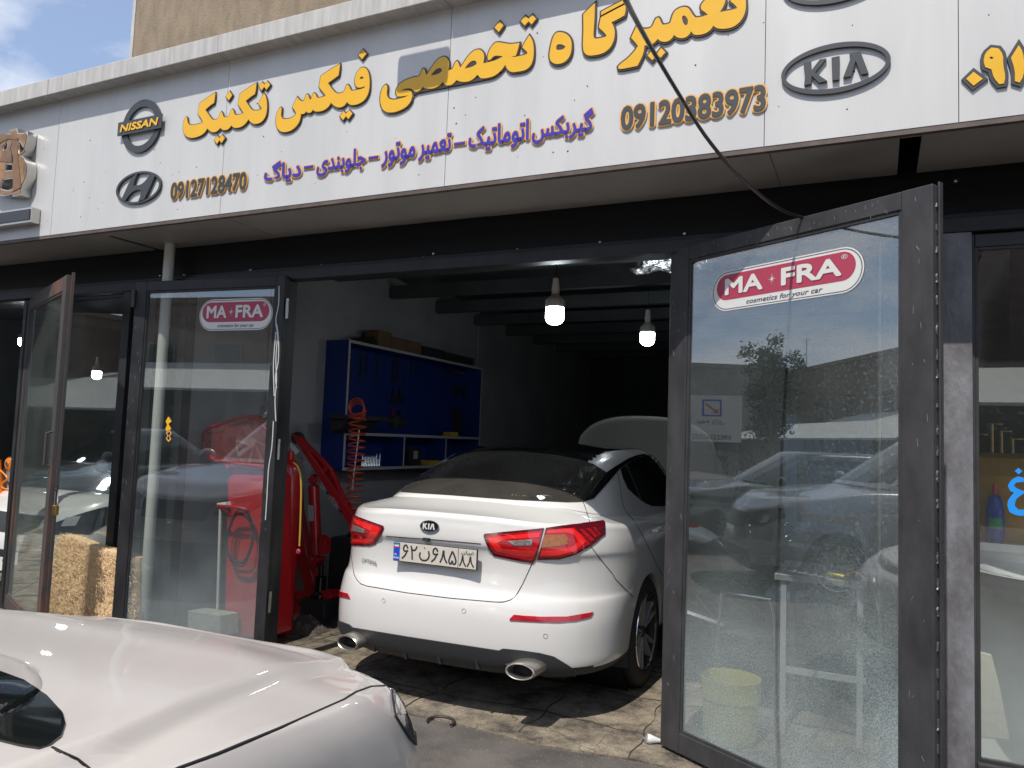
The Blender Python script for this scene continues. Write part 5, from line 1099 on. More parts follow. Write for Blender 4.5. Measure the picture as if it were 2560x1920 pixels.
sed = thing('white_sedan', 'white sedan parked nose-in in the open bay with black glass roof and red tail lamps', 'car', (-2.18, 5.9, 0))
bodyO, sfO = car_shell('body', RO, zO, TO, M['carwhite'], sed, sub=5, wheels=[(.90, 1.10, .33), (.90, 3.90, .33)], hole=holeO)
# dust-covered rear glass with black border
fr = patch('window_border', sfO, glassO, M['glossblack'], sed, lift=.003, depth=.004, res=9)
bm = bmesh.new(); bm.from_mesh(fr.data)
def inpoly(px_, py_, pg):
    ins = False
    for i in range(len(pg)):
        a, b = pg[i], pg[i - 1]
        if (a[1] > py_) != (b[1] > py_) and px_ < (b[0] - a[0]) * (py_ - a[1]) / (b[1] - a[1]) + a[0]: ins = not ins
    return ins
def to_px(c):
    Mt = camo.matrix_world.to_3x3().transposed() @ (c - EYE); return CX + FPX * Mt.x / -Mt.z, CY - FPX * Mt.y / -Mt.z
gl_in = [(lambda cx_, cy_: (cx_ + (x - cx_) * .955, cy_ + (y - cy_) * .93))(1220, 1185) for x, y in holeO]
MI = wm(fr)
bmesh.ops.delete(bm, geom=[f for f in bm.faces if inpoly(*to_px(MI @ f.calc_center_median()), gl_in)], context='FACES'); bm.to_mesh(fr.data); bm.free()
patch('rear_window', sfO, glassO, M['glass_car'], sed, lift=.0055, depth=.0, res=9)
# cabin
MB().box((-2.62, 4.12, 1.060), (-1.76, 4.70, 1.070)).build('parcel_shelf', mat('shelf_trim', (0.07, 0.062, 0.055), 0.9, bump=.3, bscale=90), sed)
for sx_ in (-2.52, -1.84): MB().box((sx_ - .27, 4.80, .6), (sx_ + .27, 4.92, 1.18)).box((sx_ - .13, 4.82, 1.19), (sx_ + .13, 4.90, 1.31)).build('rear_seat', mat('seat_dark', (0.05, 0.046, 0.042), .8), sed, bevel=.03)
MB().box((-2.8, 4.93, .3), (-1.56, 4.96, 1.18)).build('cabin_trim', M['seam'], sed)
bl0 = PY(1190, 1222, 4.22); MB().box((bl0.x - .13, 4.20, 1.071), (bl0.x + .13, 4.27, 1.115)).build('third_brake_lamp', mat('dull_red_lamp', (0.35, 0.10, 0.07), .5), sed, bevel=.006)
cq_ = PY(1372, 1228, 4.24)
cl2 = thing('folded_cloth', 'pale and wine coloured cloth lying behind the rear glass of the white sedan', 'cloth', (-1.86, 4.35, 1.065))
def clothblob(cx_, cy_, cz_, sx_, sy_, sz_, m_, nm, ph):
    g_ = MB(); g_.grid(lambda u, v: Vector((cx_ + sx_ * math.cos(6.283 * u) * math.sin(3.1416 * v) * (1 + .12 * math.sin(9 * u * 6.28 / 3 + ph)), cy_ + sy_ * math.sin(6.283 * u) * math.sin(3.1416 * v), cz_ + sz_ * -math.cos(3.1416 * v) * (1 + .2 * math.sin(7 * u * 3 + ph)))), 28, 14)
    return g_.build(nm, m_, cl2, smooth=True)
clothblob(cq_.x, 4.26, 1.090, .10, .06, .022, M['greycloth'], 'cloth_fold', 0); clothblob(cq_.x + .01, 4.25, 1.115, .09, .05, .016, M['winecloth'], 'cloth_fold', 1); clothblob(cq_.x - .03, 4.26, 1.142, .07, .05, .016, M['greycloth'], 'cloth_fold', 2)
# black panoramic roof
rp = MB(); bmr = bmesh.new(); bmr.from_mesh(bodyO.data)
roofv = {}; RF = []
for f in bmr.faces:
    c = wm(bodyO) @ f.calc_center_median()
    if c.z > 1.33 and abs(c.x + 2.18) < .50 and 4.55 < c.y < 6.5 and f.normal.z > .6: RF.append([wm(bodyO) @ v.co + f.normal * .0 + v.normal * .0035 for v in f.verts])
bmr.free()
for q in RF: rp.add(q, [tuple(range(len(q)))])
rpo = rp.build('glass_roof', M['glossblack'], sed, fix=False); bmr = bmesh.new(); bmr.from_mesh(rpo.data); bmesh.ops.remove_doubles(bmr, verts=bmr.verts, dist=1e-5); bmr.to_mesh(rpo.data); bmr.free()
for p in rpo.data.polygons: p.use_smooth = True
# lamps
def lamp(name, poly, base, par=sed, lift=.006, res=6, depth=.02): return patch(name, sfO, poly, base, par, lift=lift, depth=depth, res=res)
tl = lamp('tail_lamp', B_([(45, 1185), (60, 1170), (735, 1108), (640, 1470), (610, 1510), (470, 1490), (160, 1425), (95, 1330), (45, 1210)]), M['reddark'])
lamp('lens', B_([(75, 1195), (715, 1135), (635, 1440), (600, 1478), (470, 1462), (180, 1400), (120, 1320)]), M['redlamp'], tl, .0085, depth=.002)
lamp('lens_band', B_([(100, 1215), (690, 1160), (672, 1215), (300, 1235), (200, 1270), (260, 1345), (640, 1370), (620, 1430), (480, 1430), (200, 1370), (140, 1300)]), M['redbright'], tl, .0100, depth=.001)
lamp('reverse_lamp', B_([(320, 1255), (590, 1235), (600, 1250), (592, 1308), (400, 1305)]), M['clearlamp'], tl, .0115, depth=.001, res=4)
tl = lamp('tail_lamp', B_([(757, 1107), (1130, 1062), (1420, 1025), (1438, 1045), (1437, 1180), (1280, 1310), (1100, 1410), (900, 1465), (657, 1472)]), M['reddark'])
lamp('lens', B_([(765, 1130), (1080, 1110), (1190, 1200), (1260, 1290), (1090, 1390), (900, 1440), (680, 1445)]), M['redlamp'], tl, .0085, depth=.002)
lamp('lens_band', B_([(770, 1135), (1060, 1115), (1150, 1185), (1210, 1265), (1090, 1370), (900, 1415), (690, 1420), (700, 1370), (900, 1360), (1060, 1320), (1120, 1270), (1080, 1190), (1000, 1160), (765, 1170)]), M['redbright'], tl, .0100, depth=.001)
lamp('indicator', B_([(735, 1190), (960, 1180), (1010, 1225), (1000, 1295), (700, 1335)]), M['amber'], tl, .0102, depth=.001, res=4)
for q in ([(1135, 1122), (1185, 1125), (1310, 1245), (1260, 1265)], [(1215, 1115), (1260, 1112), (1348, 1200), (1315, 1222)], [(1285, 1105), (1315, 1100), (1382, 1180), (1362, 1195)]): lamp('lens_bar', B_(q), M['redlamp'], tl, .0085, depth=.001, res=4)
tl = lamp('tail_lamp', A_([(368, 945), (550, 1015), (730, 1078), (742, 1110), (700, 1200), (640, 1290), (580, 1310), (357, 1302), (345, 1180)]), M['reddark'])
lamp('lens', A_([(385, 970), (560, 1040), (715, 1095), (718, 1118), (680, 1195), (630, 1270), (570, 1292), (370, 1285), (360, 1180)]), M['redlamp'], tl, .0085, depth=.002, res=5)
lamp('lens_band', A_([(400, 1000), (560, 1055), (690, 1100), (700, 1120), (660, 1195), (615, 1255), (560, 1275), (390, 1265), (385, 1230), (540, 1225), (600, 1140), (420, 1050)]), M['redbright'], tl, .0100, depth=.001, res=5)
lamp('reverse_lamp', A_([(392, 1075), (420, 1075), (535, 1125), (522, 1160), (388, 1138)]), M['clearlamp'], tl, .0115, depth=.001, res=3)
tl = lamp('tail_lamp', A_([(340, 925), (366, 945), (343, 1180), (347, 1278), (232, 1222), (232, 1160), (262, 1050), (300, 960)]), M['redlamp'])
lamp('indicator', A_([(305, 1005), (340, 1005), (328, 1145), (262, 1150), (280, 1060)]), M['amber'], tl, .0085, depth=.001, res=3)
lamp('reflector', D_([(340, 680), (390, 628), (500, 640), (700, 652), (1000, 650), (1300, 598), (1270, 655), (1100, 700), (900, 718), (700, 712), (345, 695)]), M['redrefl'])
lamp('reflector', C_([(103, 325), (325, 385), (352, 445), (200, 410), (115, 375)]), M['redrefl'])
# lower diffuser
dif = patch('diffuser', sfO, C_([(78, 715), (95, 695), (230, 700), (340, 740), (380, 775), (600, 812), (1000, 878), (1500, 955), (2060, 1040), (2105, 1020)]) + D_([(280, 1020), (480, 1040), (690, 1070), (850, 1110), (1000, 1200), (1115, 1282), (1100, 1345), (740, 1346), (690, 1300), (550, 1170), (420, 1160), (300, 1185), (270, 1275), (0, 1250)]) + C_([(1900, 1255), (1650, 1215), (1300, 1165), (1000, 1115), (640, 1045), (480, 985), (400, 900), (250, 830), (185, 870), (190, 920), (110, 840), (80, 770)]), M['blackplastic'], sed, lift=.007, depth=.03, res=8)
for (x0_, y0_, x1_, y1_) in ((600, 905, 640, 1048), (960, 970, 1000, 1130), (1345, 1030, 1395, 1190), (1775, 1090, 1830, 1250)):
    a = sfO.hit(*cast_px(*C_([(x0_, y0_)])[0])); b = sfO.hit(*cast_px(*C_([(x1_, y1_ - 12)])[0]))
    if a and b:
        p, q = a[0], b[0]; MB().add([p + Vector((0, -.004, 0)), q + Vector((.0, -.028, -.004)), q + Vector((.016, -.028, -.004)), p + Vector((.006, -.004, 0)), p + Vector((0, .02, 0)), q + Vector((0, .02, 0)), q + Vector((.016, .02, 0)), p + Vector((.006, .02, 0))], [(0, 1, 2, 3), (4, 7, 6, 5), (0, 4, 5, 1), (3, 2, 6, 7), (1, 5, 6, 2), (0, 3, 7, 4)]).build('diffuser_fin', M['blackplastic'], sed, bevel=.002)
for (px_, py_, w_) in ((C_([(312, 957)])[0] + (1,)), (D_([(458, 1290)])[0] + (1,))):
    p = PY(px_, py_, 3.625); e = MB()
    for sgn, prof in ((1, [(.035, 0), (.038, -.004), (.041, 0), (.043, .02), (.045, .22)]),):
        e.lathe([(a, b) for a, b in prof], p, (0, 1, 0), 40, sx=1.0)
        e.lathe([(.035, 0), (.034, .02), (.033, .10)], p, (0, 1, 0), 40)
    e.lathe([(.033, .10), (0, .10)], p, (0, 1, 0), 40)
    e.v = [(p.x + (v[0] - p.x) * 1.9, v[1] + (v[0] - p.x) * (.22 if px_ > 1000 else -.22), v[2]) for v in e.v]
    e.build('exhaust_tip', M['satin'], sed, smooth=True)
    MB().box((p.x - .055, p.y + .05, p.z - .02), (p.x + .055, p.y + .06, p.z + .02)).build('exhaust_bore', M['seam'], sed)
# shut lines
for q in (A_([(345, 1310), (360, 1420), (372, 1500), (392, 1640)]) + C_([(400, 180), (430, 235), (470, 275), (540, 300), (1000, 378), (1500, 440), (2000, 483), (2120, 485)]) + D_([(200, 487), (280, 482), (350, 460), (395, 430), (425, 395), (490, 280), (560, 130), (608, 20)]),
          B_([(1190, 808), (1230, 920), (1265, 1038)]), B_([(1278, 1322), (1400, 1480), (1530, 1640)]) + D_([(1560, 220), (1690, 350), (1765, 425)]), B_([(1585, 470), (1610, 620), (1640, 830), (1680, 920), (1745, 985), (1850, 1150), (1960, 1370), (2050, 1560), (2100, 1650)]),
          A_([(760, 1200), (1300, 1240)]) + B_([(10, 1290)])):
    seam('shut_line', sfO, q, M['seam'], sed, w=.0026, sink=.0004)
# black side trim, side glass, handle, plastic bits
patch('window_trim', sfO, B_([(1190, 805), (1320, 640), (1450, 470), (1560, 395), (1700, 310), (1800, 270), (1950, 243), (2126, 265), (2128, 285), (1950, 262), (1800, 292), (1690, 372), (1612, 420), (1560, 480), (1420, 645), (1310, 770)]), M['glossblack'], sed, lift=.004, depth=.003, res=5)
patch('side_window', sfO, B_([(1618, 425), (1690, 378), (1800, 296), (1950, 266), (2126, 290), (2400, 330), (2400, 860), (1980, 855), (1900, 820), (1800, 745), (1700, 650), (1645, 530)]), M['autoglass'], sed, lift=.003, depth=.003, res=8)
seam('window_bar', sfO, B_([(1680, 385), (1760, 560), (1850, 790)]), M['blackplastic'], sed, w=.006, sink=-.003)
h = sfO.hit(*cast_px(*B_([(2010, 1125)])[0]))
if h:
    p = h[0]; MB().tube([p + Vector((.005, -.10, 0)), p + Vector((.035, -.08, .0)), p + Vector((.042, .0, .004)), p + Vector((.035, .09, .0)), p + Vector((.005, .11, 0))], [.012, .014, .014, .014, .012], 10).build('door_handle', M['carwhite'], sed, smooth=True)
for x_, y_ in (C_([(735, 466)])[0], C_([(1658, 585)])[0], D_([(753, 875)])[0], C_([(143, 527)])[0]):
    h = sfO.hit(*cast_px(x_, y_))
    if h: MB().lathe([(.0098, .001), (.0112, .0025), (.0125, .001), (.0112, -.001), (.0098, .001)], h[0], h[1], 24).build('parking_sensor', mat('sensor_ring', (.3, .3, .3), .4), sed, smooth=True)
# number plate (on the recess), badge, name
Yp = 3.668
pl = thing('tmp', '', ''); bpy.data.objects.remove(pl)
pa, pb = PY(*A_([(850, 1365)])[0], Yp), PY(*A_([(1800, 1455)])[0], Yp)
px0, px1 = pa.x - .004, pb.x + .006; pz0, pz1 = PY(*A_([(840, 1482)])[0], Yp).z, PY(*A_([(870, 1255)])[0], Yp).z
PP = (Vector((0, Yp, 0)), Vector((1, 0, 0)), Vector((0, 0, 1)))
MB().box((px0, Yp, pz0), (px1, Yp + .012, pz1)).build('plate_frame', M['blackplastic'], sed, bevel=.004)
np_ = MB().box((px0 + .004, Yp - .003, pz0 + .004), (px1 - .004, Yp - .0005, pz1 - .004)).build('number_plate', M['plate'], sed, bevel=.002)
w_, h_ = px1 - px0, pz1 - pz0
MB().box((px0 + .006, Yp - .0042, pz0 + .006), (px0 + .046, Yp - .0034, pz1 - .006)).build('plate_band', M['plateblue'], np_)
for i, m_ in enumerate((M['green'], M['stickerwhite'], M['flagred'])): MB().box((px0 + .011, Yp - .0054, pz1 - .018 - .009 * i), (px0 + .041, Yp - .0045, pz1 - .010 - .009 * i)).build('flag_stripe', m_, np_)
text_on('plate_text', 'I.R.', PP, px0 + .010, px0 + .030, pz0 + .034, pz0 + .044, M['stickerwhite'], np_, .0005, .02, .0046); text_on('plate_text', 'IRAN', PP, px0 + .009, px0 + .042, pz0 + .015, pz0 + .026, M['stickerwhite'], np_, .0005, .02, .0046)
k_s = w_ / .52
GL = {'6': [[(.9, .78), (.62, 1.0), (.30, .90), (.24, .66), (.5, .55), (.98, .62)], [(.80, .58), (.5, .25), (.02, .0)]],
      '2': [[(.02, 1.0), (.20, .60), (.30, 0)], [(.12, .80), (.40, .68), (.74, .74), (.98, 1.0)]],
      'n': [[(.08, .62), (.0, .34), (.16, .08), (.47, 0), (.82, .10), (1.0, .42), (.90, .78)], [(.46, .96), (.52, 1.0)]],
      '8': [[(.0, 0), (.30, .42), (.44, 1.0)], [(.48, 1.0), (.62, .42), (1.0, .0)]],
      '5': [[(.46, 1.0), (.18, .60), (.0, .26), (.12, .04), (.34, .04), (.48, .28)], [(.46, 1.0), (.80, .62), (1.0, .26), (.88, .04), (.62, .04), (.48, .28)]]}
for gch, a, b, zl, zh in (('6', .060, .100, .020, .098), ('2', .115, .155, .020, .098), ('n', .172, .232, .022, .094), ('6', .246, .288, .020, .098), ('8', .300, .342, .022, .092), ('5', .354, .396, .020, .092), ('8', .418, .456, .016, .074), ('8', .464, .502, .016, .074)):
    tm_ = MB(); rs_ = .0052 if b < .41 else .0044
    for st_ in GL[gch]:
        P_ = smoothpath([Vector((px0 + (a + (b - a) * x) * k_s, 0, pz0 + (zl + (zh - zl) * z) * h_ / .115)) for x, z in st_], 4)
        tm_.tube(P_, rs_, 10)
    tm_.v = [(v[0], Yp - .0030 + v[1] * .35, v[2]) for v in tm_.v]
    tm_.build('plate_text', M['plateink'], np_, smooth=True)
text_on('plate_text', '\ufee5\ufe8e\ufeae\ufbfe\ufe8d', PP, px0 + .428 * k_s, px0 + .498 * k_s, pz0 + .080 * h_ / .115, pz0 + .102 * h_ / .115, M['plateink'], np_, .0006, .01, .0048)
MB().box((px0 + .408 * k_s, Yp - .0044, pz0 + .004), (px0 + .4105 * k_s, Yp - .0034, pz1 - .004)).build('plate_divider', M['plateink'], np_)
h = sfO.hit(*cast_px(*A_([(1268, 1088)])[0])); cbd = h[0]; tlt = h[1]
u_ = Vector((1, 0, 0)); v_ = tlt.cross(u_).normalized(); v_ = v_ if v_.z > 0 else -v_
PB = (cbd + tlt * .002, u_, v_)
bd_ = poly_curve('badge', [ell(0, 0, .059, .031)], PB, M['glossblack'], sed, .006, smooth=False)
poly_curve('badge_ring', [ell(0, 0, .061, .033), ell(0, 0, .055, .0275)], (cbd + tlt * .004, u_, v_), M['chrome'], bd_, .007, smooth=False)
for q in ([(-.042, -.016), (-.042, .016), (-.034, .016), (-.034, .003), (-.024, .016), (-.014, .016), (-.026, .001), (-.012, -.016), (-.022, -.016), (-.034, -.002), (-.034, -.016)], [(-.008, -.016), (-.008, .016), (.0, .016), (.0, -.016)], [(.004, -.016), (.014, .016), (.024, .016), (.036, -.016), (.027, -.016), (.019, .008), (.012, -.016)]):
    poly_curve('badge_letter', [q], (cbd + tlt * .0062, u_, v_), M['badgemetal'], bd_, .004, smooth=False)
h = sfO.hit(*cast_px(*A_([(575, 1495)])[0])); o3 = h[0]; u_ = Vector((-h[1].y, h[1].x, 0)).normalized(); u_ = u_ if u_.x > 0 else -u_
text_on('name_badge', 'OPTIMA', (o3, u_, Vector((0, 0, 1))), -.078, .074, -.012, .013, M['lampbody2'], sed, .003, .004, .004, .2)
MB().box((PY(1057, 1349, 3.665).x, 3.66, PY(1057, 1349, 3.665).z - .006), (PY(1072, 1349, 3.665).x, 3.69, PY(1057, 1349, 3.665).z + .010)).build('boot_latch', M['blackplastic'], sed)
for (wx, wy) in ((.895, 1.10), (.895, 3.90)):
    for sd in (-1, 1):
        car_wheel(TO, sd * wx, wy, sd, sed, detail=(sd > 0 and wy < 2))
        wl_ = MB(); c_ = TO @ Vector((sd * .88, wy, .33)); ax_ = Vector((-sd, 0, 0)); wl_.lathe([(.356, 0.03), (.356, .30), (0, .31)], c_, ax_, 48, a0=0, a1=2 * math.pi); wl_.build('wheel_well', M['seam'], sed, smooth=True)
mf = [(-1.285, 4.385, .20), (-1.285, 4.385, .42), (-1.43, 4.36, .40), (-1.52, 4.36, .24), (-1.50, 4.36, .19)]
MB().prism(mf, (0, .008, 0)).build('mud_flap', M['blackplastic'], sed, bevel=.003)
ub = MB().box((-2.85, 4.0, .21), (-1.5, 8.0, .27)); ub.build('underbody', M['seam'], sed)

# ---- silver car in the foreground, nose towards the shop
LFc = 4.7; YFf = 2.30; XFc = -1.985
TFc = Matrix.Translation((XFc, YFf, 0)) @ Matrix.Rotation(math.radians(2.0), 4, 'Z') @ Matrix.Translation((0, -LFc, 0))
zbF = [(0, .98), (1.0, .96), (2.6, .93), (3.2, .905), (3.5, .890), (3.9, .850), (4.2, .800), (4.4, .750), (4.55, .690), (4.66, .62)]
def zF(u, x, y, w):
    zb = interp(zbF, y)
    if u <= 1.0: return .22 + (zb - .22) * u
    v = u - 1.0; xc = .50 + (4.34 - y) * .21; q_ = min(1, max(0, (abs(x) - xc) / .05)); cw = .018 * (1 - min(1, abs(x) / .88) ** 2.4) + .038 * (1 - q_ * q_ * (3 - 2 * q_))
    zr = 1.46 - .05 * abs((y - 1.9) / 1.1) ** 2 if abs(y - 1.9) < 1.7 else 1.34
    return lerp(zb + cw, zr, min(v, 1)) if v > .02 else zb + cw * min(1, v / .004)
RFc = [(.00, .78, .2, .5, 2.6, 4.50, .6, 2.5), (.08, .86, .08, .6, 2.6, 4.58, .7, 2.5), (.25, .89, 0, .7, 2.6, 4.66, .75, 2.45), (.45, .90, 0, .7, 2.6, 4.70, .80, 2.4), (.65, .90, .01, .7, 2.6, 4.69, .82, 2.35), (.80, .895, .03, .7, 2.6, 4.66, .84, 2.3), (.90, .885, .05, .7, 2.6, 4.62, .85, 2.3), (.97, .865, .08, .7, 2.6, 4.57, .85, 2.3),
       (1.0, .845, .12, .7, 2.6, 4.50, .85, 2.3), (1.002, .80, .22, .7, 2.6, 4.38, .85, 2.3), (1.004, .745, .4, .7, 2.8, 4.10, .76, 2.35), (1.0045, .69, .55, .7, 2.8, 3.86, .60, 2.4), (1.006, .60, .66, .7, 2.9, 3.64, .46, 2.4), (1.02, .535, .72, .7, 3, 3.53, .40, 2.4), (1.10, .525, .79, .68, 3, 3.38, .38, 2.4), (1.3, .52, .9, .6, 3, 3.06, .38, 2.4), (1.7, .52, 1.1, .5, 3, 2.75, .5, 2.5), (1.95, .53, 1.3, .4, 3, 2.5, .5, 2.5), (2.0, .3, 1.5, .3, 2.6, 2.2, .3, 2.5), (2.0, .05, 1.8, .05, 2, 1.95, .05, 2)]
fg = thing('silver_car', 'champagne silver car in the foreground showing its bonnet and windscreen corner', 'car', (XFc, 0, 0))
bodyF, sfF = car_shell('body', RFc, zF, TFc, M['carsilver'], fg, sub=9, NA=90, wheels=[(.88, .95, .33), (.88, 3.72, .33)])
E1 = lambda pts: [(x / 2.572, 1280 + y / 2.572) for x, y in pts]
E2 = lambda pts: [(850 + x / 2.572, 1280 + y / 2.572) for x, y in pts]
seam('shut_line', sfF, E1([(1000, 1720), (1150, 1646), (1400, 1555), (1800, 1388), (2212, 1205)]) + E2([(100, 1158), (200, 1122), (310, 1116)]), M['seam'], fg, w=.004)
hl = patch('headlamp', sfF, E2([(322, 1078), (350, 1060), (400, 1140), (450, 1290), (480, 1440), (484, 1500), (440, 1460), (345, 1310), (330, 1200)]), mat('smoked_lens', (.16, .165, .17), .15, coat=1.0, var=.5, vscale=18), fg, lift=.004, depth=.01, res=5)
patch('lamp_unit', sfF, E2([(340, 1110), (362, 1120), (400, 1220), (415, 1300), (385, 1310), (350, 1240)]), M['clearlamp'], hl, lift=.007, depth=.002, res=4)
seam('lens_rim', sfF, E2([(326, 1085), (350, 1064), (400, 1142), (449, 1290), (479, 1440), (482, 1498), (440, 1458), (347, 1310), (332, 1200), (326, 1085)]), M['seam'], hl, w=.003, sink=-.004)
patch('windscreen', sfF, E1([(-900, 1000), (-300, 1000), (0, 1035), (150, 1090), (300, 1190), (400, 1300), (417, 1370), (392, 1450), (320, 1505), (250, 1528), (130, 1510), (0, 1478), (-300, 1400), (-900, 1250)]), M['autoglass'], fg, lift=.004, depth=.004, res=9)
seam('shut_line', sfF, E1([(335, 1512), (400, 1545), (500, 1590), (570, 1646), (640, 1720)]), M['seam'], fg, w=.0035)
for (wx, wy) in ((.875, .95), (.875, 3.72)):
    for sd in (-1, 1): car_wheel(TFc, sd * wx, wy, sd, fg, detail=False)
def cast_side(T, sd):
    return lambda y, z: (T @ Vector((sd * 3, y, z)), T.to_3x3() @ Vector((-sd, 0, 0)))
def cast_front(T): return lambda x, z: (T @ Vector((x, 8, z)), T.to_3x3() @ Vector((0, -1, 0)))
for sd in (-1, 1):
    patch('side_window', sfF, [(1.2, 1.02), (1.6, 1.33), (2.4, 1.38), (2.9, 1.26), (3.25, 1.03)], M['autoglass'], fg, caster=cast_side(TFc, sd), lift=.003, depth=.003, res=.08)

# ---- generic hatch / saloon for the neighbour bay, the far bay and the street behind (reflected in the panes)
def simple_car(name, label, T, m_, L=4.4, hgt=1.46, grp=None, suv=False, head=None):
    t = thing(name, label, 'car', T.translation, grp)
    top = hgt; zb_t = [(0, .97 if not suv else 1.05), (L * .6, .97 if not suv else 1.08), (L * .74, .97 if not suv else 1.08), (L * .9, .88 if not suv else .98), (L, .72 if not suv else .82)]
    yw0, yw1 = L * .74, L * .56; yb0 = .35 if not suv else .10; yb1 = L * .28 if not suv else .45
    def zf(u, x, y, w):
        zb = interp(zb_t, y)
        if u <= 1: return .2 + (zb - .2) * u
        v = u - 1; cw = .04 * (1 - min(1, abs(x) / .85) ** 2.4); return lerp(zb + cw, top - .03 + .03 * (1 - (x / .8) ** 2), min(v, 1)) if v > .02 else zb + cw * min(1, v / .004)
    R_ = [(0, .76, .15, .4, 2.8, L - .15, .5, 2.8), (.1, .86, .04, .5, 2.8, L - .05, .55, 2.8), (.4, .90, 0, .5, 2.8, L, .6, 2.7), (.7, .90, .0, .5, 2.8, L - .03, .65, 2.6), (.93, .88, .03, .5, 2.8, L - .10, .68, 2.6), (1.0, .85, .06, .5, 2.8, L - .18, .7, 2.6), (1.002, .79, .15 if not suv else .08, .5, 2.8, L - .45, .7, 2.6), (1.005, .75, yb0, .5, 3, yw0, .6, 2.6), (1.03, .745, yb0 + .02, .5, 3, yw0 - .03, .6, 2.6),
          (1.4, .70, lerp(yb0, yb1, .4), .45, 3, lerp(yw0, yw1, .4), .5, 2.7), (1.8, .64, lerp(yb0, yb1, .8), .4, 3, lerp(yw0, yw1, .8), .45, 2.7), (2, .55, yb1, .35, 3, yw1, .4, 2.7), (2, .3, yb1 + .2, .2, 2.6, yw1 - .2, .25, 2.6), (2, .05, L * .42, .05, 2, L * .44, .05, 2)]
    b, sf = car_shell('body', R_, zf, T, m_, t, sub=4, wheels=[(.88, .85, .33), (.88, L - .85, .33)])
    zb = .98 if not suv else 1.12
    for sd in (-1, 1):
        cs = cast_side(T, sd); ym = (yb1 + yw1) / 2
        patch('side_window', sf, [(yb0 + .30, zb + .04), (yb1 + .05, top - .12), (ym - .03, top - .10), (ym - .03, zb + .02)], M['autoglass'], t, caster=cs, lift=.003, depth=.003, res=.09)
        patch('side_window', sf, [(ym + .03, zb + .02), (ym + .03, top - .10), (yw1 - .02, top - .12), (yw0 - .32, zb + .03)], M['autoglass'], t, caster=cs, lift=.003, depth=.003, res=.09)
        seam('shut_line', sf, [(ym, zb), (ym, .35)], M['seam'], t, .003, caster=cs, step=.1)
        seam('shut_line', sf, [(yw0 - .25, zb), (yw0 - .25, .35)], M['seam'], t, .003, caster=cs, step=.1)
    cf = cast_front(T)
    patch('windscreen', sf, [(-.62, zb + .05), (-.52, top - .08), (.52, top - .08), (.62, zb + .05)], M['autoglass'], t, caster=cf, lift=.003, depth=.003, res=.08)
    zl = interp(zb_t, L - .3)
    patch('grille', sf, [(-.36, zl * .68), (-.42, zl * .86), (.42, zl * .86), (.36, zl * .68)], M['blackplastic'], t, caster=cf, lift=.004, depth=.01, res=.06)
    gr = patch('lower_grille', sf, [(-.52, .28), (-.58, .44), (.58, .44), (.52, .28)], M['blackplastic'], t, caster=cf, lift=.004, depth=.01, res=.06)
    for sd in (-1, 1):
        hh = patch('headlamp', sf, head and [(sd * x, z) for x, z in head] or [(sd * .42, zl * .74), (sd * .46, zl * .88), (sd * .76, zl * .96), (sd * .82, zl * .86), (sd * .66, zl * .74)], M['glossblack'], t, caster=cf, lift=.005, depth=.01, res=.04)
        patch('lamp_unit', sf, [(sd * .60, zl * .78), (sd * .60, zl * .86), (sd * .70, zl * .88), (sd * .70, zl * .79)], M['clearlamp'], hh, caster=cf, lift=.007, depth=.002, res=.03)
        mp_ = T @ Vector((sd * .93, yw0 - .38, zb + .06)); mr_ = MB()
        mr_.grid(lambda u, v: mp_ + (T.to_3x3() @ Vector((.11 * math.cos(6.283 * u) * math.sin(3.1416 * v), .05 * math.sin(6.283 * u) * math.sin(3.1416 * v), -.07 * math.cos(3.1416 * v)))), 20, 12); mr_.build('mirror', m_, t, smooth=True)
        for wy in (.85, L - .85): car_wheel(T, sd * .875, wy, sd, t, detail=False)
    if suv:
        for sd in (-1, 1): MB().tube(smoothpath([T @ Vector((sd * .60, yb1 + .1, top - .02)), T @ Vector((sd * .60, yb1 + .2, top + .04)), T @ Vector((sd * .60, yw1 - .3, top + .045)), T @ Vector((sd * .60, yw1 - .1, top - .02))]), .014, 8).build('roof_rail', M['chrome'], t, smooth=True)
    return t, sf, cf, zl
RZ = Matrix.Rotation(math.pi, 4, 'Z')
def place(xc, yfront, ang, L): return Matrix.Translation((xc, yfront, 0)) @ Matrix.Rotation(math.radians(ang), 4, 'Z') @ Matrix.Translation((0, -L, 0))
TN = place(-6.50, 3.98, 177, 4.3)
nc, sfn, cfn, zl = simple_car('white_hatchback', 'white car facing the street behind the clear panel and wood wool pads', TN, M['carwhite'], 4.3, head=[(.30, .58), (.46, .64), (.86, .84), (.90, .76), (.80, .60)])
nv = Matrix.Translation((-6.9, 0, 0))
pq = PY(12, 1410, 3.97)
MB().box((pq.x - .30, 3.955, pq.z - .055), (pq.x + .24, 3.975, pq.z + .06)).build('plate_frame', M['blackplastic'], nc, bevel=.003)
n2_ = MB().box((pq.x - .295, 3.950, pq.z - .05), (pq.x + .235, 3.954, pq.z + .055)).build('number_plate', M['stickerwhite'], nc)
MB().box((PY(0, 1410, 3.97).x - .05, 3.947, pq.z - .045), (PY(5, 1410, 3.97).x, 3.949, pq.z + .05)).build('plate_band', M['plateblue'], n2_)
text_on('plate_text', '\u06f7', (Vector((0, 3.95, 0)), Vector((1, 0, 0)), Vector((0, 0, 1))), PY(6, 1410, 3.95).x, PY(17, 1410, 3.95).x, pq.z - .03, pq.z + .04, M['plateink'], n2_, .001, .03, .003)
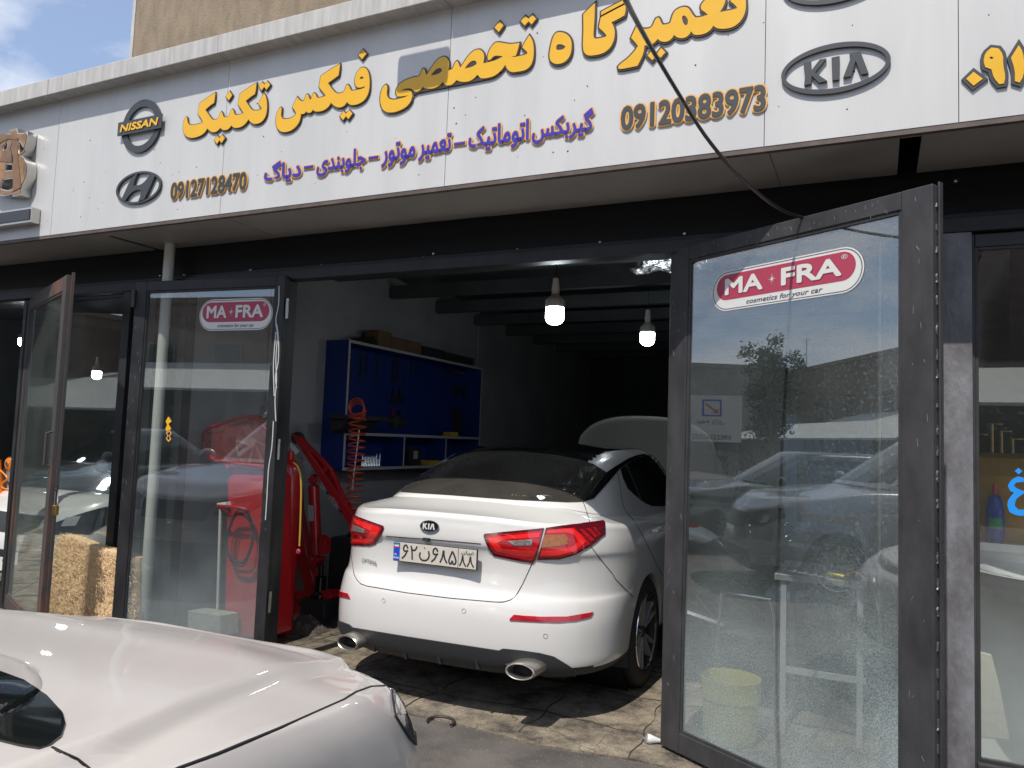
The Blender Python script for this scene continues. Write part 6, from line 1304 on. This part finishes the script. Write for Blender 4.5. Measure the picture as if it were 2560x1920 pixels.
# car at the back of the bay with its bonnet up: only the raised bonnet shows over the sedan roof
XB2 = PY(1625, 1040, 7.6).x
TB = place(XB2, 7.15, 180, 4.4)
bc, sfb, cfb, zl = simple_car('pale_car', 'pale car deep in the bay with raised bonnet showing above the sedan roof', TB, M['carwhite'], 4.4)
hood = MB()
def hoodfn(u, v):
    x = -.78 + 1.56 * u; s = v; yy = .06 * math.sin(math.pi * s); bulge = 1 - abs(2 * u - 1) ** 2.6
    return Vector((XB2 + x * (1 - .10 * s), 7.95 - .55 * s - .0 + yy - .05 * bulge, 1.0 + .76 * s * (0.55 + .45 * (bulge ** .5))))
hood.grid(hoodfn, 40, 24); ho = hood.build('raised_bonnet', mat('dull_white_paint', (.40, .40, .38), .4, coat=.6), bc, smooth=True); sm_ = ho.modifiers.new('s', 'SOLIDIFY'); sm_.thickness = .02
# street side: only mirrored in the panes
simple_car('grey_suv', 'grey estate car with roof rails parked beyond the silver car', place(-5.6, 2.0, 4, 4.6), M['cargrey'], 4.6, 1.66, suv=True)
simple_car('dark_saloon', 'dark saloon parked second left of the silver car', place(-8.6, 2.1, 2, 4.4), M['cardark'], 4.4)
simple_car('black_car', 'black car inside the far left bay beside the orange jack', place(-8.6, 5.0, 180, 4.3), M['cardark'], 4.3)

# ------------------------------------------------------------------ things seen through the big dusty pane and the shop window
def pipe_path(pts, r, name, m_, par, n=10): return MB().tube(pts, r, n).build(name, m_, par, smooth=True)
bk = PZ(1800, 1815, 0); 
bu = thing('bucket', 'translucent yellow plastic bucket on the floor behind the dusty glass door', 'bucket', (bk.x, 4.12, 0))
cxb = (PY(1752, 1780, 4.12).x + PY(1900, 1780, 4.12).x) / 2; rb_ = (PY(1902, 1700, 4.12).x - PY(1755, 1700, 4.12).x) / 2; zt_ = PY(1800, 1690, 4.12).z
MB().lathe([(0, .01), (rb_ * .84, .01), (rb_ * .86, .02), (rb_ * .97, zt_ - .10), (rb_ * 1.02, zt_ - .098), (rb_ * 1.0, zt_ - .03), (rb_ * 1.03, zt_), (rb_ * .98, zt_), (rb_ * .9, .03), (0, .03)], (cxb, 4.12, .006), n=40).build('bucket_wall', M['yellowplastic'], bu, smooth=True)
m_ = lambda x, y: (1700 + x / 2.572, 1280 + y / 2.572)
Yt2 = 4.33
tb = thing('work_table', 'pale metal topped work table behind the dusty glass door with cloths on it', 'table', (PY(*m_(900, 900), Yt2).x, Yt2, 0))
ta, tb_ = PY(*m_(607, 405), Yt2), PY(*m_(1225, 470), Yt2); ztb = (ta.z + tb_.z) / 2 + .01; xr_ = min(tb_.x, -.04)
top = MB().box((ta.x, Yt2, ztb - .035), (xr_, Yt2 + .55, ztb)).build('table_top', mat('worn_galvanised', (.42, .43, .40), .5, metal=.4, var=.3, vscale=12), tb, bevel=.004)
rib = MB()
for i in range(9): rib.box((ta.x + .03 + i * .055, Yt2 + .03, ztb + .0005), (ta.x + .042 + i * .055, Yt2 + .50, ztb + .006))
rib.build('drain_ribs', M['boardedge'], top)
for x_ in (ta.x + .045, xr_ - .03):
    for y_ in (Yt2 + .03, Yt2 + .52): MB().box((x_ - .014, y_ - .014, .007), (x_ + .014, y_ + .014, ztb - .036)).build('table_leg', M['boardedge'], tb)
MB().box((ta.x + .05, Yt2 + .02, .32), (xr_, Yt2 + .04, .35)).build('table_brace', M['boardedge'], tb)
def rag(pxp, Y0, z, name, mm, label, cat, amp=.02, dy=.16):
    a, b = PY(*m_(*pxp[0]), Y0), PY(*m_(*pxp[1]), Y0)
    g_ = MB(); ph = random.uniform(0, 6)
    g_.grid(lambda u, v: Vector((a.x + (b.x - a.x) * u + .01 * math.sin(9 * v + ph), Y0 + dy * v + .012 * math.sin(8 * u + ph), z + amp * (.35 + .65 * abs(math.sin(11 * u + 5 * v + ph))) * math.sin(math.pi * min(1, u * 1.15 + .02)) * (1 - .3 * v) + .004)), 24, 14)
    o = g_.build(name, mm, smooth=True, loc=(a.x, Y0, z)); sd_ = o.modifiers.new('s', 'SOLIDIFY'); sd_.thickness = .004
    return tag(o, label, cat)
rag(((940, 430), (1062, 430)), Yt2 + .04, ztb, 'cloth', M['yellowcloth'], 'bright yellow cloth folded on the table edge behind the dusty glass', 'cloth', .006)
rag(((1060, 440), (1195, 440)), Yt2 + .03, ztb + .002, 'rag', M['rag'], 'crumpled grey-brown rag on the table right of the yellow cloth', 'rag', .035, .12)
rag(((1070, 390), (1195, 390)), Yt2 + .19, ztb + .002, 'rag', M['redrag'], 'red rag behind the grey one on the table', 'rag', .04, .12)
ch = thing('metal_chair', 'thin chrome framed chair behind the dusty glass left of the table', 'chair', (PY(*m_(420, 1000), 4.5).x, 4.5, 0))
Ych = 4.5; q_ = [PY(*m_(x, y), Ych) for x, y in ((235, 900), (265, 560), (290, 522), (560, 560), (580, 580), (610, 760))]
pipe_path(smoothpath([Vector((q_[0].x, Ych, .01))] + q_ + [Vector((q_[-1].x + .01, Ych, .01))], 3), .008, 'back_frame', M['chrome'], ch)
sz = q_[0].z + .10
MB().box((q_[0].x + .02, Ych - .02, sz), (q_[-1].x - .01, Ych + .36, sz + .03)).build('seat', M['blackplastic'], ch, bevel=.01)
for x_ in (q_[0].x + .03, q_[-1].x - .02): pipe_path([(x_, Ych + .34, .008), (x_, Ych + .34, sz)], .008, 'leg', M['chrome'], ch)
# motorbike half hidden behind the pane
mb_ = thing('motorcycle', 'motorcycle with dark tank and white and red tail standing behind the dusty pane', 'motorcycle', (-1.0, 5.3, 0))
def ellipsoid(c, r, nm, mm, par, rot=0):
    g_ = MB(); R_ = Matrix.Rotation(rot, 3, 'Y'); c = Vector(c)
    g_.grid(lambda u, v: c + R_ @ Vector((r[0] * math.cos(6.2832 * u) * math.sin(math.pi * v), r[1] * math.sin(6.2832 * u) * math.sin(math.pi * v), -r[2] * math.cos(math.pi * v))), 28, 16); return g_.build(nm, mm, par, smooth=True)
Ym = 5.4; w1 = PY(*m_(300, 900), Ym); xw = w1.x
for x_ in (xw - .05, xw + .98):
    c_ = Vector((x_, Ym, .30)); MB().lathe([(.235, -.04), (.285, -.045), (.30, 0), (.285, .045), (.235, .04), (.235, -.04)], c_, (0, 1, 0), 40).build('wheel', M['rubber'], mb_, smooth=True)
    sp = MB()
    for k in range(8): sp.tube([c_, c_ + Vector((.235 * math.cos(k * math.pi / 4), 0, .235 * math.sin(k * math.pi / 4)))], .006, 5)
    sp.build('spokes', M['steel'], mb_)
ellipsoid((xw + .55, Ym, .84), (.24, .13, .12), 'fuel_tank', M['cardark'], mb_, .1); ellipsoid((xw + .10, Ym, .82), (.30, .11, .06), 'saddle', M['blackplastic'], mb_)
ellipsoid((xw - .22, Ym, .88), (.18, .08, .06), 'tail_fairing', M['enamel'], mb_, .25); ellipsoid((xw - .25, Ym, .92), (.10, .06, .035), 'tail_stripe', M['redpaint'], mb_, .25)
ellipsoid((xw + .45, Ym, .48), (.22, .13, .17), 'engine', M['cargrey'], mb_)
for s_ in (-.05, .05): pipe_path([(xw + .98, Ym + s_, .30), (xw + .80, Ym + s_, 1.02)], .018, 'fork', M['chrome'], mb_)
pipe_path([(xw + .80, Ym - .33, 1.06), (xw + .82, Ym, 1.02), (xw + .80, Ym + .33, 1.06)], .012, 'handlebar', M['chrome'], mb_)
pipe_path([(xw + .45, Ym - .10, .32), (xw + .1, Ym - .13, .30), (xw - .25, Ym - .14, .38)], .035, 'silencer', M['chrome'], mb_)
# blue roll cabinet and pale crate deeper inside
o = thing('blue_press', 'light blue steel press frame behind the dusty pane', 'press', (-.35, 6.3, 0)); bp_ = mat('light_blue_machine', (.03, .16, .30), .45)
MB().box((-.62, 6.2, 0.01), (-.54, 6.32, 1.75)).build('post', bp_, o); MB().box((-.12, 6.2, 0.01), (-.04, 6.32, 1.75)).build('post', bp_, o); MB().box((-.64, 6.18, 1.45), (-.02, 6.34, 1.62)).build('beam', bp_, o); MB().box((-.62, 6.19, .85), (-.04, 6.33, .95)).build('bed', bp_, o); MB().box((-.62, 6.30, 1.0), (-.04, 6.31, 1.44)).build('back_plate', bp_, o)

# right shop: basin on pedestal, bottle, ochre tank, cloth, shelf
wsb = thing('pedestal_basin', 'white pedestal washbasin standing just inside the right shop window', 'basin', (.75, 4.25, 0))
n_ = lambda x, y: (2340 + x / 1.0914, 400 + y / 1.0914)
pz_ = PY(*n_(150, 1120), 4.2).z; pzb = PY(*n_(150, 1218), 4.2).z
MB().lathe([(.16, pzb), (.26, pzb + .03), (.33, pz_ - .03), (.345, pz_), (.32, pz_ + .005), (.27, pz_ - .02), (.1, pzb + .06), (0, pzb + .05)], (.80, 4.25, 0), n=48, sx=1.15).build('bowl', M['enamel'], wsb, smooth=True)
MB().lathe([(.11, .01), (.09, .3), (.10, pzb - .02), (.16, pzb)], (.80, 4.25, 0), n=32).build('pedestal', M['enamel'], wsb, smooth=True)
sx0 = PY(*n_(100, 1040), 4.5).x
shf = thing('counter', 'white counter under the ochre tank in the right shop', 'counter', (1.2, 4.9, 0)); zc_ = PY(*n_(150, 1045), 4.5).z
MB().box((.30, 4.5, zc_ - .04), (3.2, 5.2, zc_)).build('counter_top', M['enamel'], shf, bevel=.004); MB().box((.32, 4.54, .01), (3.1, 5.1, zc_ - .041)).build('counter_body', M['white'], shf)
bt = thing('blue_bottle', 'blue cleaner bottle with red cap and green label in the right shop', 'bottle', (PY(*n_(162, 1030), 4.44).x, 4.6, zc_))
bx = PY(*n_(162, 1030), 4.6).x; zt3 = PY(*n_(162, 912), 4.6).z; hb_ = zt3 - zc_; rw = (PY(*n_(188, 960), 4.6).x - PY(*n_(136, 960), 4.6).x) / 2
MB().lathe([(0, 0), (rw * .85, .0), (rw * .9, .01), (rw, hb_ * .25), (rw * .97, hb_ * .7), (rw * .7, hb_ * .92), (rw * .3, hb_)], (bx, 4.6, zc_ + .001), n=32).build('bottle_body', M['bluebottle'], bt, smooth=True)
MB().lathe([(rw * .33, hb_), (rw * .33, hb_ + .03), (rw * .18, hb_ + .05), (0, hb_ + .052)], (bx, 4.6, zc_ + .001), n=24).build('cap', M['redpaint'], bt, smooth=True)
MB().lathe([(rw * 1.01, hb_ * .28), (rw * 1.01, hb_ * .5)], (bx, 4.6, zc_ + .001), n=20, a0=-2.4, a1=-.8).build('label', M['green'], bt, smooth=True)
tk2 = thing('ochre_tank', 'large ochre yellow machine tank with pipes on top in the right shop', 'tank', (1.2, 5.1, zc_))
zt4 = PY(*n_(170, 800), 5.0).z
MB().lathe([(0, zc_ - .0), (.42, zc_), (.43, zc_ + .03), (.43, zt4 - .12), (.36, zt4 - .03), (.2, zt4), (0, zt4)], (PY(*n_(150, 900), 5.0).x + .12, 5.05, .002), n=48).build('tank_body', M['tankyellow'], tk2, smooth=True)
for x_, h_2 in ((110, .10), (150, .16), (175, .12), (205, .08)):
    p = PY(*n_(x_, 800), 5.0); MB().tube([(p.x, 4.95, zt4 - .06), (p.x, 4.95, zt4 + h_2), (p.x + .05, 4.95, zt4 + h_2)], .009, 8).build('valve_pipe', M['brass'], tk2, smooth=True)
tw = thing('cream_cloth', 'cream cloth hanging below the basin in the right shop', 'cloth', (.45, 4.1, .4))
cq = [PY(*n_(x, y), 4.06) for x, y in ((105, 1338), (152, 1350), (175, 1440), (202, 1585), (100, 1575), (98, 1450))]
MB().prism(cq, (0, .015, 0)).build('cloth_sheet', mat('cream_linen', (.66, .62, .48), .9, bump=.4, bscale=30), tw, bevel=.005)

# far left bay: orange jack arm, shelves, boxes
oj = thing('orange_jack', 'orange machine arm with round wheel at the far left edge', 'jack', (PY(10, 1300, 4.3).x, 4.3, 0))
w_1 = PY(*(112 / 4.608, 1040 + 548 / 4.608), 4.3)
MB().lathe([(0, -.02), (.03, -.02), (.05, -.015), (.062, 0), (.05, .015), (0, .02)], w_1, (0, 1, 0), 28).build('wheel', M['orangeplastic'], oj, smooth=True); MB().lathe([(0, -.03), (.018, -.03), (.018, .0), (0, 0)], w_1, (0, 1, 0), 16).build('hub', M['chrome'], oj, smooth=True)
pipe_path(smoothpath([PY(x / 4.608, 1040 + y / 4.608, 4.3) for x, y in ((-120, 520), (20, 640), (85, 720), (30, 770), (35, 830), (150, 855))]), .008, 'curved_tube', M['orangeplastic'], oj)
pipe_path([PY(-5, 1150, 4.3), PY(-3, 1210, 4.3), PY(2, 1235, 4.3), PY(-2, 1270, 4.3)], .03, 'arm', M['orangeplastic'], oj)
gb_ = [PY(x / 4.608, 1040 + y / 4.608, 4.36) for x, y in ((30, 600), (165, 600), (165, 930), (10, 900))]
MB().prism(gb_, (0, .05, 0)).build('motor_housing', M['brickgrey'], oj, bevel=.01)
for (x0_, y0_, x1_, y1_, Y_, mm, nm, lab) in ((20, 970, 60, 1150, 9.0, M['boardedge'], 'fridge', 'dim pale cabinet at the back of the far left bay'), (25, 900, 60, 968, 9.2, M['cardboard'], 'carton', 'brown carton stacked on the pale cabinet in the far left bay')):
    a, b = PY(x0_, y1_, Y_), PY(x1_, y0_, Y_); z0_ = max(a.z, .007) if nm == 'carton' else .007
    o = thing(nm, lab, nm, (a.x, Y_, z0_)); MB().box((a.x, Y_, z0_), (b.x, Y_ + .6, b.z)).build('body', mm, o, bevel=.01); MB().box((a.x + .02, Y_ - .006, z0_ + (b.z - z0_) * .5), (b.x - .02, Y_ - .001, z0_ + (b.z - z0_) * .5 + .02)).build('seam_strip', M['seam'], o)
# clutter on the floor under the hoist
rg = thing('dirty_rag', 'crumpled dirty rag on the floor at the foot of the red cylinder', 'rag', PZ(750, 1560, 0))
pr_ = PZ(752, 1572, 0.03); g_ = MB()
g_.grid(lambda u, v: Vector((pr_.x - .16 + .32 * u, pr_.y - .05 + .22 * v, .008 + .11 * math.sin(math.pi * u) * math.sin(math.pi * v) * (.6 + .5 * abs(math.sin(13 * u + 6 * math.sin(9 * v)))))), 36, 26); g_.build('cloth_heap', M['rag'], rg, smooth=True)
bg_ = thing('black_bag', 'black plastic bag on the floor between hoist and sedan', 'bag', PZ(800, 1545, 0)); pb_ = PZ(800, 1560, 0.03); g_ = MB()
g_.grid(lambda u, v: Vector((pb_.x - .14 + .34 * u, pb_.y + .05 + .3 * v, .008 + .16 * math.sin(math.pi * u) * math.sin(math.pi * v) * (.7 + .4 * math.sin(9 * u + 5 * v)))), 30, 24); g_.build('bag_body', M['blackplastic'], bg_, smooth=True)
bj = PZ(808, 1475, .25); o = thing('bottle_jack', 'small black bottle jack behind the left flank of the sedan', 'jack', (bj.x, bj.y, 0)); MB().lathe([(0, .0), (.07, 0), (.07, .03), (.045, .05), (.045, .16), (.02, .17), (.02, .25), (0, .25)], (bj.x - .03, bj.y, .19), n=24).build('jack_body', M['glossblack'], o, smooth=True); MB().box((bj.x - .14, bj.y - .1, .007), (bj.x + .1, bj.y + .14, .188)).build('jack_base', M['blackplastic'], o, bevel=.01)
bb3 = PY(830, 1390, 5.2); o = thing('black_case', 'dark upright case between the hoist and the sedan flank', 'case', (bb3.x, 5.2, 0)); MB().box((bb3.x - .12, 5.3, .007), (bb3.x + .25, 5.7, bb3.z + .14)).build('case_body', M['blackplastic'], o, bevel=.03); MB().tube([(bb3.x, 5.4, bb3.z + .14), (bb3.x + .02, 5.4, bb3.z + .18), (bb3.x + .12, 5.4, bb3.z + .18), (bb3.x + .14, 5.4, bb3.z + .14)], .01, 8).build('handle', M['blackplastic'], o, smooth=True)
# metal ring on the asphalt and the mains plug by the door
rc = PZ(1102, 1803, .01); a0 = math.radians(250)
cp = [rc + Vector((.072 * math.cos(a), .062 * math.sin(a), 0)) for a in [math.radians(-20 + 235 * i / 26) for i in range(27)]]
tag(MB().tube(cp, [.010 - .004 * abs(i - 13) / 13 for i in range(27)], 10).build('metal_hook', mat('rusted_iron', (.06, .045, .04), .6, metal=.5), smooth=True, loc=rc), 'open iron ring lying on the asphalt in front of the sedan exhaust', 'hook')
pgp = PZ(1617, 1846, .03); plg = thing('mains_plug', 'white mains plug lying on the concrete by the glass door corner', 'plug', pgp)
Mx = Matrix.Translation(pgp) @ Matrix.Rotation(math.radians(205), 4, 'Z') @ Matrix.Rotation(math.radians(-8), 4, 'Y')
def tx(mbx): mbx.v = [tuple(Mx @ Vector(v)) for v in mbx.v]; return mbx
tx(MB().lathe([(0, .0), (.022, 0), (.024, .012), (.019, .03), (.013, .052), (.007, .08), (0, .08)], (0, 0, 0), (-1, 0, 0), 24)).build('plug_body', M['enamel'], plg, smooth=True)
for s_ in (-.010, .010): tx(MB().tube([(0, s_, .0), (.022, s_, 0)], .0024, 10)).build('prong', M['chrome'], plg, smooth=True)
tx(MB().tube(smoothpath([Vector((-.078, 0, 0)), Vector((-.12, .01, -.018)), Vector((-.18, .05, -.022)), Vector((-.30, .06, -.022))]), .004, 8)).build('cord', M['enamel'], plg, smooth=True)

# ------------------------------------------------------------------ floodlight on an arm above the fascia (its shadow falls on the panels)
fl = thing('floodlight', 'floodlight on an arm above the sign casting a square shadow on it', 'floodlight', (-2.3, 3.25, 3.9))
c0 = (PY(994, 215, YC) + PY(1125, 135, YC)) / 2
pf = c0 - SUN_DIR * (.75 / -SUN_DIR.z)
hw = abs(PY(1125, 170, YC).x - PY(994, 200, YC).x) / 2
MB().box((pf.x - hw, pf.y - .02, pf.z - .11), (pf.x + hw, pf.y + .03, pf.z + .07)).build('lamp_housing', M['blackplastic'], fl, bevel=.02)
MB().box((pf.x - hw + .03, pf.y - .024, pf.z - .09), (pf.x + hw - .03, pf.y - .021, pf.z + .05)).build('lamp_glass', M['enamel'], fl)
MB().tube([(pf.x + .1, pf.y + .06, pf.z + .05), (pf.x + .1, 3.6, pf.z + .10), (pf.x + .1, 3.7, 3.84)], .012, 8).build('arm', M['steel'], fl, smooth=True)

# ------------------------------------------------------------------ the other side of the street (seen in the reflections)
def block(name, label, x0_, x1_, y0_, y1_, h_, m_, rows, cols, seed):
    r_ = random.Random(seed); t = thing(name, label, 'building', ((x0_ + x1_) / 2, y1_, 0))
    MB().box((x0_, y0_, -.002), (x1_, y1_, h_)).build('wall', m_, t)
    MB().box((x0_ - .1, y0_ - .1, h_ + .001), (x1_ + .1, y1_ + .1, h_ + .25)).build('parapet', m_, t)
    cw_ = (x1_ - x0_) / cols
    for i in range(rows):
        for j in range(cols):
            xx = x0_ + cw_ * (j + .5); zz = 3.6 + i * 2.9
            if zz + 1.4 > h_: continue
            f = MB().box((xx - .65, y1_ + .002, zz - .06), (xx + .65, y1_ + .08, zz + 1.36)).build('window', M['brickgrey'], t)
            MB().box((xx - .58, y1_ + .081, zz), (xx + .58, y1_ + .09, zz + 1.3)).build('pane', M['autoglass'], f)
    for k in range(2):
        xx = r_.uniform(x0_ + 1, x1_ - 1); MB().box((xx - .3, y0_ + 1, h_ + .25), (xx + .3, y0_ + 1.6, h_ + 1.2)).build('chimney', m_, t)
    MB().tube([(x0_ + 2, y1_ - 1, h_ + .25), (x0_ + 2, y1_ - 1, h_ + 2.6)], .03, 6).tube([(x0_ + 1.5, y1_ - 1, h_ + 2.4), (x0_ + 2.6, y1_ - 1, h_ + 2.4)], .02, 6).build('aerial', M['steel'], t)
block('brick_building', 'brown brick block across the street', -9, 3, -30, -21, 8.0, M['brick'], 2, 4, 1)
block('brick_building', 'tall grey rendered block across the street', 4, 14, -32, -22, 10.5, M['brick'], 3, 4, 2)
block('brick_building', 'long low brick block at the far left across the street', -34, -12, -26, -19, 6.6, M['brick'], 1, 7, 3)
block('brick_building', 'stepped grey block closing the street on the left', -60, -44, -14, 2, 6.4, M['brickgrey'], 1, 5, 4)
aw = thing('street_awning', 'long white sloping sheet awning across the street', 'awning', (-8, -15, 0))
MB().prism([(-40, -13.5, 2.7), (-40, -13.5, 2.78), (-40, -18.5, 4.1), (-40, -18.5, 4.02)], (56, 0, 0)).build('awning_sheet', M['awning'], aw)
for i in range(15): MB().box((-39.9 + i * 4, -13.6, 0), (-39.8 + i * 4, -13.5, 2.69)).build('awning_post', M['greysteel'], aw)
MB().box((-40, -19.0, 0), (16, -18.6, 4.0)).build('awning_wall', M['backwall'], aw)
def tree(x, y, h_, label, seed, rad=1.9):
    r_ = random.Random(seed); t = thing('street_tree', label, 'tree', (x, y, 0)); tm = MB()
    tm.tube([(x, y, 0), (x + .1, y, h_ * .3), (x - .05, y + .1, h_ * .6), (x, y, h_ * .9)], [.22, .16, .10, .03], 10)
    for k in range(9):
        a = r_.uniform(0, 6.28); z = h_ * r_.uniform(.3, .75); tm.tube([(x, y, z), (x + .6 * math.cos(a), y + .6 * math.sin(a), z + .5), (x + 1.3 * math.cos(a), y + 1.3 * math.sin(a), z + 1.0)], [.07, .04, .015], 6)
    tm.build('trunk', M['bark'], t, smooth=True); lv = MB()
    cl_s = [(x + r_.gauss(0, rad * .4), y + r_.gauss(0, rad * .4), h_ * r_.uniform(.35, 1.0)) for _ in range(46)]
    for (a, b, c) in cl_s:
        sc_ = rad * .38 * (1.25 - (c / h_) * .7)
        for _ in range(110):
            p = Vector((a + r_.gauss(0, sc_ * .6), b + r_.gauss(0, sc_ * .6), c + r_.gauss(0, sc_ * .6))); u = Vector((r_.gauss(0, 1), r_.gauss(0, 1), r_.gauss(0, 1))).normalized() * .09; v = u.orthogonal().normalized() * .05
            lv.add([p - u, p + v, p + u, p - v], [(0, 1, 2, 3)])
    lv.build('crown', M['leafgreen'], t, fix=False); return t
tree(-31, -8.3, 6.3, 'bushy green tree standing down the street on the left', 1, 1.25); tree(6.5, -17, 8.5, 'tall green tree before the tall grey block', 3, 2.2)
block('brick_building', 'tall old brick block behind the canopy down the street', -52, -35, -30, -17, 6.8, M['brick'], 1, 4, 6)
cn = thing('parking_canopy', 'low pale tarpaulin canopy down the street before the old brick block', 'canopy', (-30, -11, 0))
MB().prism([(-44, -9.5, 1.95), (-44, -9.5, 2.03), (-44, -13.5, 3.0), (-44, -13.5, 2.92)], (23, 0, 0)).build('canopy_sheet', M['awning'], cn)
for i in range(7): MB().box((-43.5 + i * 3.6, -9.7, 0), (-43.4 + i * 3.6, -9.6, 1.96)).build('canopy_post', M['greysteel'], cn)
bn = thing('roadside_signboard', 'pale signboard with blue square and red arrow standing down the street on the left', 'sign', (-17, -1.2, 0))
bu_ = Vector((.36, -.93, 0)).normalized(); bo_ = Vector((-17, -1.2, 0)); bv_ = Vector((0, 0, 1)); bnn = bu_.cross(bv_)
if bnn.x < 0: bu_ = -bu_
pb_ = lambda d: (bo_ + bu_.cross(bv_).normalized() * d, bu_, bv_)
poly_curve('board', [[(-0.806, 1.620), (0.806, 1.620), (0.806, 2.830), (-0.806, 2.830)]], pb_(0), M['stickerwhite'], bn, .08, smooth=False)
poly_curve('blue_field', [[(0.465, 1.620), (0.806, 1.620), (0.806, 2.830), (0.589, 2.830), (0.465, 2.225)]], pb_(.045), M['plateblue'], bn, .004, smooth=False)
poly_curve('blue_square', [[(-0.310, 2.280), (0.186, 2.280), (0.186, 2.720), (-0.310, 2.720)], [(-0.260, 2.324), (0.136, 2.324), (0.136, 2.676), (-0.260, 2.676)]], pb_(.045), M['plateblue'], bn, .004, smooth=False)
poly_curve('arrow', [[(0.074, 2.621), (0.112, 2.588), (-0.124, 2.412), (-0.062, 2.368), (-0.236, 2.357), (-0.211, 2.489), (-0.161, 2.445)]], pb_(.045), M['flagred'], bn, .004, smooth=False)
text_on('sign_text', '\ufbfc\ufeaf\ufe8d\ufead \ufeea\ufee4\ufbff\ufe91', pb_(.04), -.38, .31, 2.06, 2.22, M['plateink'], bn, .004, .01, .006)
text_on('sign_text', '09035262572', pb_(.04), -.56, .43, 1.68, 1.80, M['plateink'], bn, .004, .01, .006)
for d_ in (-.7, .7): q = bo_ + bu_ * d_; MB().tube([(q.x, q.y, 0), (q.x, q.y, 2.8)], .04, 8).build('post', M['greysteel'], bn)
